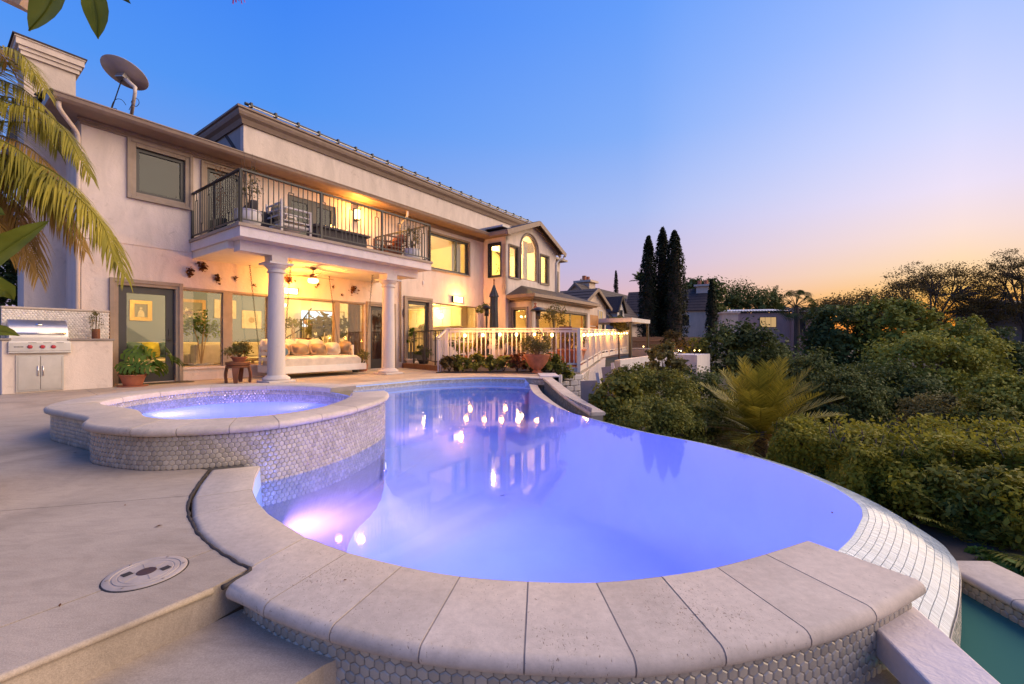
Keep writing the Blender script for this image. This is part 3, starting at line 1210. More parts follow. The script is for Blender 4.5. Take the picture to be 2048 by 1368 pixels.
# --- catch basin below the vanishing edge
bas = thing('catch_basin', 'narrow teal catch basin below the white mosaic vanishing edge', 'basin', (0, 0, 0))
bpoly = [(1.42, 1.72), (1.81, 1.80), (2.06, 2.01), (2.37, 2.30), (2.50, 2.47), (2.58, 2.63), (2.66, 2.63), (2.63, 1.6), (2.6, -0.6), (1.05, -0.6), (1.1, 0.6)]
w = MB().add([(x, y, -0.57) for x, y in bpoly], [tuple(range(len(bpoly)))]).build('basin_water', M['basin_water'])
tag(w, kind='structure')
n = len(bpoly)
MB().add([(x, y, -0.53) for x, y in bpoly] + [(x, y, -1.15) for x, y in bpoly], [(i, (i + 1) % n, n + (i + 1) % n, n + i) for i in range(n)] + [tuple(n + i for i in range(n))]).build('basin_shell', M['basin'], bas)
bw = [V3((2.655, 2.66)), V3((2.63, 1.6)), V3((2.6, -0.6))]
bws = spline(bw, 6)
wall_strip(bws, -1.0, -0.50, 0.2, -1).build('basin_wall', M['hexgrout'], bas)
hex_wall(shift(bws, -0.004), -0.50, -0.575, bas, single=120, flip=-1, pitch=0.042)
ii = resample(bws, 0.42)
io = shift(ii, 0.30)
ii2 = shift(ii, -0.03)
for a in range(len(ii) - 1):
    coping('coping_stone', [io[a], io[a].lerp(io[a + 1], .5), io[a + 1]], [ii2[a], ii2[a].lerp(ii2[a + 1], .5), ii2[a + 1]], -0.45, 0.05, M['trav'], bas)
coping('mortar', io, ii2, -0.45, 0.05, M['grout'], bas, trim=0, inset=0.003)
bp = [(1.295, 1.535), (1.555, 1.665), (1.46, 1.28), (1.06, -0.5), (0.90, -0.5)]
MB().prism(bp, -0.22, -0.118).build('beam_slab', M['slab_stucco'], bas, bevel=0.008)
lw = [V3((0.925, -0.45)), V3((1.285, 1.42))]
wall_strip(lw, -0.9, -0.222, 0.12, 1).build('beam_wall', M['hexgrout'], bas)
hex_wall(resample(lw, 0.1), -0.222, -0.45, bas, single=0, flip=1)

# ================================================================== SPA
spa = thing('spa', 'raised round spa with hexagon tiled wall and lavender lit water', 'spa', (0, 0, 0))
NS = len(SPA_IN)
si = spline([V3(p) for p in SPA_IN], 4, True)
so = spline([V3(p) for p in SPA_OUT], 4, True)
stones = [[i] for i in range(NS) if i != 7]
for st in stones:
    i = st[0]
    a = [si[(i * 4 + k) % len(si)] for k in range(5)]
    b2 = [so[(i * 4 + k) % len(so)] for k in range(5)]
    coping('coping_stone', a, b2, 0.30 + random.uniform(-0.001, 0.001), 0.06, M['trav'], spa, ri=0.03)
run = [(8 * 4 + k) % len(si) for k in range(4 * (NS - 1) + 1)]
coping('mortar', [si[k] for k in run], [so[k] for k in run], 0.30, 0.06, M['grout'], spa, trim=0, inset=0.0035, ri=0.03)
wo = shift(so + [so[0], so[1]], 0.05, 1)[:len(so)]
wi = shift(si + [si[0], si[1]], 0.03, -1)[:len(si)]
rings = []
for k in run:
    rings.append([(wo[k].x, wo[k].y, -1.3), (wo[k].x, wo[k].y, 0.242), (wi[k].x, wi[k].y, 0.242), (wi[k].x, wi[k].y, -0.6)])
MB().rings(rings, True, True).build('spa_wall', M['hexgrout'], spa)
gapr = [k % len(si) for k in range(7 * 4, 8 * 4 + 1)]
rings = [[(wo[k].x, wo[k].y, -1.3), (wo[k].x, wo[k].y, 0.165), (wi[k].x, wi[k].y, 0.175), (wi[k].x, wi[k].y, -0.6)] for k in gapr]
MB().rings(rings, True, True).build('spillway', M['trav'], spa)
face = [wo[(k) % len(wo)] for k in range(15 * 4 - 8, 15 * 4 - 8 + 4 * 12)]
wf = shift(face, 0.002, -1)


def zfloor(p):
    return -0.33 if (p.x > -1.98 and p.y > 3.0) else 0.0


hex_wall(wf, 0.240, -0.33, spa, single=300, flip=-1, pitch=0.0385, zb_fn=zfloor)
inner_run = [wi[k] for k in range(len(wi))]
hex_wall(shift(inner_run[20:62], 0.002, 1), 0.238, 0.06, spa, single=0, flip=1, pitch=0.0385)
poly = [(p.x, p.y) for p in wi]
w = MB().add([(x, y, 0.175) for x, y in poly], [tuple(range(len(poly)))]).build('spa_water', M['water'])
tag(w, kind='structure')
ccx, ccy = sum(p[0] for p in poly) / len(poly), sum(p[1] for p in poly) / len(poly)
shr = lambda f: [(ccx + (x - ccx) * f, ccy + (y - ccy) * f) for x, y in poly]
n = len(poly)
lv = [(1.0, 0.24), (1.0, -0.18), (0.72, -0.20), (0.70, -0.50), (0.66, -0.52)]
b = MB()
b.rings([[(x, y, z) for x, y in shr(f * 0.999)] for f, z in lv], True, False)
b.add([(x, y, -0.52) for x, y in shr(0.66 * 0.999)], [tuple(range(n))])
b.build('spa_shell', M['plaster'], spa, smooth=False)


# ================================================================== POOL LAMPS
def area_lamp(name, loc, aim, power, col, size, spread=180):
    d = bpy.data.lights.new(name, 'AREA')
    d.shape = 'DISK'
    d.size = size
    d.energy = power
    d.color = col
    d.spread = radians(spread)
    o = bpy.data.objects.new(name, d)
    o.location = loc
    o.rotation_euler = (-Vector(aim)).to_track_quat('Z', 'Y').to_euler()
    COL.objects.link(o)
    return o


def point_lamp(name, loc, power, col, r=0.08):
    d = bpy.data.lights.new(name, 'POINT')
    d.energy = power
    d.color = col
    d.shadow_soft_size = r
    o = bpy.data.objects.new(name, d)
    o.location = loc
    COL.objects.link(o)
    return o


def pool_light(loc, aim, power, col, size=0.16, label=None):
    aim = Vector(aim).normalized()
    t = thing('pool_light', label, 'pool light', loc, group='underwater lights of the pool')
    q = aim.to_track_quat('Z', 'Y').to_matrix().to_4x4()
    MB().lathe([(0.0, -0.03), (0.11, -0.03), (0.11, 0.004), (0.095, 0.012), (0.085, 0.004)], 20, X=q).build('light_ring', M['chrome'], t, smooth=True)
    MB().lathe([(0.086, 0.0), (0.07, 0.012), (0.0, 0.02)], 20, X=q).build('lens', M['poollens'], t, smooth=True)
    area_lamp('pool_lamp', Vector(loc) + aim * 0.04, aim, power, col, size)


VIO = (0.30, 0.26, 1.0)
MAG = (0.80, 0.34, 1.0)
pool_light((-1.36, 2.40, -0.36), (0.9, 0.36, -0.08), 36, MAG, label='underwater pool light glaring magenta below the coping beside the spa')
pool_light((-1.40, 4.72, -0.50), (1.0, 0.45, -0.05), 22, MAG, label='underwater pool light on the far side of the spa wall')
pool_light((0.20, 1.80, -0.85), (-0.55, 1, -0.02), 26, (0.07, 0.18, 1.0), label='added underwater fill light hidden below the near curved coping')  # unseen lamp added to even out the blue of the water
pool_light((0.95, 2.05, -0.80), (0.55, 1, -0.05), 18, (0.12, 0.18, 1.0), label='second added underwater fill light hidden below the near curved coping')  # another unseen lamp, added to fill the right half of the pool
pool_light((-2.6, 9.8, -0.75), (0.8, -0.7, -0.1), 26, VIO, label='added underwater fill light below the far coping by the house')  # violet fill added at the far end, no known fitting there
pool_light((-3.55, 4.15, -0.02), (0.6, 0.8, -0.05), 17, (0.85, 0.48, 1.0), label='underwater light inside the raised spa')
area_lamp('spa_lamp', (-2.2, 4.8, -0.05), (-0.9, -0.1, -0.2), 14, (0.75, 0.46, 1.0), 0.2)
# ================================================================== THE HOUSE  (local x = v, out from the wall; local y = u, along it)
house = thing('house', 'two storey cream stucco house with lit windows, balcony and tiled roof beside the pool', 'house', HP(0, 0, 0), RZ)
hb = lambda b, name, mat, par=house, **k: b.build(name, mat, par, **k)


def wall_plane(name, P, a0, a1, z0, z1, holes, th, mat, parent):
    """a wall slab in the plane of P(a, z, depth) with rectangular openings and their reveals"""
    A = sorted(set([a0, a1] + [h[0] for h in holes] + [h[1] for h in holes]))
    Z = sorted(set([z0, z1] + [h[2] for h in holes] + [h[3] for h in holes]))
    A = [a for a in A if a0 <= a <= a1]
    Z = [z for z in Z if z0 <= z <= z1]
    b = MB()

    def solid(i, j):
        if i < 0 or j < 0 or i >= len(A) - 1 or j >= len(Z) - 1:
            return False
        ca, cz = (A[i] + A[i + 1]) / 2, (Z[j] + Z[j + 1]) / 2
        return not any(h[0] < ca < h[1] and h[2] < cz < h[3] for h in holes)

    for i in range(len(A) - 1):
        for j in range(len(Z) - 1):
            if not solid(i, j):
                continue
            p, q, r, s = A[i], A[i + 1], Z[j], Z[j + 1]
            for d in (0, th):
                b.add([P(p, r, d), P(q, r, d), P(q, s, d), P(p, s, d)], [(0, 1, 2, 3)])
            for (di, dj, e) in ((-1, 0, ((p, r), (p, s))), (1, 0, ((q, r), (q, s))), (0, -1, ((p, r), (q, r))), (0, 1, ((p, s), (q, s)))):
                if not solid(i + di, j + dj):
                    (x0, y0), (x1, y1) = e
                    b.add([P(x0, y0, 0), P(x1, y1, 0), P(x1, y1, th), P(x0, y0, th)], [(0, 1, 2, 3)])
    bm_o = b.build(name, mat, parent)
    me = bm_o.data
    bm = bmesh.new()
    bm.from_mesh(me)
    bmesh.ops.remove_doubles(bm, verts=bm.verts, dist=0.0005)
    bmesh.ops.recalc_face_normals(bm, faces=bm.faces)
    bm.to_mesh(me)
    bm.free()
    return bm_o


PF = lambda v: (lambda a, z, d: (v - d, a, z))        # long wall facing the pool
PS = lambda u: (lambda a, z, d: (a, u + d, z))        # end wall facing -u


def frame_rect(P, a0, a1, z0, z1, w, d0, d1, b=None):
    """four bars round an opening, from depth d0 to d1 (negative = proud of the wall)"""
    b = b or MB()
    for (p, q, r, s) in ((a0, a0 + w, z0, z1), (a1 - w, a1, z0, z1), (a0 + w, a1 - w, z0, z0 + w), (a0 + w, a1 - w, z1 - w, z1)):
        c = [P(p, r, d0), P(q, r, d0), P(q, s, d0), P(p, s, d0), P(p, r, d1), P(q, r, d1), P(q, s, d1), P(p, s, d1)]
        b.add(c, [(0, 1, 2, 3), (4, 5, 6, 7), (0, 1, 5, 4), (1, 2, 6, 5), (2, 3, 7, 6), (3, 0, 4, 7)])
    return b


def pane_rect(P, a0, a1, z0, z1, d, b=None):
    b = b or MB()
    c = [P(a0, z0, d), P(a1, z0, d), P(a1, z1, d), P(a0, z1, d), P(a0, z0, d + .006), P(a1, z0, d + .006), P(a1, z1, d + .006), P(a0, z1, d + .006)]
    return b.add(c, [(3, 2, 1, 0), (4, 5, 6, 7), (0, 1, 5, 4), (1, 2, 6, 5), (2, 3, 7, 6), (3, 0, 4, 7)])


def window(P, a0, a1, z0, z1, fr=M['dark'], fw=0.06, trim=0.13, glass=None, splits=(), name='window', sill=True, tm=None):
    w = hb(frame_rect(P, a0, a1, z0, z1, fw, 0.04, 0.12), name, fr)
    xs = [a0 + fw] + [x for s in splits for x in (s - fw / 2, s + fw / 2)] + [a1 - fw]
    for s in splits:
        b = MB()
        c0 = P(s - fw / 2, z0 + fw, 0.04)
        c1 = P(s + fw / 2, z1 - fw, 0.12)
        b.box(min(c0[0], c1[0]), max(c0[0], c1[0]), min(c0[1], c1[1]), max(c0[1], c1[1]), c0[2], c1[2])
        b.build('mullion', fr, w)
    for i in range(0, len(xs), 2):
        pane_rect(P, xs[i], xs[i + 1], z0 + fw, z1 - fw, 0.075).build('pane', glass or M['glass'], w)
    if trim:
        t = frame_rect(P, a0 - trim, a1 + trim, z0 - trim, z1 + trim, trim, -0.035, 0.05)
        frame_rect(P, a0 - trim, a1 + trim, z0 - trim, z1 + trim, trim * 0.42, -0.060, -0.033, t)
        t.build('window_trim', tm or M['trim'], w, bevel=0.006)
    return w


ZE = 5.42                      # eave
SL_Z0, SL_Z1 = 3.02, 3.27      # balcony slab
# openings of the long wall
D1 = (-1.03, -0.05, 0.02, 2.10)
BAND = (0.07, 4.98, 0.31, 2.12)
D2 = (5.18, 6.06, 0.02, 2.08)
KD = (6.74, 7.78, 0.22, 2.38)
KW = (7.98, 10.62, 0.95, 2.40)
uw0, uw1 = hw(270, 290, 0), hw(368, 394, 0)
W1 = (-0.74, 0.14, 4.12, 5.10)
W2 = (0.58, 1.32, 3.35, 5.10)
UW = (7.80, 10.04, 3.69, 5.04)
bd0, bd1 = hw(575, 385, 0), hw(672, 408, 0)
BD = (bd0[0], bd1[0], 3.30, 5.0)
UD = (1.5, 1.52, 3.3, 3.31)
wall_plane('front_wall', PF(0), -1.58, 11.03, 0.0, ZE + 0.05, [D1, BAND, D2, KD, KW, W1, W2, UW, BD], 0.22, M['stucco'], house)
wall_plane('end_wall', PS(-1.58), -7.0, -0.222, 0.0, ZE + 0.05, [], 0.2, M['stucco'], house)
# a shallow joint line between the storeys
hb(MB().box(0.0, 0.012, -1.585, 0.2, 2.985, 3.0), 'storey_joint', M['stucco'])

# --- eave: gutter, fascia, soffit boards
EV = 0.55
b = MB()
prof = [(EV, ZE - 0.06), (EV + 0.03, ZE - 0.05), (EV + 0.075, ZE - 0.01), (EV + 0.09, ZE + 0.05), (EV + 0.11, ZE + 0.06), (EV + 0.11, ZE + 0.08), (EV, ZE + 0.08)]
b.rings([[(x, u, z) for x, z in prof] for u in (-2.05, 11.6)], True, True)
hb(b, 'gutter', M['gutter'])
hb(MB().box(0.0, EV, -2.05, 11.7, ZE - 0.055, ZE - 0.03), 'soffit', M['eave'])
b = MB()
for k in range(3):
    b.box(0.002, 0.05 + 0.03 * k, -1.60 - 0.02 * k, 11.0, ZE - 0.17 + 0.04 * k, ZE - 0.13 + 0.04 * k)
hb(b, 'crown_moulding', M['eave'])
hb(MB().box(-7, EV, -2.05, -1.60, ZE - 0.05, ZE - 0.025), 'end_soffit', M['eave'])
hb(MB().box(-7, EV, -2.09, -2.05, ZE - 0.06, ZE + 0.10), 'end_fascia', M['gutter'])
# lower roof: tiled slope up to the set-back wall
b = MB()
nrow = 5
for r in range(nrow):
    f0, f1 = r / nrow, (r + 1.15) / nrow
    v0, v1 = EV + 0.06 - f0 * 1.8, EV + 0.06 - f1 * 1.8
    z0, z1 = ZE + 0.10 + f0 * 0.52, ZE + 0.10 + f1 * 0.52
    b.add([(v0, -2.08, z0), (v0, 11.5, z0), (v1, 11.5, z1 - .02), (v1, -2.08, z1 - .02), (v0, -2.08, z0 - .035), (v0, 11.5, z0 - .035), (v1, 11.5, z1 - .05), (v1, -2.08, z1 - .05)],
          [(0, 1, 2, 3), (7, 6, 5, 4), (0, 4, 5, 1), (1, 5, 6, 2), (2, 6, 7, 3), (3, 7, 4, 0)])
hb(b, 'lower_roof', M['rooftile'])
b = MB()
b.add([(-1.0, -2.05, ZE + .5), (-1.0, 1.9, ZE + .5), (-4.5, 1.9, ZE + 1.6), (-4.5, -2.05, ZE + 1.6)], [(0, 1, 2, 3)])
b.add([(-1.0, -2.05, ZE + .5), (-4.5, -2.05, ZE + 1.6), (-8, -2.05, ZE + .5), (-8, -2.05, ZE - .02), (-1, -2.05, ZE - 0.02)], [(0, 1, 2, 3, 4)])
hb(b, 'side_roof', M['rooftile'])

# --- set-back upper storey with its cornice
UV, U0, U1 = -1.0, 1.80, 16.4
wall_plane('upper_wall', PF(UV), U0, U1, ZE, 7.05, [], 0.2, M['stucco'], house)
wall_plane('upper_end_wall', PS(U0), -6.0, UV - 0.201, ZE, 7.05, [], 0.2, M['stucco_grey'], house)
cor = [(0.0, 6.93), (0.05, 6.93), (0.07, 6.98), (0.10, 7.05), (0.17, 7.12), (0.20, 7.20), (0.20, 7.26), (0.24, 7.28), (0.24, 7.33), (-0.2, 7.34), (-0.2, 6.93)]
b = MB()
b.rings([[(UV + x, U0 - x, z) for x, z in cor], [(UV + x, U1, z) for x, z in cor]], True, True)
b.rings([[(UV + x, U0 - x, z) for x, z in cor], [(-6.0, U0 - x, z) for x, z in cor]], True, True)
hb(b, 'cornice', M['eave'])
b = MB()
b.add([(UV + 0.22, U0 - .22, 7.345), (UV + 0.22, U1, 7.345), (-4, U1, 7.38), (-4, U0 - .22, 7.38)], [(0, 1, 2, 3)])
b.add([(UV + 0.22, U0 - .22, 7.345), (-4, U0 - .22, 7.38), (-8, U0 - .22, 7.345)], [(0, 1, 2)])
hb(b, 'upper_roof', M['rooftile'])
# diagonal flashing on the end wall
hb(MB().beam((UV - 0.15, U0 - .012, 6.05), (-2.2, U0 - .012, 7.0), 0.02, 0.10), 'flashing', M['rooftile'])
# snow-guard like row on the eave: a pale tube, a dark tube and dark clips
hb(MB().tube([(UV + 0.20, U0 + .05, 7.40), (UV + 0.20, U1, 7.40)], 0.022, 8), 'pale_pipe', M['whitepaint'])
hb(MB().tube([(UV + 0.13, U0 - .02, 7.46), (UV + 0.13, U1, 7.46)], 0.045, 8), 'dark_pipe', M['black'])
clip = None
for k in range(22):
    u = U0 + 0.12 + k * 0.66
    if clip is None:
        clip = hb(MB().box(UV + 0.09, UV + 0.225, -0.035, 0.035, 7.38, 7.515), 'pipe_clip', M['black'], bevel=0.012)
        clip.location = (0, u, 0)
    else:
        c = copy_obj(clip)
        c.location = (0, u, 0)

# --- chimney on the end wall
ch = hb(MB().box(-2.4, -1.5, -2.19, -1.42, 0, 7.05), 'chimney', M['stucco'])
b = MB()
for k, (e, z0, z1) in enumerate(((0.05, 6.86, 6.95), (0.08, 6.95, 7.03), (0.12, 7.03, 7.16), (0.14, 7.16, 7.19))):
    b.box(-2.4 - e, -1.5 + e, -2.19 - e, -1.42 + e, z0, z1)
b.build('chimney_cap', M['stucco'], ch)
MB().box(-2.56, -1.34, -2.36, -1.26, 7.19, 7.215).build('cap_flashing', M['rooftile'], ch)

# --- downspouts
b = MB()
b.tube(spline([(0.50, -1.96, ZE - .02), (0.47, -1.95, ZE - .16), (0.3, -1.82, ZE - .27), (0.10, -1.66, ZE - .40), (0.03, -1.63, ZE - .55)], 4) + [(0.03, -1.63, 2.9), (0.0, -1.63, 2.8), (0.0, -1.63, 0.1)], 0.038, 8)
hb(b, 'downspout', M['stucco'], smooth=True)
b = MB().tube([(0.06, 6.40, 5.0), (0.06, 6.40, 0.2)], 0.035, 8)
hb(b, 'downspout', M['trim'], smooth=True)
sp = hw(806, 440, 0.3)
b = MB().tube(spline([(0.52, sp[0], ZE - .03), (0.52, sp[0], ZE - .2), (0.4, sp[0] + .02, ZE - .30), (0.15, sp[0] + .05, ZE - .42), (0.06, 6.40, ZE - .6)], 4), 0.035, 8)
hb(b, 'downspout_elbow', M['whitepaint'], smooth=True)

# --- windows and doors
window(PF(0), *W1, splits=(), fw=0.07, trim=0.15, glass=M['glass_up'])
window(PF(0), *W2, fw=0.07, trim=0.13, glass=M['glass_up'])
for a in (W1, W2):
    hb(MB().box(-0.32, -0.30, a[0] - .1, a[1] + .1, a[2] - .1, a[3] + .1), 'roller_blind', M['sky_tint_blind'])
window(PF(0), *UW, splits=(hw(914, 500, 0)[0],), fw=0.07, trim=0.06)


def leaf_door(P, a0, a1, z0, z1, label, fr=0.12, tw=0.14, rail=0.32, glass=None, handle='r'):
    d = hb(frame_rect(P, a0, a1, z0, z1, fr, 0.05, 0.10), 'door', M['dark'])
    d['label'] = label
    b = MB()
    c0, c1 = P(a0 + fr, z0 + fr, 0.05), P(a1 - fr, z0 + fr + (rail - fr), 0.10)
    b.box(min(c0[0], c1[0]), max(c0[0], c1[0]), min(c0[1], c1[1]), max(c0[1], c1[1]), c0[2], c1[2])
    b.build('bottom_rail', M['dark'], d)
    pane_rect(P, a0 + fr, a1 - fr, z0 + rail, z1 - fr, 0.072).build('pane', glass or M['glass'], d)
    ah = a1 - fr * 0.5 if handle == 'r' else a0 + fr * .5
    h = MB()
    p0, p1 = P(ah - 0.03, z0 + 1.03, 0.03), P(ah + 0.03, z0 + 1.17, 0.05)
    h.box(min(p0[0], p1[0]), max(p0[0], p1[0]), min(p0[1], p1[1]), max(p0[1], p1[1]), p0[2], p1[2])
    p0, p1 = P(ah - 0.035, z0 + 0.88, 0.03), P(ah + 0.035, z0 + 0.98, 0.05)
    h.box(min(p0[0], p1[0]), max(p0[0], p1[0]), min(p0[1], p1[1]), max(p0[1], p1[1]), p0[2], p1[2])
    h.tube([P(ah, z0 + .93, 0.04), P(ah, z0 + .93, -0.02), P(ah - 0.10, z0 + .93, -0.025)], 0.012, 6)
    h.build('handle', M['black'], d)
    t = MB()
    for w, d0, d1 in ((tw, -0.05, 0.04), (tw * .55, -0.075, -0.048)):
        for (p, q, r, s) in ((a0 - tw, a0 - tw + w, z0 - .02, z1 + tw), (a1 + tw - w, a1 + tw, z0 - .02, z1 + tw), (a0 - tw + w, a1 + tw - w, z1 + tw - w, z1 + tw)):
            c0, c1 = P(p, r, d0), P(q, s, d1)
            t.box(min(c0[0], c1[0]), max(c0[0], c1[0]), min(c0[1], c1[1]), max(c0[1], c1[1]), c0[2], c1[2])
    t.build('door_trim', M['trim'], d, bevel=0.006)
    return d


leaf_door(PF(0), *D1, 'dark glazed door beside the barbecue', fr=0.15, rail=0.22)
leaf_door(PF(0), *D2, 'dark glazed door behind the right column', fr=0.12, tw=0.14)
leaf_door(PF(0), *KD, 'dark glazed kitchen door on the raised wooden deck', fr=0.12, tw=0.16)
bm_ = (BD[0] + BD[1]) / 2
for k, (a, c) in enumerate(((BD[0], bm_ - .005), (bm_ + .005, BD[1]))):
    d = hb(frame_rect(PF(0), a, c, BD[2], BD[3], 0.13, 0.04, 0.10), 'balcony_door', M['dark'])
    pane_rect(PF(0), a + .13, c - .13, BD[2] + .13, BD[3] - .13, 0.07).build('pane', M['glass_up'], d)
hb(MB().box(-0.30, -0.28, BD[0], BD[1], BD[2], BD[3]), 'door_curtain', M['sky_tint_blind'])

# picture window band: thin edges, tan posts
PST = [(hw(446, 640, 0)[0], hw(465, 640, 0)[0]), (hw(536, 650, 0)[0], hw(562, 650, 0)[0]), (hw(669.5, 650, 0)[0], hw(679.5, 650, 0)[0])]
xs = [BAND[0]]
for a, c in PST:
    xs += [a, c]
    hb(MB().box(-0.14, 0.004, a, c, BAND[2], BAND[3]), 'window_post', M['trim'], bevel=0.004)
xs.append(BAND[1])
for i in range(0, len(xs), 2):
    w = hb(frame_rect(PF(0), xs[i], xs[i + 1], BAND[2], BAND[3], 0.022, 0.06, 0.10), 'picture_window', M['oak'])
    pane_rect(PF(0), xs[i] + .022, xs[i + 1] - .022, BAND[2] + .022, BAND[3] - .022, 0.078).build('pane', M['glass'], w)
b = MB().box(-0.02, 0.035, BAND[0], BAND[1], BAND[2] - 0.05, BAND[2] - 0.002)
hb(b, 'window_sill', M['stucco'])
b = MB().box(-0.02, 0.02, BAND[0], BAND[1], BAND[3] + .002, BAND[3] + 0.05)
hb(b, 'window_head', M['trim'])
w = hb(frame_rect(PF(0), *KW, 0.035, 0.05, 0.11), 'picture_window', M['trim'])
pane_rect(PF(0), KW[0] + .035, KW[1] - .035, KW[2] + .035, KW[3] - .035, 0.08).build('pane', M['glass'], w)

# --- balcony
BS_V = 2.60
BU0, BU1 = 0.25, 5.43
bal = hb(MB().box(0.003, BS_V, BU0, BU1, SL_Z0, SL_Z1), 'balcony_slab', M['slab_stucco'])
b = MB().box(BS_V + .001, BS_V + 0.035, BU0 - .035, BU1 + .035, SL_Z1 - 0.05, SL_Z1 + 0.015)
b.box(0.003, BS_V + 0.001, BU0 - 0.035, BU0 - .001, SL_Z1 - 0.05, SL_Z1 + 0.015).box(0.003, BS_V + 0.001, BU1 + .001, BU1 + 0.035, SL_Z1 - 0.05, SL_Z1 + 0.015)
b.build('slab_edge', M['trim'], bal)
MB().box(1.94, 2.24, 0.40, BU1 - 0.2, 2.80, SL_Z0 - .002).build('balcony_beam', M['slab_stucco'], bal)
MB().box(0.003, 1.939, BU0 + .04, BU1 - 0.04, 2.86, SL_Z0 - .002).build('porch_ceiling', M['ceil'], bal)
RT = 4.36
rl = thing('balcony_railing', None, None)
rl.parent = house
del_keys = None
post_me = None


def rail_run(p0, p1, parent, zt, zb, mat, step=0.105, post_every=1.55, deco=True):
    p0, p1 = Vector((*p0, 0)), Vector((*p1, 0))
    Lr = (p1 - p0).length
    d = (p1 - p0) / Lr
    up = Vector((0, 0, 1))
    b = MB()
    b.beam(p0 + up * zt, p1 + up * zt, 0.055, 0.035)
    b.build('top_rail', mat, parent)
    b = MB().beam(p0 + up * (zb + 0.09), p1 + up * (zb + 0.09), 0.035, 0.025)
    b.build('bottom_rail', mat, parent)
    npost = max(1, round(Lr / post_every))
    for k in range(npost + 1):
        p = p0 + d * (Lr * k / npost)
        MB().beam(p + up * zb, p + up * zt, 0.05, 0.05).build('post', mat, parent)
    n = int(Lr / step)
    k = 1
    while k < n:
        p = p0 + d * (k * Lr / n)
        ph = k % 7
        if deco and ph in (2, 5) and k + 1 < n:
            # one decorated pair: a narrow rectangle hung on a stub, high and low in turn
            q = p0 + d * ((k + 1) * Lr / n)
            m = (p + q) / 2
            hi, lo = (zt - 0.20, zb + 0.09) if ph == 2 else (zt, zb + 0.30)
            if ph == 2:
                pts = [(p, zb + .09), (p, zt - .20), (q, zt - .20), (q, zb + .09)]
                stub = (zt - .20, zt)
            else:
                pts = [(p, zt), (p, zb + .30), (q, zb + .30), (q, zt)]
                stub = (zb + .09, zb + .30)
            b = MB()
            for (a, za), (c, zc) in zip(pts, pts[1:]):
                b.beam(a + up * za, c + up * zc, 0.016, 0.016, up=(0.3, 0.3, 1))
            b.beam(m + up * stub[0], m + up * stub[1], 0.016, 0.016)
            b.build('decorated_baluster', mat, parent)
            k += 2
        else:
            MB().beam(p + up * (zb + 0.09), p + up * zt, 0.016, 0.016).build('baluster', mat, parent)
            k += 1


rail_run((0.03, BU0 + .03), (BS_V - .04, BU0 + .03), rl, RT, SL_Z1 + .015, M['iron'], step=0.10, post_every=1.3)
rail_run((BS_V - .04, BU0 + .03), (BS_V - .04, BU1 - .03), rl, RT, SL_Z1 + .015, M['iron'])
rail_run((BS_V - .04, BU1 - .03), (0.03, BU1 - .03), rl, RT, SL_Z1 + .015, M['iron'], post_every=1.3)


# --- columns of the porch
def column(v, u, label):
    t = hthing('column', label, 'column', v, u, 0, 'columns carrying the balcony')
    MB().box(-0.29, 0.29, -0.29, 0.29, 0.0, 0.05).build('plinth', M['column'], t, bevel=0.01)
    MB().lathe([(0.27, 0.05), (0.285, 0.08), (0.27, 0.115), (0.24, 0.12), (0.235, 0.135), (0.205, 0.16)], 28).build('base_moulding', M['column'], t, auto=0.7)
    prof = []
    for k in range(13):
        f = k / 12
        prof.append((0.180 - 0.028 * f ** 1.8, 0.16 + f * 2.31))
    MB().lathe(prof, 32).build('shaft', M['column'], t, auto=0.7)
    MB().lathe([(0.166, 2.43), (0.19, 2.44), (0.19, 2.465), (0.17, 2.475), (0.17, 2.52), (0.20, 2.54), (0.235, 2.585), (0.24, 2.61)], 28).build('capital', M['column'], t, auto=0.7)
    MB().box(-0.26, 0.26, -0.26, 0.26, 2.61, 2.655).build('abacus', M['column'], t, bevel=0.006)
    MB().box(-0.17, 0.17, -0.17, 0.17, 2.655, 2.799).build('neck_block', M['slab_stucco'], t)
    return t


column(2.09, 1.20, 'round stucco column at the near end of the swing bed porch')
column(2.09, 4.27, 'round stucco column by the far glazed porch door')

# --- bay wing on the right
BV, BW0, BW1 = 1.20, 11.03, 15.3
BL = (0.33, 0.93, 3.72, 5.10)
wall_plane('bay_side_wall', PS(BW0), 0.003, BV, 0.0, ZE + .05, [BL], 0.2, M['stucco'], house)
window(PS(BW0), *BL, fw=0.06, trim=0.05, tm=M['dark'])
GW1, GW3 = (11.30, 11.95, 3.69, 5.03), (13.82, 14.51, 3.70, 5.03)
GA = (12.18, 13.55, 3.69, 5.77)
# gable wall: polygon outline with three openings, built as strips
gp_ = PF(BV)
wall_plane('bay_front_wall', gp_, BW0, BW1, 2.9, 5.06, [GW1, GW3, (GA[0], GA[1], 3.69, 5.06)], 0.2, M['stucco'], house)
ga_c, ga_r = (GA[0] + GA[1]) / 2, (GA[1] - GA[0]) / 2
spz = GA[3] - ga_r
peak = (13.2, 6.30)
eL, eR = 5.50, 5.42
arc = [(ga_c - ga_r * cos(pi * k / 20), spz + ga_r * sin(pi * k / 20)) for k in range(21)]


def roofz(u):
    return eL + (peak[1] - eL) * (u - BW0) / (peak[0] - BW0) if u < peak[0] else eR + (peak[1] - eR) * (BW1 - u) / (BW1 - peak[0])


b = MB()


def strip(pts_lo, pts_hi):
    n = len(pts_lo)
    for d in (0, 0.2):
        vs = [gp_(a, z, d) for a, z in pts_lo] + [gp_(a, z, d) for a, z in pts_hi]
        b.add(vs, [(i, i + 1, n + i + 1, n + i) for i in range(n - 1)])


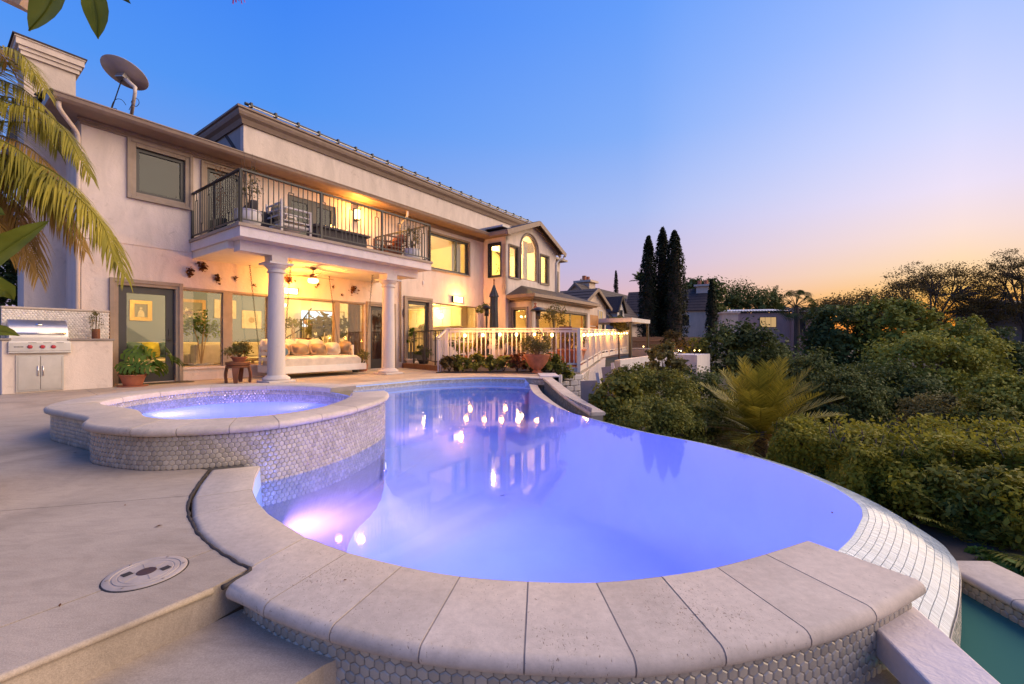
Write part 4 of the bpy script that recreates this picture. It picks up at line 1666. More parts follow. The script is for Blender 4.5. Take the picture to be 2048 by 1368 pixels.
strip([(BW0, 5.062), (GA[0], 5.062)], [(BW0, roofz(BW0)), (GA[0], roofz(GA[0]))])
lo = [(a, max(z, 5.062)) for a, z in arc]
hi = [(a, roofz(a)) for a, z in arc]
strip(lo, hi)
strip([(GA[1], 5.062), (BW1, 5.062)], [(GA[1], roofz(GA[1])), (BW1, roofz(BW1))])
n = len(arc)
vs = [gp_(a, max(z, 5.062), d) for d in (0, 0.2) for a, z in arc]
b.add(vs, [(i, i + 1, n + i + 1, n + i) for i in range(n - 1)])
hb(b, 'gable', M['stucco'])
window(gp_, *GW1, fw=0.05, trim=0.06)
window(gp_, *GW3, fw=0.05, trim=0.06)
# arched window
path = [(GA[0], 3.69)] + arc + [(GA[1], 3.69)]
fr = MB()
cen = (ga_c, 4.6)
inn = []
for a, z in path:
    if z <= spz + 1e-6:
        inn.append((a + (0.05 if a < ga_c else -0.05), max(z, 3.74)))
    else:
        dx, dz = a - ga_c, z - spz
        q = sqrt(dx * dx + dz * dz)
        inn.append((ga_c + dx * (1 - .05 / q), spz + dz * (1 - .05 / q)))
rings = []
for (a, z), (c, y) in zip(path, inn):
    rings.append([gp_(a, z, 0.02), gp_(c, y, 0.02), gp_(c, y, 0.10), gp_(a, z, 0.10)])
rings.append(rings[0])
fr.rings(rings, True, False)
aw = hb(fr, 'arched_window', M['trim'])
ib = MB()
n = len(inn)
ib.add([gp_(a, z, 0.06) for a, z in inn] + [gp_(a, z, 0.066) for a, z in inn], [tuple(range(n - 1, -1, -1)), tuple(range(n, 2 * n))] + [(i, (i + 1) % n, n + (i + 1) % n, n + i) for i in range(n)])
ib.build('pane', M['glass'], aw)
# arch moulding
mo = MB()
ro = [gp_(ga_c - (ga_r + .06) * cos(pi * k / 20), spz + (ga_r + .06) * sin(pi * k / 20), -0.02) for k in range(21)]
mo.tube([gp_(GA[0] - .06, 3.66, -0.02)] + ro + [gp_(GA[1] + .06, 3.66, -0.02)], 0.04, 6)
mo.build('arch_moulding', M['trim'], aw, smooth=True)
# gable roof with boards
ov = 0.35
b = MB()
zL, zR = roofz(BW0) - 0.10, roofz(BW1) - 0.12
for (ua, za, ub, zb_) in ((BW0 - .35, eL - .02, peak[0], peak[1] + .1), (peak[0], peak[1] + .1, BW1 + .35, eR - .10)):
    b.add([(BV + ov, ua, za), (BV + ov, ub, zb_), (-3, ub, zb_), (-3, ua, za), (BV + ov, ua, za + .05), (BV + ov, ub, zb_ + .05), (-3, ub, zb_ + .05), (-3, ua, za + .05)],
          [(3, 2, 1, 0), (4, 5, 6, 7), (0, 1, 5, 4), (1, 2, 6, 5), (2, 3, 7, 6), (3, 0, 4, 7)])
hb(b, 'bay_roof', M['rooftile'])
b = MB()
for (ua, za, ub, zb_) in ((BW0 - .36, eL - .03, peak[0], peak[1] + .09), (peak[0], peak[1] + .09, BW1 + .36, eR - .11)):
    b.beam((BV + ov + .02, ua, za - .055), (BV + ov + .02, ub, zb_ - .055), 0.035, 0.20)
    b.beam((BV + .05, ua, za - .08), (BV + .05, ub, zb_ - .08), 0.10, 0.10)
hb(b, 'barge_board', M['eave'])
hb(MB().box(0.55, BV + .3, BW0 - .32, BW0 - .02, ZE - .06, ZE - .03), 'bay_soffit', M['eave'])
hb(MB().box(0.62, BV + .33, BW0 - .40, BW0 - .30, ZE - .07, ZE + .08), 'bay_gutter', M['gutter'])
hb(MB().tube(spline([(BV + .30, BW1 + .28, eR - .2), (BV + .28, BW1 + .25, eR - .32), (BV + .1, BW1 + .1, eR - .42), (BV + .04, BW1 - .03, eR - .6)], 4) + [(BV + .04, BW1 - .03, 3.0)], 0.045, 8), 'downspout', M['whitepaint'], smooth=True)
# far end of the wing
wall_plane('wing_end_wall', PF(0.75), BW1 + .003, 16.5, 2.9, 5.15, [(15.55, 16.2, 3.2, 4.55)], 0.2, M['stucco'], house)
window(PF(0.75), 15.55, 16.2, 3.2, 4.55, fw=0.05, trim=0.05)
hb(MB().box(-1.5, 1.05, BW1 + .02, 16.8, 5.15, 5.25), 'wing_eave', M['gutter'])
wall_plane('bay_lower_wall', PF(BV - .01), BW0 + .21, 15.3, 2.62, 2.89, [], 0.2, M['stucco'], house)

# --- sunroom in front of the bay
SU0, SU1, SV = 11.45, 17.0, 2.25
SZ = 2.72
SW1 = (1.30, 1.96, 0.5, 2.28)
SD = (0.35, 0.95, 0.25, 2.2)
wall_plane('sunroom_side_wall', PS(SU0), 0.003, SV, 0.0, SZ + .08, [SW1, SD], 0.18, M['stucco'], house)
SW2 = (11.85, 16.5, 0.55, 2.28)
wall_plane('sunroom_front_wall', PF(SV), SU0, SU1, 0.0, SZ + .08, [SW2], 0.18, M['stucco'], house)
window(PS(SU0), *SW1, fw=0.05, trim=0.10)
window(PS(SU0), *SD, fw=0.06, trim=0.08)
window(PF(SV), *SW2, splits=(13.4, 14.95), fw=0.05, trim=0.10)
b = MB()
ea = 0.38
A_ = [(-0.2, SU0 - ea), (SV + ea, SU0 - ea), (SV + ea, SU1 + ea), (-.2, SU1 + ea)]
apex = [(0.9, SU0 + 1.0, 3.52), (0.9, SU1 - 1.0, 3.52)]
zr = SZ + .16
b.add([(SV + ea, SU0 - ea, zr), (SV + ea, SU1 + ea, zr), apex[1], apex[0]], [(0, 1, 2, 3)])
b.add([(-.2, SU0 - ea, zr), (SV + ea, SU0 - ea, zr), apex[0], (-.2, SU0 + 1, 3.52)], [(0, 1, 2, 3)])
b.add([(SV + ea, SU1 + ea, zr), (-.2, SU1 + ea, zr), (-.2, SU1 - 1, 3.52), apex[1]], [(0, 1, 2, 3)])
b.add([apex[0], apex[1], (-.2, SU1 - 1, 3.52), (-.2, SU0 + 1, 3.52)], [(0, 1, 2, 3)])
hb(b, 'sunroom_roof', M['rooftile'])
b = MB()
for k, (e, z0, z1) in enumerate(((ea + .02, SZ + .02, SZ + .155), (ea - .10, SZ - .04, SZ + .018), (0.10, SZ - .10, SZ - .042))):
    b.box(-.2, SV + e, SU0 - e, SU1 + e, z0, z1)
hb(b, 'sunroom_eave', M['eave'])

# --- rooms behind the glass
def room(u0, u1, v0, v1, z0, z1, back, side, floor=M['roomfloor'], ceil=M['ceil'], left=None, partial=None):
    hb(MB().box(v0 - .1, v0, u0, u1, z0, z1), 'room_back_wall', back)
    if left is not False:
        hb(MB().box(v0, v1, u0 - .1, u0, z0, z1), 'room_side_wall', left or side)
    hb(MB().box(v0, v1, u1, u1 + .1, z0, z1), 'room_side_wall', side)
    hb(MB().box(v0 - .1, v1, u0 - .1, u1 + .1, z0 - .1, z0), 'room_floor', floor)
    hb(MB().box(v0 - .1, v1, u0 - .1, u1 + .1, z1, z1 + .08), 'room_ceiling', ceil)


room(-1.35, 6.46, -3.6, -0.225, 0.0, 2.6, M['bluewall'], M['bluewall'])
hb(MB().box(-3.598, -3.55, 3.55, 6.455, 0.001, 2.598), 'room_back_wall', M['roomwall'])
hb(MB().box(-3.549, -0.24, 6.40, 6.456, 0.001, 2.598), 'room_side_wall', M['roomwall'])
room(6.58, 10.95, -4.6, -0.225, 0.2, 2.62, M['roomwall'], M['roomwall'])
room(6.9, 10.9, -3.6, -0.225, 3.1, 5.3, M['roomwall'], M['roomwall'])
room(11.25, 15.2, -2.2, 0.95, 3.0, 5.85, M['roomwall'], M['roomwall'], left=False)
hb(MB().box(-2.2, 0.0, 11.15, 11.25, 3.0, 5.85), 'room_side_wall', M['roomwall'])
room(11.66, 16.9, -0.9, 2.05, 0.2, 2.6, M['roomwall'], M['roomwall'], left=False)
hb(MB().box(-0.9, 0.0, 11.56, 11.66, 0.2, 2.6), 'room_side_wall', M['roomwall'])
room(15.42, 16.45, -0.9, 0.52, 3.0, 5.1, M['roomwall'], M['roomwall'])

# lamps that are lit
WARM = (1.0, 0.54, 0.13)
WARM2 = (1.0, 0.62, 0.20)


def hp_(v, u, z):
    return HP(v, u, z)


LAMPS = [('room_lamp', (-1.6, 0.3, 2.3), 45, WARM2, .15), ('room_lamp', (-1.6, 3.0, 2.4), 45, WARM2, .15), ('room_lamp', (-2.0, 5.0, 2.3), 70, WARM2, .15),
         ('kitchen_lamp', (-1.6, 8.0, 2.35), 85, WARM2, .15), ('kitchen_lamp', (-2.4, 9.9, 2.35), 90, WARM2, .15), ('bedroom_lamp', (-2.6, 8.3, 4.9), 130, WARM2, .15),
         ('bay_lamp', (-0.8, 12.6, 5.3), 400, WARM2, .15), ('sunroom_lamp', (0.6, 13.0, 2.2), 120, WARM, .15), ('wing_lamp', (-0.3, 15.9, 4.7), 40, WARM2, .1)]
for nm, p, e, c, r in LAMPS:
    point_lamp(nm, HP(*p), e * 2.7, c, r)
# ================================================================== PATIO AND BALCONY THINGS
HW = hw


def place_dx(o):
    return o


# --- barbecue island
isl = hthing('barbecue_island', 'stucco barbecue island with pearl tiled splash wall beside the dark door', 'barbecue island', 0.0, 0.0)
MB().box(0.16, 0.64, -2.66, -1.24, 0.0, 0.925).build('counter_body', M['stucco'], isl, bevel=0.01)
MB().box(0.15, 0.665, -1.87, -1.215, 0.927, 0.965).build('countertop', M['grout'], isl, bevel=0.006)
MB().box(0.15, 0.665, -2.68, -2.55, 0.927, 0.965).build('countertop', M['grout'], isl, bevel=0.006)
MB().box(0.02, 0.145, -2.62, -1.20, 0.0, 1.50).build('splash_wall', M['stucco'], isl)
MB().box(0.0, 0.165, -2.63, -1.19, 1.502, 1.545).build('splash_cap', M['trav'], isl, bevel=0.012)
# pearl tiles on the splash wall (in the island's own frame)
keep = len(isl.children)
hex_wall([Vector((0.146, -1.21, 0)), Vector((0.146, -2.60, 0))], 1.498, 0.97, isl, single=300, flip=1, pitch=0.043)
hx = [o for o in isl.children if o.name.startswith('hex_til')]
M['hex_light'] = tilemat('light_pearl_tile', (0.62, 0.57, 0.50), 0.12, 0.25, 0.8)
hl_me = HEX_ME.copy()
hl_me.materials.clear()
hl_me.materials.append(M['hex_light'])
for o in hx:
    if o.data == HEX_ME:
        o.data = hl_me
    else:
        o.data.materials.clear()
        o.data.materials.append(M['hex_light'])

g = hthing('gas_grill', 'built in stainless gas grill with three red knobs', 'grill', 0.0, -2.21)
gw = 0.37
b = MB()
hood = [(0.17, 0.98), (0.17, 1.22), (0.22, 1.285), (0.36, 1.30), (0.48, 1.24), (0.56, 1.14), (0.60, 1.02), (0.60, 0.98)]
b.rings([[(x, y, z) for x, z in hood] for y in (-gw + .01, gw - .01)], True, True)
hd = b.build('hood', M['steel'], g, auto=0.5)
MB().tube([(0.645, -gw + .05, 1.055), (0.645, gw - .05, 1.055)], 0.014, 10).build('hood_handle', M['chrome'], hd, smooth=True)
b = MB()
for y in (-gw + .07, gw - .07):
    b.tube([(0.59, y, 1.055), (0.645, y, 1.055)], 0.009, 8)
b.build('handle_bracket', M['chrome'], hd, smooth=True)
X = Matrix.Translation((0.505, 0.0, 1.215)) @ Matrix.Rotation(radians(48), 4, 'Y')
MB().lathe([(0.0, 0.0), (0.032, 0.0), (0.036, 0.008), (0.030, 0.012), (0.0, 0.012)], 20, X=X @ Matrix.Diagonal((0.6, 1.25, 1, 1))).build('thermometer', M['chrome'], hd, smooth=True)
MB().box(0.15, 0.645, -gw, gw, 0.90, 0.979).build('firebox', M['steel'], g, bevel=0.004)
MB().box(0.641, 0.69, -gw - .012, gw + .012, 0.735, 0.905).build('control_panel', M['steel'], g, bevel=0.008)
MB().box(0.641, 0.70, -gw - .012, gw + .012, 0.705, 0.732).build('drip_lip', M['steel'], g, bevel=0.004)
for y in (-0.13, 0.02, 0.155):
    X = Matrix.Translation((0.69, y, 0.815)) @ Matrix.Rotation(radians(90), 4, 'Y')
    k = MB().lathe([(0.032, 0.0), (0.030, 0.02), (0.025, 0.024), (0.024, 0.042), (0.0, 0.044)], 18, X=X).build('knob', M['red'], g, auto=0.8)
    MB().lathe([(0.038, 0.0005), (0.038, 0.006), (0.031, 0.006)], 18, X=X).build('knob_ring', M['chrome'], k)
b = MB()
for k in range(7):
    b.box(0.6905, 0.6925, -0.315 + k * 0.016, -0.303 + k * 0.016, 0.806, 0.822)
b.build('badge', M['black'], g)
for y in (-0.1, 0.08, 0.24):
    MB().box(0.6905, 0.6945, y - .05, y + .05, 0.885, 0.893).build('vent_slot', M['black'], g)
cb = MB()
frame_rect(lambda a, z, d: (0.642 - d, a, z), -0.29, 0.29, 0.03, 0.665, 0.022, -0.018, 0.0, cb)
cd = cb.build('door_frame', M['steel'], g)
for s in (-1, 1):
    d = MB().box(0.644, 0.657, min(s * .003, s * .266), max(s * .003, s * .266), 0.054, 0.641).build('cabinet_door', M['steel'], g, bevel=0.003)
    MB().tube([(0.658, s * .032, 0.30), (0.69, s * .032, 0.30), (0.69, s * .032, 0.47), (0.658, s * .032, 0.47)], 0.0085, 8).build('door_handle', M['chrome'], d, smooth=True)


# --- potted plants
def pot_mesh(r0, r1, h, rim=0.015, t=0.012):
    return MB().lathe([(r0 * .98, 0), (r0, 0.005), (r0 + (r1 - r0) * .6, h * .6), (r1, h - rim * 1.6), (r1 + rim, h - rim * 1.5), (r1 + rim, h), (r1 - t, h), (r1 - t * 1.5, h - .03), (0.001, h - .03)], 24)


def trailing(name, label, v, u, z):
    t = hthing(name, label, 'plant', v, u, z)
    MB().lathe([(0.055, 0), (0.062, 0.02), (0.062, 0.19), (0.052, 0.19), (0.05, 0.17), (0.001, 0.17)], 20).build('pot', M['wood'], t, auto=.8)
    P = []
    st = MB()
    for k in range(26):
        a = random.uniform(0, 2 * pi)
        h0 = 0.48 + random.uniform(-.04, .04)
        r1 = random.uniform(.05, .11)
        drop = random.uniform(.12, .38)
        for q in range(16):
            f = q / 15
            P.append((r1 * min(1, f * 2.5) * cos(a), r1 * min(1, f * 2.5) * sin(a), h0 + .06 * sin(min(1, f * 2.2) * pi) - drop * f ** 1.3))
    st.tube([(0, 0, .16), (0.005, 0, .5)], 0.006, 6)
    st.build('stem', M['bark'], t)
    leaf_mesh('foliage', P, 0.022, LM['olive'], up=.0, aspect=.8, parent=t)


trailing('succulent_plant', 'trailing succulent in a slim brown pot on the barbecue counter', 0.40, -1.44, 0.966)


def monstera_leaf(L, mat, parent):
    # split leaf: lobes with deep notches along both sides of the midrib
    out = []
    lobes = 5
    half = []
    for k in range(lobes):
        f0 = k / lobes
        w = L * 0.46 * sin(pi * (0.18 + 0.76 * (k + .5) / lobes)) ** 0.8
        y0, y1 = -0.12 * L + L * 1.05 * f0, -0.12 * L + L * 1.05 * (k + .86) / lobes
        half += [(0.09 * L, y0 + .02 * L), (w * 0.92, y0 + 0.10 * L), (w, y1 + .09 * L), (0.13 * L, y1 + .0 * L)]
    tip = (0, L * 0.98)
    b = MB()
    bend = lambda x, y: (x, y, -0.30 * (y / L) ** 2 * L - 0.9 * abs(x) ** 1.7 / L ** .7 * 0.5 + 0.02)
    for s in (1, -1):
        for k in range(lobes):
            q = half[k * 4:k * 4 + 4]
            y0, y1 = -0.12 * L + L * 1.05 * k / lobes, -0.12 * L + L * 1.05 * (k + 1) / lobes
            mid_pts = [(0, max(y0, 0)), (0, max(min(y1, L * .97), 0.02))]
            poly = [mid_pts[0]] + [(s * x, y) for x, y in q] + [mid_pts[1]]
            b.add([bend(x, y) for x, y in poly], [(0, 1, 4, 5), (1, 2, 3, 4)])
    o = b.build('leaf', mat, parent, smooth=False)
    a = o.data.attributes.new('tone', 'FLOAT', 'FACE')
    a.data.foreach_set('value', [random.uniform(.2, .8)] * len(o.data.polygons))
    return o


t = hthing('monstera_plant', 'split leaf monstera in a terracotta pot in front of the dark door', 'plant', 0.62, -0.93, 0.0)
pm = pot_mesh(0.15, 0.215, 0.22).build('pot', M['terra'], t, auto=.7)
MB().lathe([(0.24, 0), (0.25, 0.02), (0.22, 0.02), (0.001, 0.015)], 24).build('saucer', M['terra'], t)
pm.location.z = 0.022
leaves = [(-0.06, -0.12, .62, -60, 40, .30), (-0.02, 0.04, .68, -20, 62, .30), (0.05, 0.16, .72, 25, 60, .34), (0.12, 0.30, .50, 10, 30, .36), (0.10, 0.56, .62, 30, 65, .40),
          (0.2, 0.42, .42, 60, 25, .30), (0.12, -0.02, .40, -40, 20, .28), (0.08, .72, .50, 60, 75, .30), (0.18, .12, .36, 20, 10, .26), (-.02, -.2, .42, -80, 20, .26)]
for x, y, z, yaw, pitch, L in leaves:
    l = monstera_leaf(L * 1.3, LM['house'], t)
    l.location = (x * 1.2, y, z * 1.08)
    l.rotation_euler = (radians(-random.uniform(10, 40)), radians(50 + random.uniform(-15, 15)), radians(yaw))
    base = Vector((0, 0, .2))
    MB().tube(spline([base, base.lerp(Vector((x, y, z)), .5) + Vector((0, 0, .12)), Vector((x, y, z))], 5), 0.007, 6).build('stem', LM['house'], t)
P, O, T = clumps(30, 30, (0.16, .16, .12), (0, 0, .25), .5, .4, .8, 3)
leaf_mesh('undergrowth', P, 0.05, LM['shrub'], parent=t, out=O, tone=T)
tag(MB().box(0.10, 0.52, -0.78, 0.16, 0.001, 0.014).build('door_mat', M['soil'], None, HP(0, 0, 0), RZ), 'brown doormat in front of the dark door by the barbecue', 'doormat')

# --- stool with a bromeliad bowl
st = hthing('stool', 'round carved wooden stool with four arched legs beside the near column', 'stool', 1.50, 0.66, 0)
b = MB().lathe([(0.19, 0.33), (0.235, 0.34), (0.24, 0.37), (0.215, 0.385), (0.24, 0.40), (0.245, 0.455), (0.22, 0.47), (0.001, 0.468)], 28)
b.build('seat', M['wood'], st, auto=.7)
for k in range(4):
    a = pi / 4 + k * pi / 2 + .2
    ca, sa = cos(a), sin(a)
    pts = [(0.205 * ca, 0.205 * sa, .35), (0.235 * ca, .235 * sa, .2), (0.225 * ca, .225 * sa, 0.0)]
    leg = MB()
    rings = []
    for (x, y, z), w in zip(spline(pts, 5), np.linspace(0.075, 0.032, 11)):
        tx, ty = -sa, ca
        rings.append([(x + tx * w + ca * .022, y + ty * w + sa * .022, z), (x - tx * w + ca * .022, y - ty * w + sa * .022, z), (x - tx * w - ca * .022, y - ty * w - sa * .022, z), (x + tx * w - ca * .022, y + ty * w - sa * .022, z)])
    leg.rings(rings, True, True)
    leg.build('leg', M['wood'], st)


def bowl_plant(label, v, u, z, name='potted_plant', R=.2, h=.3, pot=.12, mat=None, n=26, per=50, size=.05, red=False, poth=.12, potmat=None, group=None, cat='plant', seed=1, tall=1.0):
    t = hthing(name, label, cat, v, u, z, group)
    pot_mesh(pot * .75, pot, poth).build('pot', potmat or M['terra'], t, auto=.7)
    P, O, T = clumps(n, per, (R, R, h * .5), (0, 0, poth + h * .45), .35, .35, .8, seed)
    leaf_mesh('foliage', P, size, mat or LM['shrub'], parent=t, out=O, tone=T, up=.5)
    b = MB()
    for k in range(7):
        a = k * .9 + seed
        b.tube([(0, 0, poth * .7), (R * .3 * cos(a), R * .3 * sin(a), poth + h * .3), (R * .6 * cos(a), R * .6 * sin(a), poth + h * .6)], [.008, .006, .003], 5)
    b.build('stem', M['bark'], t)
    if red:
        b = [(R * .5 * cos(k * .8), R * .5 * sin(k * .8) - R * .3, poth + .05 + .05 * (k % 3)) for k in range(60)]
        leaf_mesh('red_leaves', np.array(b) + RNG.normal(size=(60, 3)) * .03, .07, LM['deadleaf'], parent=t, up=.8)
    return t


bowl_plant('jade and red bromeliad bowl standing on the carved stool', 1.5, 0.68, .47, R=.26, h=.34, red=True, pot=.15, poth=.10, mat=LM['olive'], seed=4)

# --- swing bed hung on four chains
sw = hthing('swing_bed', 'white hanging swing bed on four chains under the balcony', 'swing bed', 0, 0, 0)
BF, BB, BLu, BRu = 1.50, 0.28, 1.60, 3.98
MB().box(BF - .045, BF, BLu, BRu, .13, .30).build('front_board', M['whitepaint'], sw, bevel=.008)
MB().box(BB, BB + .045, BLu, BRu, .13, .30).build('rear_board', M['whitepaint'], sw, bevel=.008)
for u in (BLu, BRu - .045):
    MB().box(BB + .046, BF - .046, u, u + .045, .13, .30).build('side_board', M['whitepaint'], sw)
MB().box(BB + .046, BF - .046, BLu + .046, BRu - .046, .22, .26).build('bed_base', M['oak'], sw)
for u in (BLu + .02, BRu - .065):
    for k, z in enumerate((.42, .56, .70)):
        MB().box(BB + .02, BF - .55, u, u + .03, z, z + .09).build('end_slat', M['whitepaint'], sw)
    for v in (BB + .02, BF - .62):
        MB().box(v, v + .06, u - .002, u + .032, .30, .82).build('end_post', M['whitepaint'], sw)
for k, z in enumerate((.42, .56, .70)):
    MB().box(BB + .0, BB + .03, BLu + .06, BRu - .06, z, z + .09).build('back_slat', M['whitepaint'], sw)
b = MB()
nx, ny = 26, 12
rings = []
for i in range(ny + 1):
    f = i / ny
    row = []
    for j in range(nx + 1):
        q = j / nx
        row.append((BB + .07 + (BF - BB - .10) * f, BLu + .10 + (BRu - BLu - .26) * q, .535 - .05 * (max(0, abs(f - .5) * 2 - .8) * 5) ** 2 - .05 * (max(0, abs(q - .5) * 2 - .92) * 12) ** 2 + .008 * sin(q * 30 + f * 7) * f))
    rings.append(row)
b.rings(rings, False, False)
for edge in (rings[0], rings[-1], [r[0] for r in rings], [r[-1] for r in rings]):
    b.rings([edge, [(p[0], p[1], .265) for p in edge]], False, False)
b.build('mattress', M['linen'], sw, smooth=True)


def chain(parent, p, q, r=0.011):
    p, q = Vector(p), Vector(q)
    L = (q - p).length
    n = int(L / 0.052)
    b = MB()
    d = (q - p) / L
    s0 = d.orthogonal().normalized()
    s1 = d.cross(s0)
    for k in range(n):
        c = p + d * (L * (k + .5) / n)
        s = s0 if k % 2 else s1
        ring = [c + d * .034 * cos(2 * pi * j / 8) + s * .016 * sin(2 * pi * j / 8) for j in range(9)]
        b.tube(ring, 0.0045, 4, cap=False)
    b.tube([p + d * -.02 + s0 * .03 * cos(a) + d * .03 * sin(a) for a in np.linspace(0, 2 * pi, 11)], .006, 5, cap=False)
    o = b.build('chain', M['iron'], parent)
    return o


chain(sw, (0.20, 1.45, 2.85), (0.32, 1.66, .30))
chain(sw, (1.56, 1.80, 2.85), (1.46, 1.66, .30))
chain(sw, (0.14, 3.66, 2.85), (0.32, 3.92, .30))
chain(sw, (1.36, 4.28, 2.85), (1.46, 3.94, .30))
tag(sw, None, None)


def cushion(label, v, u, z, w, h, mat, tilt=18, yaw=0, th=.15, group='cushions on the swing bed', name='cushion', roll=0):
    t = hthing(name, label, 'cushion', v, u, z, group)
    X = Matrix.Rotation(radians(yaw), 4, 'Z') @ Matrix.Rotation(radians(-tilt), 4, 'Y') @ Matrix.Rotation(radians(roll), 4, 'X') @ Matrix.Rotation(radians(90), 4, 'Y')
    b = MB().pillow((-h * .5, 0, 0), h, w, th, X)
    o = b.build('cover', mat, t, smooth=True)
    sp = []
    for j in range(33):
        a = 2 * pi * j / 32
        ca, sa = cos(a), sin(a)
        q = (abs(ca) ** 2.6 + abs(sa) ** 2.6) ** (-1 / 2.6)
        sp.append(X @ Vector((-h * .5 + h / 2 * q * ca, w / 2 * q * sa, 0)))
    MB().tube(sp, .006, 5, cap=False).build('piping', mat, t, smooth=True)
    return t


tan_spots = [(1.98, 'leftmost tan cushion in the front row on the swing bed'), (2.50, 'middle tan cushion in the front row on the swing bed'), (3.02, 'rightmost tan cushion in the front row on the swing bed')]
for u, lb in tan_spots:
    cushion(lb, 0.72, u, .545, .50, .34, M['tan'], 24)
for k, u in enumerate((1.86, 2.28, 2.72, 3.10)):
    cushion(['pale cushion behind the leftmost tan cushion', 'pale cushion peeking out between the left and middle tan cushions', 'pale cushion peeking out between the middle and right tan cushions', 'pale cushion behind the rightmost tan cushion'][k], 0.50, u, .545, .52, .46, M['linen'], 20, roll=random.uniform(-6, 6))
cushion('large pale cushion at the right end of the swing bed', .75, 3.42, .545, .42, .38, M['linen'], 25, yaw=-15)
cushion('striped brown cushion leaning on the right end board of the swing bed', .70, 3.76, .545, .40, .40, M['tan'], 20, yaw=-60)
t = hthing('bolster', 'dark round bolster at the left end of the swing bed', 'cushion', .95, 1.80, .545 + .11)
MB().tube([(-.28, 0, 0), (-.26, 0, 0), (.26, 0, 0), (.28, 0, 0)], [.06, .11, .11, .06], 16).build('cover', M['bluefab'], t, auto=.8)
MB().ball((.285, 0, 0), .02, 8, 5).build('button', M['tan'], t, smooth=True)

# --- plant pots at the far end of the bed
for k, (v, u, lb, pm) in enumerate(((.75, 4.14, 'small dark pot under the far end of the swing bed', M['black']), (.62, 4.42, 'brown pot with a spiky plant beside the far porch door', M['wood']), (.42, 4.66, 'terracotta pot by the far porch door frame', M['terra']))):
    bowl_plant(lb, v, u, 0, R=.16, h=.5 if k else .2, pot=.12, poth=.20, potmat=pm, mat=LM['olive'], n=14, per=22, size=.06, seed=20 + k)

# --- ceiling fan
fan = hthing('ceiling_fan', 'lit ceiling fan under the balcony ceiling', 'ceiling fan', 1.10, 2.62, 2.86)
MB().lathe([(.08, 0), (.075, -.03), (.03, -.06), (.012, -.06), (.012, -.16), (.05, -.17), (.09, -.20), (.09, -.26), (.06, -.28)], 20).build('motor', M['wood'], fan, auto=.7)
MB().lathe([(.06, -.285), (.125, -.30), (.13, -.36), (.10, -.40), (0.001, -.405)], 20).build('light_bowl', M['lampglass'], fan, smooth=True)
for k in range(3):
    a = radians(100 + 120 * k)
    X = Matrix.Rotation(a, 4, 'Z') @ Matrix.Rotation(radians(10), 4, 'X')
    MB().add([X @ Vector(p) for p in [(.09, -.02, -.235), (.20, -.055, -.235), (.66, -.07, -.235), (.68, 0, -.235), (.66, .05, -.235), (.2, .04, -.235), (.09, .02, -.235)]] +
             [X @ Vector(p) for p in [(.09, -.02, -.225), (.20, -.055, -.225), (.66, -.07, -.225), (.68, 0, -.225), (.66, .05, -.225), (.2, .04, -.225), (.09, .02, -.225)]],
             [tuple(range(6, -1, -1)), tuple(range(7, 14))] + [(i, (i + 1) % 7, 7 + (i + 1) % 7, 7 + i) for i in range(7)]).build('blade', M['wood'], fan)
point_lamp('fan_lamp', HP(1.10, 2.62, 2.36), 210, (1.0, .40, .06), .12)


# --- wall lamps
def box_lamp(label, u, z, w=.48, h=.15, power=30):
    t = hthing('wall_lamp', label, 'wall lamp', 0, u, z, 'lit wall lamps on the house')
    MB().box(0.002, .03, -w / 2, w / 2, -h / 2 - .02, h / 2 + .02).build('back_plate', M['iron'], t)
    MB().box(.031, .10, -w / 2 + .01, w / 2 - .01, -h / 2, h / 2).build('lamp_glass', M['lampglass'], t, bevel=.01)
    b = MB().box(.03, .108, -w / 2 - .008, -w / 2 + .008, -h / 2 - .012, h / 2 + .012).box(.03, .108, w / 2 - .008, w / 2 + .008, -h / 2 - .012, h / 2 + .012)
    b.build('end_cap', M['iron'], t)
    point_lamp('wall_lamp_light', HP(.24, u, z), power * 3, (1.0, .40, .06), .08)


box_lamp('long lit wall lamp above the picture windows behind the swing bed', 2.51, 2.31, power=16)
box_lamp('lit wall lamp above the kitchen window', 9.31, 2.62, .55, .22, power=40)
t = hthing('wall_lantern', 'lit lantern on the wall beside the balcony doors', 'wall lamp', 0, 4.63, 4.92, 'lit wall lamps on the house')
MB().box(.002, .03, -.07, .07, -.2, .2).build('back_plate', M['iron'], t)
MB().box(.07, .19, -.06, .06, -.14, .14).build('lamp_glass', M['lampglass'], t)
b = MB()
for y in (-.065, .065):
    for x in (.065, .195):
        b.box(x - .006, x + .006, y - .006, y + .006, -.16, .16)
b.box(.055, .205, -.075, .075, .161, .18).box(.055, .205, -.075, .075, -.18, -.161).box(.03, .10, -.02, .02, .181, .20)
b.build('lantern_frame', M['iron'], t)
point_lamp('lantern_light', HP(.32, 4.63, 4.95), 140, (1.0, .40, .06), .08)

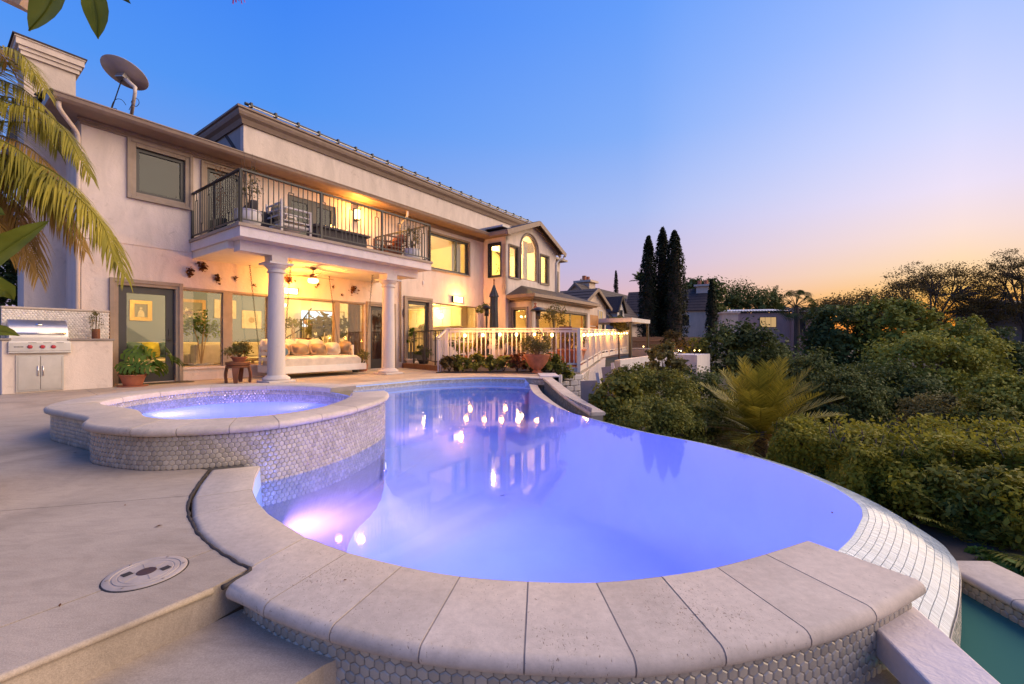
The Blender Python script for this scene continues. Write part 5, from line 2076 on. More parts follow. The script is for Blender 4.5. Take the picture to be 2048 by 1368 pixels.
# --- metal leaves on the wall
for k, (u, z, s, lb) in enumerate(((.24, 2.53, .13, 'rust leaf ornament just right of the near door frame'), (.48, 2.69, .14, 'highest rust leaf ornament on the porch wall'), (.79, 2.44, .11, 'rust leaf ornament above the first window post'),
                                   (1.19, 2.49, .075, 'small rust leaf ornament above the second picture window'), (1.63, 2.38, .06, 'tiny rust leaf ornament left of the near column'), (3.38, 2.57, .10, 'rust leaf ornament behind the ceiling fan'),
                                   (3.86, 2.56, .06, 'tiny rust leaf ornament right of the ceiling fan'), (4.16, 2.36, .06, 'tiny low rust leaf ornament above the last picture window'), (4.56, 2.54, .14, 'curled rust leaf ornament left of the far column'),
                                   (2.52, 2.62, .15, 'round twig wreath above the long wall lamp'))):
    t = hthing('wall_ornament', lb, 'wall ornament', .02, u, z, 'rust leaf ornaments on the porch wall')
    n = 46 if s > .1 else 24
    P = RNG.normal(size=(n, 3)) * np.array([.012, s * .42, s * .42])
    P[:, 0] = np.abs(P[:, 0])
    leaf_mesh('leaves', P, s * .55, LM['deadleaf'], parent=t, up=0, aspect=.7)
    MB().box(-.018, -.006, -.02, .02, -.02, .02).build('hook', M['iron'], t)
t = hthing('wall_ring', 'dark oval ring hung on the wall left of the kitchen door', 'wall ornament', .03, hw(808, 626, 0)[0], hw(808, 626, 0)[1])
MB().tube([(0, .07 * cos(a), .17 * sin(a)) for a in np.linspace(0, 2 * pi, 25)], .014, 6, cap=False).build('ring', M['iron'], t, smooth=True)
MB().box(-.025, .02, -.012, .012, .155, .19).build('hook', M['iron'], t)
t = hthing('wind_chime', 'pale glass wind chime hanging from the balcony corner', 'wind chime', 2.3, BU1 - .05, 3.0)
MB().tube([(0, 0, 0), (0, 0, -.45)], .003, 5).build('cord', M['iron'], t)
MB().lathe([(.002, -.25), (.035, -.30), (.03, -.38), (.002, -.42)], 12).build('glass_bell', M['ceramic'], t, smooth=True)

# --- balcony furniture
BZ = SL_Z1 + .002


def bchair(label, v, u, yaw, frame, cush, w=.70, d=.70, name='armchair', back=.80, cat='chair'):
    t = thing(name, label, cat, HP(v, u, BZ), RZ + radians(yaw), 'seats on the balcony')
    for x in (-d / 2, d / 2 - .04):
        for y in (-w / 2, w / 2 - .04):
            MB().box(x, x + .04, y, y + .04, 0, .62 if x > 0 else back).build('leg', frame, t)
    for y in (-w / 2, w / 2 - .04):
        MB().box(-d / 2 + .041, d / 2, y, y + .045, .62, .655).build('arm', frame, t)
        for z in (.34, .48):
            MB().box(-d / 2 + .041, d / 2 - .041, y + .008, y + .03, z, z + .025).build('arm_slat', frame, t)
    MB().box(-d / 2 + .041, d / 2 - .041, -w / 2 + .041, w / 2 - .041, .24, .29).build('seat_frame', frame, t)
    MB().pillow((0.01, 0, .36), d - .12, w - .12, .14).build('seat_cushion', cush, t, smooth=True)
    for z in (.45, .58, .71):
        MB().box(-d / 2 + .008, -d / 2 + .03, -w / 2 + .041, w / 2 - .041, z, z + .03).build('back_slat', frame, t)
    X = Matrix.Translation((-d / 2 + .13, 0, .60)) @ Matrix.Rotation(radians(78), 4, 'Y')
    MB().pillow((0, 0, 0), .42, w - .12, .14, X).build('back_cushion', cush, t, smooth=True)
    return t


bchair('pale slatted metal armchair at the near end of the balcony', 1.95, 1.55, 90, M['railpaint'], M['sofa'], .72, .70)
bchair('orange cushioned dark armchair at the far end of the balcony', 1.75, 4.62, -100, M['wood'], M['orangefab'], .72, .72)
t = thing('wicker_loveseat', 'dark wicker loveseat behind the pale metal armchair', 'sofa', HP(1.05, 1.35, BZ), RZ + radians(80), 'seats on the balcony')
MB().box(-.36, -.22, -.62, .62, .05, .84).build('backrest', M['darkfab'], t, bevel=.03)
MB().box(-.219, .38, -.50, .50, .05, .36).build('seat_base', M['darkfab'], t, bevel=.02)
for y in (-.62, .50):
    MB().box(-.219, .38, y, y + .12, .05, .62).build('arm', M['darkfab'], t, bevel=.03)
MB().pillow((.08, 0, .42), .56, .96, .16).build('seat_cushion', M['tan'], t, smooth=True)
t = thing('fire_table', 'long dark fire table with small flames on the balcony', 'fire table', HP(1.55, 3.05, BZ), RZ)
MB().box(-.32, .32, -.80, .80, .50, .56).build('tabletop', M['darkfab'], t, bevel=.008)
MB().box(-.26, .26, -.72, .72, .0, .498).build('table_base', M['darkfab'], t, bevel=.01)
for k, y in enumerate((-.2, -.12, -.03, .05, .28, .36, .44, -.34)):
    h = random.uniform(.06, .14)
    MB().lathe([(.001, .561), (.022, .58), (.018, .58 + h * .4), (.001, .58 + h)], 8, c=(random.uniform(-.03, .03), y, 0)).build('flame', M['flame'], t, smooth=True)
point_lamp('fire_light', HP(1.55, 3.1, BZ + .75), 18, (1.0, .45, .12), .08)
for k, (v, u, lb, hh, sd) in enumerate(((2.25, .55, 'white ceramic planter with a thin tall plant at the near balcony corner', .9, 31), (2.15, 5.08, 'white ceramic planter with a bushy plant at the far balcony corner', .75, 32))):
    t = hthing('balcony_planter', lb, 'planter', v, u, BZ, 'planters on the balcony')
    MB().lathe([(.16, 0), (.22, .06), (.25, .22), (.24, .33), (.255, .345), (.255, .36), (.225, .36), (.22, .32), (.001, .32)], 24).build('pot', M['ceramic'], t, auto=.7)
    P, O, T = clumps(26 if k else 16, 20, (.22, .22, hh * .5), (0, 0, .36 + hh * .5), .3, .3, 1.2, sd)
    leaf_mesh('foliage', P, .05, LM['olive'], parent=t, out=O, tone=T)
    b = MB()
    for q in range(6):
        a = q * 1.05
        b.tube([(0, 0, .3), (.06 * cos(a), .06 * sin(a), .36 + hh * .5), (.13 * cos(a), .13 * sin(a), .36 + hh * (1.0 + .2 * (q % 3)))], [.01, .007, .003], 5)
    b.build('stem', M['bark'], t)
t = hthing('wall_plant', 'dried branch with leaves standing by the balcony side window', 'plant', .9, .52, BZ)
P = [(random.uniform(-.1, .1), random.uniform(-.1, .1), random.uniform(.4, 1.6)) for k in range(140)]
leaf_mesh('foliage', P, .05, LM['deadleaf'], parent=t)
MB().tube([(0, 0, 0), (.02, .01, .8), (-.03, .03, 1.7)], [.012, .009, .003], 5).build('stem', M['bark'], t)
MB().lathe([(.09, 0), (.13, .2), (.11, .2), (.001, .19)], 14).build('pot', M['black'], t)

# --- satellite dish
dc = dp(248, 150, 9.45)
vd = (dc - Vector((0, 0, EYE))).normalized()
rt = Vector((vd.y, -vd.x, 0)).normalized()
upv = rt.cross(vd)
axis = (vd * .62 + (rt * .36 + upv * .93) * .78).normalized()
t = thing('satellite_dish', 'brown satellite dish on a mast above the left roof edge', 'satellite dish', dc)
Q = axis.to_track_quat('Z', 'Y').to_matrix().to_4x4()
R_ = .41
MB().lathe([(.001, -.03), (.2, -.014), (.30, .018), (R_, .055), (R_ + .008, .06), (R_, .068), (.30, .030), (.2, -.002), (.001, -.018)], 36, X=Q).build('reflector', M['dish'], t, smooth=True)
foot = dp(262, 236, 9.6) - dc
elb = dp(270, 186, 9.35) - dc
MB().tube([(axis * -.06), elb + Vector((0, 0, .12)), elb, foot], [.045, .04, .032, .032], 10).build('mast', M['dish'], t, smooth=True)
MB().box(-.10, .10, -.08, .08, -.06, .06, X=Matrix.Translation(axis * -.08) @ Q).build('bracket', M['steel'], t, bevel=.015)
MB().tube([axis * -.1, dp(222, 222, 9.5) - dc], .012, 6).build('strut', M['iron'], t)
loops = [[dp(262, 205, 9.4), dp(268, 196, 9.4), dp(276, 199, 9.4), dp(278, 207, 9.4), dp(272, 213, 9.4), dp(264, 210, 9.4), dp(258, 220, 9.4)],
         [dp(221, 220, 9.45), dp(226, 205, 9.45), dp(234, 198, 9.45), dp(244, 200, 9.45), dp(252, 210, 9.45)],
         [dp(201, 216, 9.45), dp(222, 217, 9.45), dp(232, 217, 9.45), dp(233, 221, 9.45), dp(226, 223, 9.45), dp(212, 219, 9.45)]]
for lp in loops:
    MB().tube(spline([p - dc for p in lp], 5), .006, 5).build('cable', M['black'], t)

# --- skimmer lid in the deck
lc = gp(293, 1146)
t = thing('skimmer_lid', 'round grey skimmer lid set flush in the concrete deck', 'skimmer lid', (lc.x, lc.y, 0), radians(18))
t.scale = (.88, .88, 1)
M['lid'] = plain('lid_plastic', (0.40, 0.335, 0.275), 0.55, var=.15, scale=10)
rr = .146
MB().lathe([(rr + .006, .0008), (rr + .003, .002), (rr, .002)], 40, cap=False).build('gap_ring', M['mastic'], t)
MB().lathe([(rr, .001), (rr, .004), (rr - .006, .006), (.122, .006), (.120, .0035), (.116, .0035), (.114, .006), (.10, .0065), (.098, .005), (.095, .005), (.093, .0065), (.001, .007)], 40).build('lid_disc', M['lid'], t, auto=.5)
MB().lathe([(.036, .0072), (.034, .0085), (.001, .0085)], 24).build('centre_cap', plain('brown_cap', (.06, .03, .025), .5), t)
for s in (-1, 1):
    X = Matrix.Translation((s * .068, s * .006, .0075)) @ Matrix.Rotation(radians(45), 4, 'Z')
    MB().box(-.017, .017, -.017, .017, 0, .0008, X).build('finger_hole', M['mastic'], t)
for k in range(6):
    a = k * pi / 3 + .3
    MB().lathe([(.006, .006), (.005, .008), (.001, .008)], 8, c=(.131 * cos(a), .131 * sin(a), 0)).build('screw', M['grout'], t)
for k in range(3):
    X = Matrix.Rotation(k * pi / 3, 4, 'Z')
    MB().box(-.09, -.04, -.001, .001, .0068, .0082, X).box(.04, .09, -.001, .001, .0068, .0082, X).build('rib', M['lid'], t)
# fallen leaf on the deck and one on the water
for nm, p, lb, s in (('fallen_leaf', gp(317, 1052, .004), 'tiny dry leaf lying on the concrete deck', .03), ('floating_leaf', gp(1664, 1025, -.146), 'small leaf floating near the vanishing edge', .035)):
    o = leaf_mesh(nm, [(0, 0, 0)], s, LM['deadleaf'], up=5)
    o.location = p
    tag(o, lb, 'leaf')
# ================================================================== INSIDE THE ROOMS
def picture(label, v, u0, u1, z0, z1, frame, mat_in, w=.06, depth=.03, motif=None, group='framed pictures indoors', side=None):
    t = hthing('framed_picture', label, 'picture', v, (u0 + u1) / 2, (z0 + z1) / 2, group)
    W_, H_ = u1 - u0, z1 - z0
    frame_rect(lambda a, z, d: (depth - d, a, z), -W_ / 2, W_ / 2, -H_ / 2, H_ / 2, w, 0, depth).build('frame', frame, t)
    MB().box(.002, .008, -W_ / 2 + w, W_ / 2 - w, -H_ / 2 + w, H_ / 2 - w).build('canvas', mat_in, t)
    if motif:
        motif(t, W_ - 2 * w, H_ - 2 * w)
    return t


M['paper'] = plain('picture_paper', (.55, .48, .36), .8)
M['greycanvas'] = plain('grey_canvas', (.22, .22, .22), .8)


def bust(t, w, h):
    MB().prism([(-.28 * w, -.48 * h), (.28 * w, -.48 * h), (.24 * w, -.1 * h), (.08 * w, .05 * h), (-.1 * w, .05 * h), (-.22 * w, -.15 * h)], 0, .003, Matrix(((0, 0, 1, .009), (1, 0, 0, 0), (0, 1, 0, 0), (0, 0, 0, 1)))).build('pale_shape', M['linen'], t)
    MB().lathe([(.09 * h, 0), (.09 * h, .003)], 14, X=Matrix(((0, 0, 1, .009), (1, 0, 0, 0), (0, 1, 0, .17 * h), (0, 0, 0, 1)))).build('round_shape', M['linen'], t)


def blob(t, w, h):
    MB().lathe([(.28 * h, 0), (.26 * h, .003)], 10, X=Matrix(((0, 0, 1, .009), (1, 0, 0, 0), (0, 1, 0, -.05 * h), (0, 0, 0, 1)))).build('round_shape', M['tan'], t)


BWV = -3.598
picture('gilt framed picture on the blue wall seen through the near door', BWV, -.03, .46, 1.50, 2.07, M['gold'], M['greycanvas'], .10, motif=bust)
picture('large pale framed picture behind the first picture window', BWV, .98, 1.78, 1.42, 2.20, M['oak'], M['greycanvas'], .09, motif=None)
picture('pale framed picture behind the first window post', BWV, 2.02, 2.64, 1.66, 2.25, M['linen'], M['paper'], .12, motif=blob)
picture('pale square framed picture behind the second picture window', BWV, 2.82, 3.42, 1.36, 1.95, M['linen'], M['paper'], .12, motif=blob)


def sofa(label, v, u, w, d=.95, mat=None, yaw=0, h=.90, n=2):
    t = thing('sofa', label, 'sofa', HP(v, u, 0), RZ + radians(yaw), 'sofas in the living room')
    m = mat or M['sofa']
    MB().box(-d / 2, d / 2, -w / 2, w / 2, .06, .30).build('base', m, t, bevel=.02)
    MB().box(-d / 2, -d / 2 + .22, -w / 2, w / 2, .302, h).build('backrest', m, t, bevel=.06)
    for y in (-w / 2, w / 2 - .2):
        MB().box(-d / 2 + .222, d / 2, y, y + .2, .302, .62).build('arm', m, t, bevel=.05)
    cw = (w - .42) / n
    for k in range(n):
        y = -w / 2 + .21 + cw * (k + .5)
        MB().pillow((.10, y, .39), d - .26, cw - .01, .18, e=4).build('seat_cushion', m, t, smooth=True)
    return t


sofa('long beige sofa against the blue wall behind the near door', -3.0, .35, 2.3, n=3)
sofa('second beige sofa against the blue wall behind the picture windows', -3.0, 2.65, 2.1, n=2)
sofa('beige armchair behind the first picture window', -1.45, .95, 1.0, .9, n=1, yaw=-160, h=.85)
for k, (u, m, lb) in enumerate(((-.12, 'bluefab', 'blue cushion left of the yellow one on the sofa'), (.26, 'yellowfab', 'yellow cushion on the sofa behind the near door'), (.62, 'bluefab', 'blue cushion right of the yellow one on the sofa'))):
    cushion(lb, -2.78, u, .48, .46, .44, M[m], 18, roll=random.uniform(-20, 20), group='cushions on the sofa')
t = hthing('coffee_table', 'pale coffee table in front of the sofa behind the near door', 'table', -1.9, .2, 0)
MB().box(-.3, .3, -.5, .5, .36, .41).build('tabletop', M['linen'], t, bevel=.01)
for x in (-.26, .2):
    for y in (-.46, .4):
        MB().box(x, x + .06, y, y + .06, 0, .36).build('leg', M['oak'], t)


def indoor_plant(label, v, u, z, h, R, potmat, pr, ph, seed, mat=None, n=24, per=26, size=.10, flowers=None, name='indoor_plant', base=.55):
    t = hthing(name, label, 'plant', v, u, z, 'house plants behind the windows')
    pot_mesh(pr * .8, pr, ph).build('pot', potmat, t, auto=.7)
    P, O, T = clumps(n, per, (R, R, h * (1 - base) * .6), (0, 0, ph + h * (base + (1 - base) * .4)), .35, .35, 1, seed)
    leaf_mesh('foliage', P, size, mat or LM['house'], parent=t, out=O, tone=T, up=.3, aspect=.45)
    b = MB()
    for k in range(5):
        a = k * 1.3 + seed
        b.tube([(0, 0, ph - .04), (R * .2 * cos(a), R * .2 * sin(a), ph + h * .45), (R * .5 * cos(a), R * .5 * sin(a), ph + h * .8)], [.015, .01, .004], 5)
    b.build('stem', M['oak'], t)
    if flowers:
        P = np.array(flowers) + RNG.normal(size=(50, 3)) * np.array([.05, .10, .05])
        leaf_mesh('flowers', P, .07, LM['flower'], parent=t, up=.2, aspect=.9)
    return t


fz = hw(381, 625, -.75)
indoor_plant('tall plant with white orchids in a pale ribbed pot behind the first picture window', -.75, .72, .0, 1.25, .42, M['ceramic'], .25, .36, 5, flowers=(.1, fz[0] - .72, fz[1]), mat=LM['house'])
indoor_plant('low leafy green plant on the side table behind the first picture window', -1.2, 1.72, .42, .32, .30, M['ceramic'], .12, .12, 6, n=16, size=.06, base=.2)
t = hthing('side_table', 'small pale side table under the low green plant', 'table', -1.2, 1.72, 0)
MB().box(-.3, .3, -.35, .35, .38, .42).build('tabletop', M['oak'], t, bevel=.008)
for x in (-.28, .22):
    for y in (-.33, .27):
        MB().box(x, x + .06, y, y + .06, 0, .38).build('leg', M['oak'], t)
# console with plants behind the swing bed
t = hthing('console_table', 'dark console table behind the swing bed inside the window', 'table', -.75, 3.1, 0)
MB().box(-.22, .22, -.75, .75, .74, .80).build('tabletop', M['wood'], t, bevel=.006)
MB().box(-.20, .20, -.70, .70, .58, .738).build('apron', M['wood'], t)
for x in (-.2, .14):
    for y in (-.7, .64):
        MB().box(x, x + .06, y, y + .06, 0, .58).build('leg', M['wood'], t)
indoor_plant('dark leafy plant in a white pot on the console table', -.75, 3.05, .80, .62, .24, M['ceramic'], .11, .20, 8, mat=LM['shrub'], n=16, per=14, base=.4)
indoor_plant('bushy plant at the left end of the console table', -.75, 2.42, .80, .5, .22, M['terra'], .10, .14, 9, n=14, per=16, size=.05, mat=LM['olive'], base=.3)
t = indoor_plant('large drooping plant behind the last picture window post', -.8, 4.22, 0, 1.35, .55, M['black'], .2, .4, 10, mat=LM['olive'], n=22, per=20, size=.24, base=.45)
# aquarium on a cream cabinet, stair rail
t = hthing('aquarium', 'glowing aquarium with bright corals at the back of the living room', 'aquarium', -3.0, 5.35, 1.42)
MB().box(-.25, -.235, -.70, .70, .0, .62).build('back_light', M['crystal'], t)
frame_rect(lambda a, z, d: (.24 - d, a, z), -.71, .71, 0, .63, .025, 0, .02).build('tank_rim', M['black'], t)
pane_rect(lambda a, z, d: (.22 - d, a, z), -.68, .68, .03, .6, 0).build('pane', M['glass'], t)
cors = [((.55, .35, .25), 'coral'), ((.45, .12, .10), 'red_coral'), ((.7, .68, .6), 'pale_coral'), ((.2, .25, .1), 'green_coral')]
for k in range(16):
    c, nm = cors[k % 4]
    if nm not in M:
        M[nm] = plain(nm, c, .7, bump=.5, bscale=30)
    r = random.uniform(.06, .13)
    MB().ball((random.uniform(-.15, .12), -.6 + 1.2 * k / 15, random.uniform(.08, .30)), r, 8, 6, (1, 1, .9)).build('coral', M[nm], t, smooth=True)
MB().box(-.24, .23, -.69, .69, -.002, .03).build('sand_bed', M['linen'], t)
area_lamp('tank_lamp', HP(-3.0, 5.35, 1.98), (0, 0, -1), 12, (.85, .9, 1), .5)
t = hthing('cabinet', 'cream cabinet under the aquarium', 'cabinet', -3.02, 5.35, 0)
MB().box(-.26, .22, -.75, .75, 0, 1.40).build('carcass', M['roomwall'], t, bevel=.01)
for y in (-.72, .02):
    d = MB().box(.221, .24, y, y + .70, .06, 1.34).build('door', M['roomwall'], t, bevel=.006)
    MB().tube([(.245, y + (.62 if y < 0 else .08), .9), (.245, y + (.62 if y < 0 else .08), 1.05)], .008, 6).build('handle', M['iron'], d)
t = hthing('stair_railing', 'dark stair railing rising behind the swing bed', 'railing', -2.7, 3.72, 0)
p0, p1 = Vector((0, 0.0, .98)), Vector((0, .62, 1.35))
p2 = Vector((0, 1.0, 1.95))
MB().tube([p0, p1], .022, 6).tube([Vector((0, .63, 1.62)), p2 + Vector((0, 0, .15))], .022, 6).build('handrail', M['iron'], t)
for k in range(9):
    y = .04 + k * .11
    z = 1.0 + y * .6 if y < .62 else 1.62 + (y - .63) * 1.25
    MB().box(-.009, .009, y - .009, y + .009, .45 + y * .3, z).build('baluster', M['iron'], t)
MB().box(-.03, .03, .585, .645, .4, 1.7).build('newel_post', M['iron'], t)
t = hthing('pedestal', 'dark flared pedestal beside the stair railing', 'pedestal', -2.2, 4.15, 0)
MB().lathe([(.14, 0), (.12, .1), (.10, .7), (.14, .9), (.24, 1.0), (.24, 1.04)], 16).build('column', M['wood'], t, auto=.6)
pp = hw(565, 611, -2.4)
t = hthing('pendant_lamp', 'small lit glass pendant beside the stairs', 'pendant lamp', -2.4, pp[0], pp[1], 'pendant lamps indoors')
MB().tube([(0, 0, .1), (0, 0, 2.6 - pp[1])], .006, 5).build('cord', M['iron'], t)
MB().lathe([(.02, .10), (.12, .05), (.10, -.04), (.001, -.07)], 16).build('lamp_glass', M['lampglass'], t, smooth=True)
# boards seen through the far porch door
b = hthing('curtain', 'brown pleated curtain behind the far porch door', 'curtain', -.75, 5.62, 0)
rows = [[(.05 * sin(k * 1.3), -.75 + 1.5 * k / 48, z) for k in range(49)] for z in (.05, 2.3)]
MB().rings(rows, False, False).build('fabric', plain('brown_curtain', (.25, .14, .10), .9), b, smooth=True)
MB().tube([(0, -.8, 2.32), (0, .8, 2.32)], .015, 6).build('curtain_rod', M['iron'], b)

# --- kitchen
t = hthing('kitchen_cabinets', 'cream kitchen cabinets on the end wall behind the kitchen window', 'cabinets', -2.5, 10.6, .2)
MB().box(-1.9, 1.6, -.25, .34, 0, .86).build('base_cabinet', M['roomwall'], t)
MB().box(-1.92, 1.62, -.29, .34, .862, .90).build('worktop', M['grout'], t, bevel=.005)
for k in range(6):
    d = MB().box(-1.86 + k * .58, -1.86 + k * .58 + .55, -.272, -.252, .06, .83).build('cabinet_door', M['roomwall'], t, bevel=.006)
    d = MB().box(-1.86 + k * .58, -1.86 + k * .58 + .55, -.02, .001, 1.42, 2.2).build('cabinet_door', M['roomwall'], t, bevel=.006)
MB().box(-1.9, 1.6, .002, .34, 1.40, 2.22).build('wall_cabinet', M['roomwall'], t)
MB().box(-1.9, 1.6, -.05, .34, 2.23, 2.30).build('crown', M['roomwall'], t)
pd_ = hw(881, 632, -1.0)
t = hthing('pendant_lamp', 'round lit pendant inside the kitchen window', 'pendant lamp', -1.0, pd_[0], pd_[1], 'pendant lamps indoors')
MB().ball((0, 0, 0), .12, 14, 10).build('lamp_glass', M['lampglass'], t, smooth=True)
MB().tube([(0, 0, .12), (0, 0, .26)], .012, 6).tube([(.05 * cos(a), 0, .31 + .05 * sin(a)) for a in np.linspace(0, 2 * pi, 13)], .008, 5).tube([(0, 0, .36), (0, 0, 2.62 - pd_[1])], .006, 5).build('cord', M['iron'], t)
for k in range(6):
    v, u = -1.2 - (k % 2) * 1.3, 8.6 + (k // 2) * .8
    t = hthing('ceiling_spotlight', '%s kitchen ceiling spotlight from the left behind the long window' % ['first', 'second', 'third', 'fourth', 'fifth', 'last'][k], 'spotlight', v, u, 2.617, 'recessed kitchen spotlights')
    MB().lathe([(.075, 0), (.075, -.008), (.055, -.010)], 16, cap=False).build('ring', M['ceramic'], t)
    MB().lathe([(.054, -.006), (.001, -.007)], 14).build('lens', M['bulb'], t)
pc = hw(835, 645, -4.55)
picture('small framed print seen through the kitchen door', -4.598, 8.9, 9.6, 1.45, 2.05, M['iron'], M['paper'], .05, motif=blob)
picture('second framed print beside the kitchen door print', -4.598, 9.8, 10.5, 1.45, 2.05, M['iron'], M['paper'], .05, motif=blob)
picture('brown picture behind the kitchen pendant', -4.598, 7.6, 8.6, 1.2, 2.05, M['oak'], M['tan'], .05)
indoor_plant('spiky green plant inside the kitchen window', -.9, 8.4, .98, .5, .22, M['ceramic'], .10, .16, 14, n=14, per=12, mat=LM['olive'], base=.2)
# --- upstairs
t = hthing('wardrobe', 'white wardrobe in the lit upstairs bedroom', 'wardrobe', -3.2, 9.4, 3.1)
MB().box(-.35, .25, -.9, .9, 0, 1.5).build('carcass', M['ceramic'], t, bevel=.01)
for y in (-.88, .01):
    MB().box(.251, .27, y, y + .87, .05, 1.46).build('door', M['ceramic'], t, bevel=.006)
for k, (v, u, z, w, h, lb) in enumerate(((-.45, 9.75, 3.4, .5, 1.65, 'tan curtain at the right end of the upstairs bedroom window'), (.72, 13.2, 3.1, .35, 2.5, 'pale curtain in the right half of the arched window'), (.72, 14.3, 3.1, .5, 2.0, 'pale curtain in the window right of the arched window'))):
    b = hthing('curtain', lb, 'curtain', v, u, z, 'curtains upstairs')
    rows = [[(.045 * sin(q * 1.7), -w / 2 + w * q / 30, zz) for q in range(31)] for zz in (0, h)]
    MB().rings(rows, False, False).build('fabric', M['sofa'] if k == 0 else M['linen'], b, smooth=True)
    MB().tube([(0, -w / 2 - .05, h + .02), (0, w / 2 + .05, h + .02)], .012, 6).build('curtain_rod', M['iron'], b)
al = hw(896, 538, -1.2)
t = hthing('arc_lamp', 'dark arched floor lamp in the upstairs bedroom', 'floor lamp', -1.2, al[0], 3.1)
MB().tube(spline([(0, .0, 0), (0, .0, .55), (0, .05, .75), (0, .18, .82), (0, .3, .74)], 5), .014, 6).build('stem', M['iron'], t, smooth=True)
MB().lathe([(.03, .74), (.09, .64)], 12, c=(0, .3, 0), cap=False).build('shade', M['iron'], t)
MB().lathe([(.14, 0), (.14, .02), (.001, .03)], 16).build('base', M['iron'], t)
indoor_plant('vine like plant behind the narrow bay side window', .62, 11.6, 3.1, 1.6, .26, M['terra'], .12, .25, 16, n=22, per=7, mat=LM['shrub'], size=.10, base=.25)
t = hthing('chandelier', 'lit chandelier in the sunroom', 'chandelier', 1.0, 12.9, 2.0)
MB().tube([(0, 0, .05), (0, 0, .6)], .01, 5).build('stem', M['iron'], t)
b = MB()
for k in range(6):
    a = k * pi / 3
    MB().ball((.26 * cos(a), .26 * sin(a), .06), .05, 8, 6).build('bulb', M['lampglass'], t, smooth=True)
    b.tube(spline([(0, 0, .05), (.14 * cos(a), .14 * sin(a), -.05), (.26 * cos(a), .26 * sin(a), .02)], 4), .008, 5)
b.build('arm', M['iron'], t)
picture('tall dark picture on the sunroom back wall', -.898, 13.2, 13.9, .9, 2.0, M['iron'], M['tan'], .05)

# ================================================================== TIMBER DECK WITH WHITE RAILING
DZ = 0.15
C0, C1, C2, C3 = Vector((-1.98, 13.0, 0)), Vector((1.98, 12.8, 0)), Vector((4.3, 20.8, 0)), Vector((7.0, 26.2, 0))
S0 = HP(.03, 6.52)
dk = thing('timber_deck', 'raised timber deck with white baluster railing beside the sunroom', 'deck', (0, 0, 0))
dpoly = [(S0.x, S0.y), (C0.x, C0.y), (C1.x, C1.y), (C2.x, C2.y), (C3.x, C3.y), xy(HP(-.05, 22)), xy(HP(-.05, 6.52))]
MB().prism(dpoly, DZ - .04, DZ).build('deck_boards', M['deckwood'], dk)
MB().beam(S0 + Vector((0, 0, DZ / 2 - .01)), C0 + Vector((0, 0, DZ / 2 - .01)), .05, DZ + .04).build('step_face', M['deckwood'], dk)


def lv(a, zz):
    return Vector((a.x, a.y, zz))


lifts = {0: 0.0, 1: 0.0, 2: .20, 3: .34}
ends = [(C0, C1, 0, 0), (C1, C2, 0, .20), (C2, C3, .20, .34)]
for a, b2, l0, l1 in ends:
    MB().beam(lv(a, DZ - .10 + l0), lv(b2, DZ - .10 + l1), .05, .20).build('fascia', M['railpaint'], dk)
    MB().beam(lv(a, 1.30 + l0), lv(b2, 1.30 + l1), .09, .04).build('top_rail', M['railpaint'], dk)
    MB().beam(lv(a, 1.22 + l0), lv(b2, 1.22 + l1), .035, .06).build('upper_rail', M['railpaint'], dk)
    MB().beam(lv(a, .25 + l0), lv(b2, .25 + l1), .035, .05).build('lower_rail', M['railpaint'], dk)
    Lr = (b2 - a).length
    n = int(Lr / .128)
    for k in range(1, n):
        f = k / n
        p = a.lerp(b2, f)
        ll = l0 + (l1 - l0) * f
        MB().box(-.016, .016, -.016, .016, .27 + ll, 1.19 + ll, X=Matrix.Translation((p.x, p.y, 0))).build('baluster', M['railpaint'], dk)
    for f in ([0, .36, .72, 1.0] if a is C0 else [.25, .5, .75, 1.0]):
        p = a.lerp(b2, f)
        ll = l0 + (l1 - l0) * f
        w = .05
        MB().box(-w, w, -w, w, DZ + ll - .15, 1.28 + ll, X=Matrix.Translation((p.x, p.y - .01, 0))).build('post', M['railpaint'], dk)
# stub of stair rail at the left end
MB().beam(lv(C0, 1.28), C0 + Vector((-.22, -.35, 1.02)), .07, .04).build('stair_rail', M['railpaint'], dk)
for k in range(4):
    p = C0 + Vector((-.22, -.35, 0)) * ((k + .6) / 4)
    MB().box(-.019, .019, -.019, .019, .0, 1.22 - .26 * (k + .6) / 4, X=Matrix.Translation((p.x, p.y, 0))).build('baluster', M['railpaint'], dk)
# dark iron rail on the deck edge by the kitchen door
ir = thing('iron_railing', 'dark iron railing on the step in front of the kitchen door', 'railing', (0, 0, 0))
q0, q1 = lv(HP(.35, 6.75), 0), Vector((-1.95, 13.35, 0))
for a, b2 in ((q0, q1),):
    MB().beam(lv(a, DZ + 1.12), lv(b2, DZ + 1.12), .05, .035).build('top_rail', M['iron'], ir)
    MB().beam(lv(a, DZ + .12), lv(b2, DZ + .12), .03, .025).build('bottom_rail', M['iron'], ir)
    n = 22
    for k in range(n + 1):
        p = a.lerp(b2, k / n)
        w = .025 if k % 7 == 0 else .009
        MB().box(-w, w, -w, w, DZ + (.0 if k % 7 == 0 else .12), DZ + 1.11, X=Matrix.Translation((p.x, p.y, 0))).build('post' if k % 7 == 0 else 'baluster', M['iron'], ir)

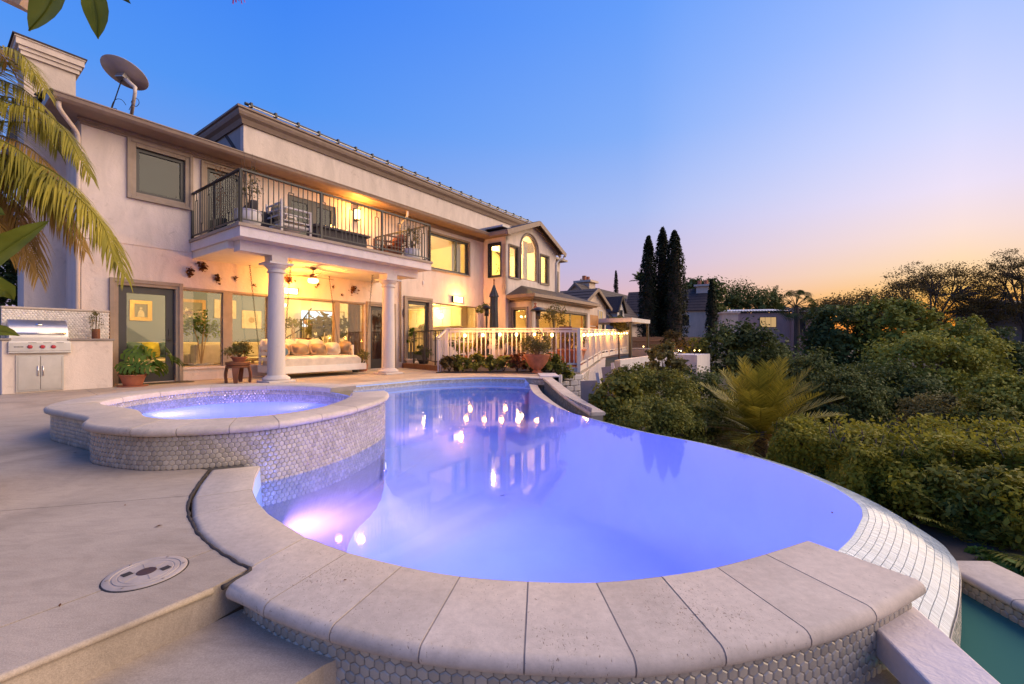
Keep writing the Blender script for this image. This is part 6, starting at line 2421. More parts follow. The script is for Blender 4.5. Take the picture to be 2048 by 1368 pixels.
# string of lights under the top rail
sl = thing('string_lights', 'string of glowing warm bulbs along the white deck railing', 'string lights', (0, 0, 0))
bulb_px = [(930, 671), (966, 670), (1000, 669), (1033, 669), (1069, 669), (1104, 670)]
bl = []
for px, py in bulb_px:
    q = dp(px, py, 13.0 - .2 * (px - 893) / 264 - .09)
    bl.append(q)
for a, b2, l0, l1, n in ((C1, C2, 0, .2, 7), (C2, C3, .2, .34, 8)):
    dd_ = (b2 - a).normalized()
    for k in range(n):
        f = (k + .5) / n
        p = a.lerp(b2, f)
        bl.append(Vector((p.x + dd_.y * .09, p.y - dd_.x * .09, 1.10 + l0 + (l1 - l0) * f)))
bme = None
for q in bl:
    if bme is None:
        o = MB().ball((0, 0, 0), .042, 10, 8, (1, 1, 1.25)).build('bulb', M['bulb'], sl, smooth=True)
        bme = o
    else:
        o = copy_obj(bme, parent=sl)
    o.location = q
wire = []
for a, b2 in zip(bl, bl[1:]):
    wire += [a + Vector((0, 0, .06)), (a + b2) / 2 + Vector((0, 0, .03))]
MB().tube(wire + [bl[-1]], .006, 5).build('wire', M['black'], sl)
for q, e in ((bl[0], 5), (bl[1], 5), (bl[2], 5), (bl[3], 5), (bl[4], 5), (bl[6], 7), (bl[8], 7), (bl[10], 8), (bl[12], 9), (bl[14], 9), (bl[16], 9), (bl[18], 9)):
    point_lamp('string_fill_lamp', q + Vector((.06, -.22, -.03)), e * 3.0, (1.0, .44, .07), .05)

for px in (940, 1010, 1085, 1135):
    q = dp(px, 690, 13.9)
    point_lamp('string_fill_lamp', Vector((q.x, q.y, .95)), 22, (1.0, .40, .06), .06)  # warm fill added behind the railing, apart from the hung bulbs

# --- things standing on the deck
def umb(px, d):
    base = dp(px, 684, d)
    t = thing('umbrella', 'closed dark patio umbrella behind the white railing', 'umbrella', (base.x, base.y, DZ))
    MB().tube([(0, 0, .05), (0, 0, 2.95)], .025, 8).build('pole', M['wood'], t)
    MB().lathe([(.26, 0), (.26, .05), (.05, .08)], 18).build('base', M['black'], t)
    rings = []
    for z, r in ((.86, .07), (.92, .17), (1.02, .18), (1.15, .14), (1.6, .13), (2.2, .12), (2.36, .12), (2.365, .16), (2.40, .15), (2.75, .035), (2.8, .02)):
        rings.append([(r * (1 + .22 * (k % 2)) * cos(2 * pi * k / 16), r * (1 + .22 * (k % 2)) * sin(2 * pi * k / 16), z) for k in range(16)])
    MB().rings(rings, True, True).build('canopy', M['umbrella'], t)
    MB().ball((0, 0, 2.97), .035, 8, 6, (1, 1, 1.6)).build('finial', M['wood'], t, smooth=True)
    MB().tube([(.15 * cos(a), .15 * sin(a), 1.75) for a in np.linspace(0, 2 * pi, 13)], .012, 5, cap=False).build('tie', M['black'], t)


umb(988, 15.4)


def heater(label, px, d, top=1.95, r=.27):
    base = dp(px, 684, d)
    t = thing('patio_heater', label, 'patio heater', (base.x, base.y, DZ), 0, 'patio heaters on the deck')
    MB().lathe([(.2, 0), (.2, .45), (.18, .5), (.03, .52)], 16).build('tank_cover', M['black'], t, auto=.6)
    MB().tube([(0, 0, .5), (0, 0, top - .32)], .028, 8).build('pole', M['iron'], t)
    MB().lathe([(.08, top - .35), (.09, top - .08)], 14).build('burner', M['iron'], t, smooth=True)
    MB().lathe([(r, top - .08), (r * .8, top - .01), (r * .3, top + .05), (.001, top + .06)], 22).build('reflector', M['black'], t, smooth=True)
    return t


heater('black mushroom patio heater in front of the sunroom', 1076, 14.4, 1.86)
heater('dark patio heater beside the kitchen window', 973, 15.8, 2.05, .22)


def deck_plant(name, label, px, d, h, R, potr, poth, mat, potmat, seed, n=34, per=36, size=.09, base=.4, z=DZ, cl=.3, group=None, cat='plant'):
    bs = dp(px, 684, d)
    t = thing(name, label, cat, (bs.x, bs.y, z), 0, group)
    pot_mesh(potr * .72, potr, poth, .03).build('pot', potmat, t, auto=.7)
    P, O, T = clumps(n, per, (R, R, h * (1 - base) * .55), (0, 0, poth + h * (base + (1 - base) * .45)), .3, cl, .9, seed)
    leaf_mesh('foliage', P, size, mat, parent=t, out=O, tone=T, up=.4)
    b = MB()
    for k in range(6):
        a = k * 1.05 + seed
        b.tube([(0, 0, poth * .8), (R * .25 * cos(a), R * .25 * sin(a), poth + h * .4), (R * .6 * cos(a), R * .6 * sin(a), poth + h * .8)], [.02, .012, .004], 5)
    b.build('stem', M['bark'], t)
    return t


deck_plant('potted_tree', 'open branched potted tree in front of the sunroom window', 1108, 14.6, 1.75, .42, .26, .40, LM['olive'], M['terra'], 41, 24, 26, .085, .45)
deck_plant('potted_plant', 'leafy plant in a large glazed red planter at the railing corner', 1143, 13.9, .55, .42, .46, .52, LM['brown'], M['terra'], 42, 20, 30, .09, .1)
deck_plant('potted_plant', 'bushy plant on the deck left of the mushroom heater', 1040, 14.2, .7, .4, .22, .3, LM['brown'], M['terra'], 43, 18, 28, .08, .1, group='bushy plants behind the white railing')
deck_plant('potted_plant', 'bushy plant on the deck behind the closed umbrella', 1010, 14.9, .75, .42, .22, .3, LM['olive'], M['terra'], 44, 18, 28, .08, .1, group='bushy plants behind the white railing')
deck_plant('potted_plant', 'low bushy plant at the left end of the white railing', 935, 14.2, .55, .35, .2, .3, LM['shrub'], M['terra'], 45, 18, 28, .08, .1, group='bushy plants behind the white railing')
deck_plant('potted_plant', 'flowering plant behind the middle of the white railing', 960, 14.0, .65, .35, .2, .3, LM['brown'], M['terra'], 46, 18, 28, .08, .1, group='bushy plants behind the white railing')
deck_plant('potted_plant', 'tall plant standing on top of the tank of the dark heater by the kitchen window', 968, 16.3, 1.9, .30, .18, .3, LM['shrub'], M['terra'], 47, 18, 24, .08, .75)
deck_plant('potted_plant', 'slim green bamboo in a white pot by the kitchen step', 822, 15.3, 1.25, .13, .17, .30, LM['house'], M['ceramic'], 48, 14, 16, .10, .35, z=.0)
deck_plant('potted_plant', 'dark leafy shrub in a black pot by the kitchen step', 847, 14.9, .5, .28, .18, .28, LM['dark'], M['black'], 49, 18, 26, .08, .0, z=.0)
deck_plant('potted_plant', 'dark shrub behind the iron railing', 918, 15.5, .6, .3, .2, .3, LM['dark'], M['black'], 50, 18, 26, .08, .1)
# deck seat and table
t = thing('deck_chair', 'dark wooden chair on the timber deck behind the railing', 'chair', (*dp(1128, 684, 16.2).xy, DZ), radians(-20))
MB().box(-.25, .25, -.25, .25, .42, .46).build('seat', M['wood'], t, bevel=.01)
MB().box(-.25, .25, .22, .26, .5, 1.35).build('backrest', M['wood'], t, bevel=.02)
for x in (-.23, .18):
    for y in (-.23, .18):
        MB().box(x, x + .05, y, y + .05, 0, .42).build('leg', M['wood'], t)
# hanging lantern ornament on the sunroom corner
t = hthing('hanging_lantern', 'small red hanging ornament at the sunroom corner', 'lantern', 2.45, 11.4, 2.62)
MB().tube([(0, 0, 0), (0, 0, -.1)], .004, 5).build('cord', M['iron'], t)
MB().lathe([(.01, -.1), (.07, -.14), (.02, -.2), (.09, -.3), (.03, -.38), (.06, -.45), (.001, -.5)], 12).build('body', M['terra'], t, smooth=True)

# --- planting bed, big pot
bed = MB()
bedp = [(-2.2, 12.45), (1.10, 12.15), (1.75, 12.55), (1.9, 12.8), (-2.0, 12.95)]
tag(MB().prism(bedp, -.05, .03).build('planting_bed', M['soil']), kind='structure')


def bed_plant(name, label, x, y, z, R, h, mat, seed, n, per, size, cat='plant', group=None, flowers=None, up=.5, cl=.28):
    t = thing(name, label, cat, (x, y, z), 0, group)
    P, O, T = clumps(n, per, (R, R * .7, h * .55), (0, 0, h * .5), .4, cl, .8, seed, -.6)
    leaf_mesh('foliage', P, size, mat, parent=t, out=O, tone=T, up=up, aspect=.65)
    if flowers:
        fp = np.array([D for D in P if D[2] > h * .6][:flowers * 8])
        if len(fp):
            leaf_mesh('flowers', fp[RNG.integers(0, len(fp), flowers)] + RNG.normal(size=(flowers, 3)) * .03, .05, LM['flower'], parent=t, up=.6, aspect=.9)
    b = MB()
    for k in range(5):
        a = k * 1.3 + seed
        b.tube([(0, 0, 0), (R * .5 * cos(a), R * .35 * sin(a), h * .6)], [.012, .004], 5)
    b.build('stem', M['bark'], t)
    return t


for k in range(8):
    x = -1.85 + k * .40
    lb = ['reddish leafy clump at the left end of the planting bed', 'second leafy clump from the left in the planting bed', 'broad leaved clump under the white railing', 'pale flowering hydrangea in the middle of the planting bed',
          'dark broad leaved clump right of the hydrangea', 'orange leaved clump left of the big terracotta pot', 'leafy clump right beside the big terracotta pot', 'leafy clump behind the big terracotta pot'][k]
    bed_plant('bed_plant', lb, x, 12.68 - k * .015, .02, .27, .42 + .06 * (k % 3), LM['brown'] if k in (0,) else (LM['deadleaf'] if k == 5 else LM['shrub']), 60 + k, 20, 26, .10, group='leafy clumps in the planting bed', flowers=24 if k == 3 else None)
bp_ = Vector((0.72, 12.35, .0))
t = thing('terracotta_urn', 'large terracotta urn with a rounded shrub on the wall end by the pool', 'urn', bp_)
MB().lathe([(.17, 0), (.18, .03), (.12, .06), (.11, .10), (.18, .16), (.30, .32), (.355, .48), (.375, .50), (.375, .545), (.33, .545), (.31, .48), (.001, .46)], 30).build('pot', M['terra'], t, auto=.8)
P, O, T = clumps(60, 60, (.46, .46, .34), (0, 0, .80), .5, .26, .9, 71, -.6)
leaf_mesh('foliage', P, .045, LM['olive'], parent=t, out=O, tone=T)
b = MB()
for k in range(6):
    a = k * 1.05
    b.tube([(0, 0, .45), (.12 * cos(a), .12 * sin(a), .7), (.28 * cos(a), .28 * sin(a), .95)], [.018, .012, .005], 5)
b.build('stem', M['bark'], t)
for x, y, lb, k in ((1.45, 12.3, 'trailing green plant spilling over the wall end', 0), (1.15, 12.55, 'green clump just right of the terracotta urn', 1)):
    bed_plant('bed_plant', lb, x, y, -.25 if k == 0 else .02, .33, .5, LM['shrub'], 80 + k, 22, 30, .09, group='leafy clumps in the planting bed')
tag(MB().box(.72, 1.22, 11.0, 12.1, -.6, .03).build('wall_end', M['slab_stucco'], bevel=.01), 'plain stucco wall end at the far right pool corner', 'wall')
# below the deck corner
t = thing('stone_wall', 'rough pale stone wall under the corner of the timber deck', 'wall', (0, 0, 0))
ws = resample([Vector((1.25, 12.4, 0)), Vector((2.02, 12.75, 0)), Vector((4.3, 20.9, 0))], .3)
MB().rings([[(p.x, p.y, -1.6), (p.x, p.y, .02), (p.x - .25, p.y + .05, .02), (p.x - .25, p.y + .05, -1.6)] for p in ws], True, True).build('wall_core', M['grout'], t)
rowsz = -1.5
sm = MB().box(-.5, .5, -.5, .5, -.5, .5)
so_ = sm.build('stone', M['neigh_white'], t, bevel=.12)
first = True
for r in range(9):
    z = -1.42 + r * .16
    for k in range(len(ws) - 1):
        a, c = ws[k], ws[k + 1]
        d = (c - a).normalized()
        n = Vector((d.y, -d.x, 0))
        if (c.y > 16 and r % 2) or random.random() < .05:
            continue
        o = so_ if first else copy_obj(so_, parent=t)
        first = False
        o.location = (a + c) / 2 + d * (.15 * (r % 2)) + n * .02 + Vector((0, 0, z))
        o.rotation_euler = (random.uniform(-.06, .06), random.uniform(-.06, .06), atan2(d.y, d.x) + random.uniform(-.06, .06))
        o.scale = (random.uniform(.24, .29), random.uniform(.08, .13), random.uniform(.13, .155))
t = thing('lattice_panel', 'white diagonal lattice under the side of the timber deck', 'lattice', (0, 0, 0))
a0, a1 = Vector((2.25, 13.2, 0)), Vector((4.45, 20.7, 0))
L_ = (a1 - a0).length
dd = (a1 - a0) / L_
for k in range(int((L_ + 1) / .17)):
    for s in (1, -1):
        x0 = k * .17
        pts = []
        for f in (0, 1):
            xx = x0 + s * (f * .9) - (0 if s > 0 else 0)
            pts.append((min(max(xx, 0), L_), f))
        if abs(pts[0][0] - pts[1][0]) < .25:
            continue
        p, q = [a0 + dd * xx + Vector((dd.y * (.03 + .012 * s), -dd.x * (.03 + .012 * s), -.82 + f * .80 + .18 * xx / L_)) for xx, f in pts]
        MB().beam(p, q, .008, .035).build('lattice_slat', M['railpaint'], t)
MB().tube([(1.30, 11.55, -.9), (1.30, 11.55, .02)], .05, 10).build('stand', M['railpaint'])
o = bpy.data.objects['stand']
o.name = 'pipe'
tag(o, 'short white upright pipe by the pool wall end', 'pipe')
for k, (px, py0, d, w, lean, m, lb) in enumerate(((1180, 832, 11.6, .48, .12, 'neigh_grey', 'grey panel leaning under the deck corner'), (1206, 815, 12.2, .10, .35, 'railpaint', 'left white board leaning under the deck'), (1222, 800, 12.8, .30, .3, 'neigh_grey', 'dark board leaning right of the white board'), (1234, 790, 13.2, .09, .3, 'railpaint', 'right white board leaning under the deck'))):
    p = dp(px, py0, d)
    b = MB().box(-w / 2, w / 2, -.02, .02, 0, .95 if k == 0 else 1.0).build('leaning_board', M[m], None, p, radians(-35))
    b.rotation_euler = (radians(-6), -lean * .6, radians(-30))
    tag(b, lb, 'board', 'boards leaning under the deck')
# ================================================================== NEIGHBOURING HOUSES
def nwin(b0, parent, x0, x1, y, z0, z1, face, lit=False, bars=(1, 2), fr=None):
    """a window on face 'y' (constant local y) or 'x' (constant local x)"""
    fr = fr or M['railpaint']
    s = 1 if y > 0 else -1
    P = (lambda a, z, d: (a, y - s * d, z)) if face == 'y' else (lambda a, z, d: (y - s * d, a, z))
    w = frame_rect(P, x0, x1, z0, z1, .09, -.05, .03)
    for k in range(1, bars[0] + 1):
        c = x0 + (x1 - x0) * k / (bars[0] + 1)
        frame_rect(P, c - .025, c + .025, z0 + .09, z1 - .09, .02, -.03, .0, w)
    w = w.build('window', fr, parent)
    pane_rect(P, x0 + .09, x1 - .09, z0 + .09, z1 - .09, -.012).build('pane', M['lampglass_dim'] if lit else M['night_pane'], w)
    return w


M['night_pane'] = plain('night_pane', (.03, .035, .045), .08, spec=.8)
M['lampglass_dim'] = emitter('lit_window', (1.0, .62, .28), .55)


def gable_house(label, loc, yaw, L, W, he, hr, mat, ov=.35, chim=None, name='house', roofm=None, base=-3.0):
    """ridge along local x; walls L by W; eave height he, ridge height hr"""
    t = thing(name, label, 'house', loc, yaw, 'neighbouring houses')
    b = MB()
    x, y = L / 2, W / 2
    b.add([(-x, -y, base), (x, -y, base), (x, y, base), (-x, y, base), (-x, -y, he), (x, -y, he), (x, y, he), (-x, y, he), (-x, 0, hr), (x, 0, hr)],
          [(0, 1, 5, 4), (2, 3, 7, 6), (1, 2, 6, 9, 5), (3, 0, 4, 8, 7)])
    b.build('wall', mat, t)
    sl = (hr - he) / y
    nr = max(4, int(sqrt(y * y + (hr - he) ** 2) / .42))
    for s in (-1, 1):
        r = MB()
        for k in range(nr):
            f0, f1 = k / nr, (k + 1.12) / nr
            y0, y1 = s * (y + ov) * (1 - f0), s * (y + ov) * (1 - min(f1, 1))
            z0, z1 = he - sl * ov + (hr - he + sl * ov) * f0 + .09, he - sl * ov + (hr - he + sl * ov) * min(f1, 1) + .05
            r.add([(-x - ov, y0, z0), (x + ov, y0, z0), (x + ov, y1, z1), (-x - ov, y1, z1), (-x - ov, y0, z0 - .06), (x + ov, y0, z0 - .06), (x + ov, y1, z1 - .06), (-x - ov, y1, z1 - .06)],
                  [(0, 1, 2, 3), (7, 6, 5, 4), (0, 4, 5, 1), (1, 5, 6, 2), (2, 6, 7, 3), (3, 7, 4, 0)])
        r.build('roof_slope', roofm or M['rooftile'], t)
    for s in (-1, 1):
        b = MB()
        for e in (-1, 1):
            b.beam((e * (x + ov - .02), s * (y + ov), he - sl * ov - .04), (e * (x + ov - .02), 0, hr - .04), .06, .22)
        b.build('barge_board', M['eave'], t)
    if chim:
        cx_, cy_, w, h0, h1 = chim
        c = MB().box(cx_ - w / 2, cx_ + w / 2, cy_ - w / 2, cy_ + w / 2, h0, h1).build('chimney', mat, t)
        MB().box(cx_ - w * .68, cx_ + w * .68, cy_ - w * .68, cy_ + w * .68, h1 + .002, h1 + .22).build('chimney_cap', mat, c)
        for e in (-1, 1):
            MB().tube([(cx_ + e * w * .28, cy_, h1 + .222), (cx_ + e * w * .28, cy_, h1 + .75)], w * .16, 8).build('chimney_pot', M['terra'], c)
    return t


# tiled gable just beyond the sunroom
p = dp(1160, 684, 31)
n1 = gable_house('neighbour house with dark tiled gable just beyond the sunroom', (p.x - 3.4, p.y + 2.2, 0), RZ, 10.5, 4.0, 3.5, 4.6, M['neigh'])
nwin(None, n1, -1.55, -.85, 5.25, 1.9, 3.3, 'x', fr=M['iron'])
nwin(None, n1, .6, 1.4, 5.25, 1.6, 3.2, 'x', lit=True, bars=(1, 1))
# steep-roofed house behind it
p = dp(1240, 684, 42)
yaw2 = atan2(UY, UX)
n2 = gable_house('steep roofed neighbour house with dormer and twin pot chimney', (p.x + 0.4, p.y + 8.2, 0), yaw2, 15, 8.0, 3.0, 6.9, M['neigh'], chim=(-4.4, .4, 1.5, 4, 7.3))
MB().box(-7.535, -7.503, -3.95, 3.95, -2, 3.0).build('grey_siding', M['neigh_grey'], n2)
d = MB()
d.add([(-6.7, -4.1, 2.6), (-4.9, -4.1, 2.6), (-4.9, -4.1, 4.0), (-5.8, -4.1, 5.3), (-6.7, -4.1, 4.0), (-6.7, -1.2, 4.0), (-4.9, -1.2, 4.0), (-5.8, -1.2, 5.3), (-6.7, -1.2, 2.6), (-4.9, -1.2, 2.6)],
      [(0, 1, 2, 3, 4), (0, 4, 5, 8), (1, 9, 6, 2)])
dm = d.build('dormer', M['neigh_white'], n2)
d = MB()
for s in (-1, 1):
    d.beam((-5.8 + s * 1.15, -4.3, 3.85), (-5.8, -4.3, 5.45), .1, .2)
    d.add([(-5.8, -4.35, 5.5), (-5.8 + s * 1.2, -4.35, 3.8), (-5.8 + s * 1.2, -.9, 3.8), (-5.8, -.9, 5.5)], [(0, 1, 2, 3)])
d.build('dormer_roof', M['rooftile'], dm)
frame_rect(lambda a, z, d: (a, -4.1 - .03 + d, z), -6.15, -5.45, 2.8, 4.1, .08, -.03, .03).build('dormer_window', M['iron'], dm)
pane_rect(lambda a, z, d: (a, -4.12 + d, z), -6.07, -5.53, 2.88, 4.02, 0).build('dormer_pane', M['night_pane'], dm)
nwin(None, n2, 2.0, 2.8, -4.0, 1.2, 2.6, 'y', fr=M['iron'])
nwin(None, n2, 5.0, 5.7, -4.0, .6, 2.2, 'y', fr=M['iron'])
# house half hidden by the cypresses
p = dp(1375, 684, 48)
n3 = gable_house('neighbour house with slate roof half hidden behind the cypresses', (p.x - 1.0, p.y + 3.0, 0), radians(-28), 9.0, 5.0, 4.5, 7.0, M['neigh'], ov=.2, chim=(3.7, 0, 1.3, 5, 7.2))
nwin(None, n3, .4, 2.6, -2.5, 2.6, 4.0, 'y')
nwin(None, n3, -.5, .5, 4.5, 2.3, 4.6, 'x', fr=M['iron'])
nwin(None, n3, 1.5, 1.9, -2.5, .2, 1.6, 'y', lit=True, bars=(0, 0))
# low house with pale flat roof
p = dp(1512, 684, 66)
n4 = thing('house', 'low pink neighbour house with pale covered flat roof beyond the cypresses', 'house', (p.x, p.y, 2.9), radians(-12), 'neighbouring houses')
MB().box(-6.8, 3.6, -3, 3, -5, 2.25).build('wall', M['neigh_pink'], n4)
MB().box(3.605, 8.2, -3.8, 2, -5, 2.2).build('wing_wall', M['neigh_pink'], n4)
b = MB()
for k in range(28):
    b.tube([(-7.1 + k * .40, -3.35, 2.32), (-7.1 + k * .40, -2.2, 2.62)], .11, 6)
b.build('eave_tile', M['rooftile'], n4)
MB().add([(-6.8, -3.1, 2.56), (3.6, -3.1, 2.56), (3.2, 2.8, 3.2), (-6.5, 2.8, 3.2)], [(0, 1, 2, 3)]).build('roof_cover', plain('pale_tarp', (.42, .44, .50), .6), n4)
b = MB()
for k in range(13):
    b.tube([(3.7 + k * .37, -4.1, 2.15), (3.7 + k * .37, -1.2, 3.05)], .13, 6)
b.build('wing_tile', M['rooftile'], n4)
nwin(None, n4, -.5, 1.8, -3.0, .1, 1.7, 'y', lit=True, bars=(2, 0), fr=M['eave'])
nwin(None, n4, 4.2, 5.2, -3.8, -1.2, 1.3, 'y', bars=(1, 0), fr=M['iron'])
p = dp(1457, 684, 52)
t = thing('chimney_block', 'cream stucco chimney block in front of the low pink house', 'chimney', (p.x, p.y, 1.4), radians(-12))
MB().box(-.85, .85, -.8, .8, -8, 2.9).build('shaft', M['neigh'], t)
MB().box(-1.6, 1.7, -1, 1, -8, 1.65).build('shoulder', M['neigh'], t)
MB().box(-1.05, 1.05, -.95, .95, 2.902, 3.1).build('cap', M['neigh'], t)
# far right house and retaining wall
p = dp(2020, 684, 46)
n5 = thing('house', 'grey low neighbour house with white windows on the far right hilltop', 'house', (p.x + 2, p.y, 1.1), radians(12), 'neighbouring houses')
MB().box(-5.5, 7, -3, 3, -9, 3.0).build('wall', M['neigh_grey'], n5)
MB().box(-5.9, 7.4, -3.6, 3.4, 3.002, 3.22).build('eave', M['eave'], n5)
MB().add([(-5.9, -3.6, 3.22), (7.4, -3.6, 3.22), (7.4, 0, 4.2), (-5.9, 0, 4.2), (7.4, 3.4, 3.22), (-5.9, 3.4, 3.22)], [(0, 1, 2, 3), (3, 2, 4, 5)]).build('roof', M['rooftile'], n5)
nwin(None, n5, -3.2, -1.8, -3.0, 1.2, 2.5, 'y', bars=(2, 0))
nwin(None, n5, -.6, 1.2, -3.0, .3, 2.5, 'y', bars=(2, 0))
nwin(None, n5, 2.2, 4.0, -3.0, 1.0, 2.5, 'y', bars=(2, 0))
t = thing('retaining_wall', 'dark timber retaining wall below the far right house', 'wall', dp(2030, 690, 43), radians(10))
for k in range(26):
    MB().box(-5 + k * .42, -5 + k * .42 + .39, -.1 + random.uniform(-.02, .02), .1, -7.5, random.uniform(-.1, .1)).build('plank', M['bark'], t)
# neighbour terrace: white wall, pier, fence, lights
t = thing('terrace_wall', 'long white stucco terrace wall beyond the timber deck', 'wall', (0, 0, 0))
w0, w1 = dp(1236, 684, 21.5), dp(1352, 684, 27)
w2, w3, w4 = dp(1352, 684, 25.5), dp(1394, 684, 24.2), dp(1420, 684, 27)
b = MB()
zt0, zt1 = -.10, .30
b.beam(Vector((w0.x, w0.y, -1.6)), Vector((w1.x, w1.y, -1.35)), .3, 3.2)
b.build('wall_panel', M['neigh_white'], t)
b = MB().prism([(w2.x, w2.y), (w3.x, w3.y), (w4.x, w4.y), (w1.x + .2, w1.y + 1.5)], -3, .16)
b.build('pier', M['neigh_white'], t)
fe = thing('wood_fence', 'dark wooden fence behind the white terrace wall', 'fence', (0, 0, 0))
f0, f1 = dp(1262, 684, 31), dp(1416, 684, 33.5)
pl = None
n = 62
for k in range(n):
    q = f0.lerp(f1, (k + .5) / n)
    if pl is None:
        pl = MB().box(-.048, .048, -.012, .012, -1.2, 1.28).build('plank', M['deckwood'], fe)
        o = pl
    else:
        o = copy_obj(pl, parent=fe)
    o.location = (q.x, q.y, random.uniform(-.02, .02))
    o.rotation_euler = (0, 0, atan2(f1.y - f0.y, f1.x - f0.x))
MB().beam(Vector((f0.x, f0.y - .05, 1.0)), Vector((f1.x, f1.y - .05, 1.0)), .05, .1).build('rail', M['deckwood'], fe)
MB().box(-.16, .16, -.16, .16, -1.6, 1.5, X=Matrix.Translation((f1.x + .1, f1.y - .3, 0))).build('end_post', M['neigh_white'], fe)
for k, (px, py, d) in enumerate(((1346, 704, 26.2), (1357, 702, 26.2), (1362, 703, 25.8), (1389, 702, 25.6), (1399, 702, 26), (1287, 694, 27))):
    q = dp(px, py, d)
    lb = ['leftmost path light on the white terrace wall', 'second path light on the white terrace wall', 'third path light on the white terrace wall', 'path light left of the terrace wall corner', 'rightmost path light on the white terrace wall', 'small spotlight glowing behind the grey tub'][k]
    t = thing('path_light', lb, 'path light', q, 0, 'path lights on the terrace')
    MB().tube([(0, 0, -.28), (0, 0, 0)], .015, 6).build('stake', M['iron'], t)
    MB().ball((0, 0, .03), .035, 8, 6).build('lamp_glass', M['bulb'], t, smooth=True)
    MB().lathe([(.08, .07), (.001, .11)], 10).build('cap', M['iron'], t)
point_lamp('uplight', dp(1346, 708, 28.6), 60, (1.0, .50, .15), .1)
point_lamp('uplight', dp(1289, 696, 26.6), 14, (1.0, .62, .22), .1)
t = thing('hot_tub', 'covered grey tub on the terrace beyond the deck railing', 'hot tub', dp(1283, 713, 25.5), radians(-30))
MB().box(-.55, .55, -.5, .5, 0, .42).build('tub_body', M['neigh_grey'], t, bevel=.06)
MB().box(-.52, .52, -.47, .47, .425, .50).build('cover', M['stucco_grey'], t, bevel=.04)
q = dp(1259, 684, 26)
tag(MB().tube([(0, 0, -1.3), (0, 0, 1.5)], .06, 8).build('steel_post', M['iron'], None, (q.x, q.y, 0)), 'thin dark post at the far end of the white railing', 'post')
# pergola roof and slatted screen
q = dp(1180, 684, 23)
t = thing('slat_screen', 'orange lit horizontal slat screen beyond the sunroom', 'screen', (q.x, q.y, 0), RZ + radians(90))
for k in range(6):
    MB().box(-.85, .85, -.02, .02, .75 + k * .17, .75 + k * .17 + .13).build('slat', M['cedar'], t)
MB().box(-.95, .95, -.06, .06, 1.78, 2.35).build('top_beam', M['cedar'], t)
for x in (-.95, .86):
    MB().box(x, x + .09, -.05, .05, 0, 1.778).build('post', M['cedar'], t)
point_lamp('screen_lamp', Vector((q.x - .4, q.y - 1.0, 1.2)), 14, (1, .5, .15), .1)
q = dp(1232, 684, 25)
t = thing('pergola', 'flat pergola roof with dark underside beyond the slat screen', 'pergola', (q.x, q.y, 0), RZ + radians(90))
MB().box(-1.5, 1.5, -1.5, 1.5, 1.98, 2.2).build('roof_slab', M['railpaint'], t)
for x in (-1.45, 1.33):
    for y in (-1.45, 1.33):
        MB().box(x, x + .12, y, y + .12, 0, 1.978).build('post', M['iron'], t)


# ================================================================== TREES AND SHRUBS
def gz(x, y):
    return float(terr(x, y))


def branchy(h, spread, seed, levels=3, split=4, up=.55, first=.35):
    """limbs as tubes and the points of the twig tips"""
    g = random.Random(seed)
    b = MB()
    tips = []

    def grow(p, d, L, r, lev):
        n = 4
        pts = [p]
        q = p.copy()
        dd = d.copy()
        for k in range(n):
            dd = (dd + Vector((g.uniform(-1, 1), g.uniform(-1, 1), g.uniform(-.6, .8))) * .16).normalized()
            q = q + dd * (L / n)
            pts.append(q.copy())
        b.tube(pts, [r * (1 - .5 * k / n) for k in range(n + 1)], 6 if lev < 2 else 4, cap=False)
        if lev >= levels:
            tips.append((pts[-1], pts[-2]))
            return
        for k in range(split + (1 if g.random() < .5 else 0)):
            a = 2 * pi * (k + g.random()) / split
            nd = Vector((cos(a) * spread, sin(a) * spread, up + g.uniform(-.2, .3)))
            nd = (nd * .8 + dd * .5).normalized()
            s = pts[g.randint(2, n)]
            grow(s, nd, L * g.uniform(.55, .8), r * .5, lev + 1)

    grow(Vector((0, 0, 0)), Vector((0, 0, 1)), h * first, h * .014, 0)
    return b, tips


def tree(name, label, px, top, bot, wpx, d, mat, n=60, per=90, size=.3, cl=.26, shell=.55, seed=1, trunk=True, group='trees in the canyon', flat=.75, low=-.55, cat='tree', aspect=.6):
    c = dp(px, (top + bot) / 2, d)
    R = wpx / 2 / FPX * d
    H = (bot - top) / 2 / FPX * d
    g = gz(c.x, c.y)
    t = thing(name, label, cat, (c.x, c.y, min(g, c.z - H)), 0, group)
    cz = c.z - min(g, c.z - H)
    P, O, T = clumps(n, per, (R, R * .8, H), (0, 0, cz), shell, cl, flat, seed, low)
    leaf_mesh('crown', P, size, mat, parent=t, out=O, tone=T, up=.35, aspect=aspect)
    b = MB()
    b.tube([(0, 0, -.3), (.02 * R, 0, cz * .5), (-.03 * R, .02 * R, cz)], [R * .07 + .03, R * .055 + .02, R * .03], 8)
    g2 = random.Random(seed)
    for k in range(7):
        a = k * .9 + seed
        e = Vector((cos(a) * R * .7, sin(a) * R * .55, cz + H * g2.uniform(-.3, .6)))
        s = Vector((0, 0, cz - H * g2.uniform(.1, .8)))
        b.tube([s, s.lerp(e, .5) + Vector((0, 0, H * .12)), e], [R * .03 + .01, R * .02, R * .006], 5)
    b.build('trunk', M['bark'], t)
    return t


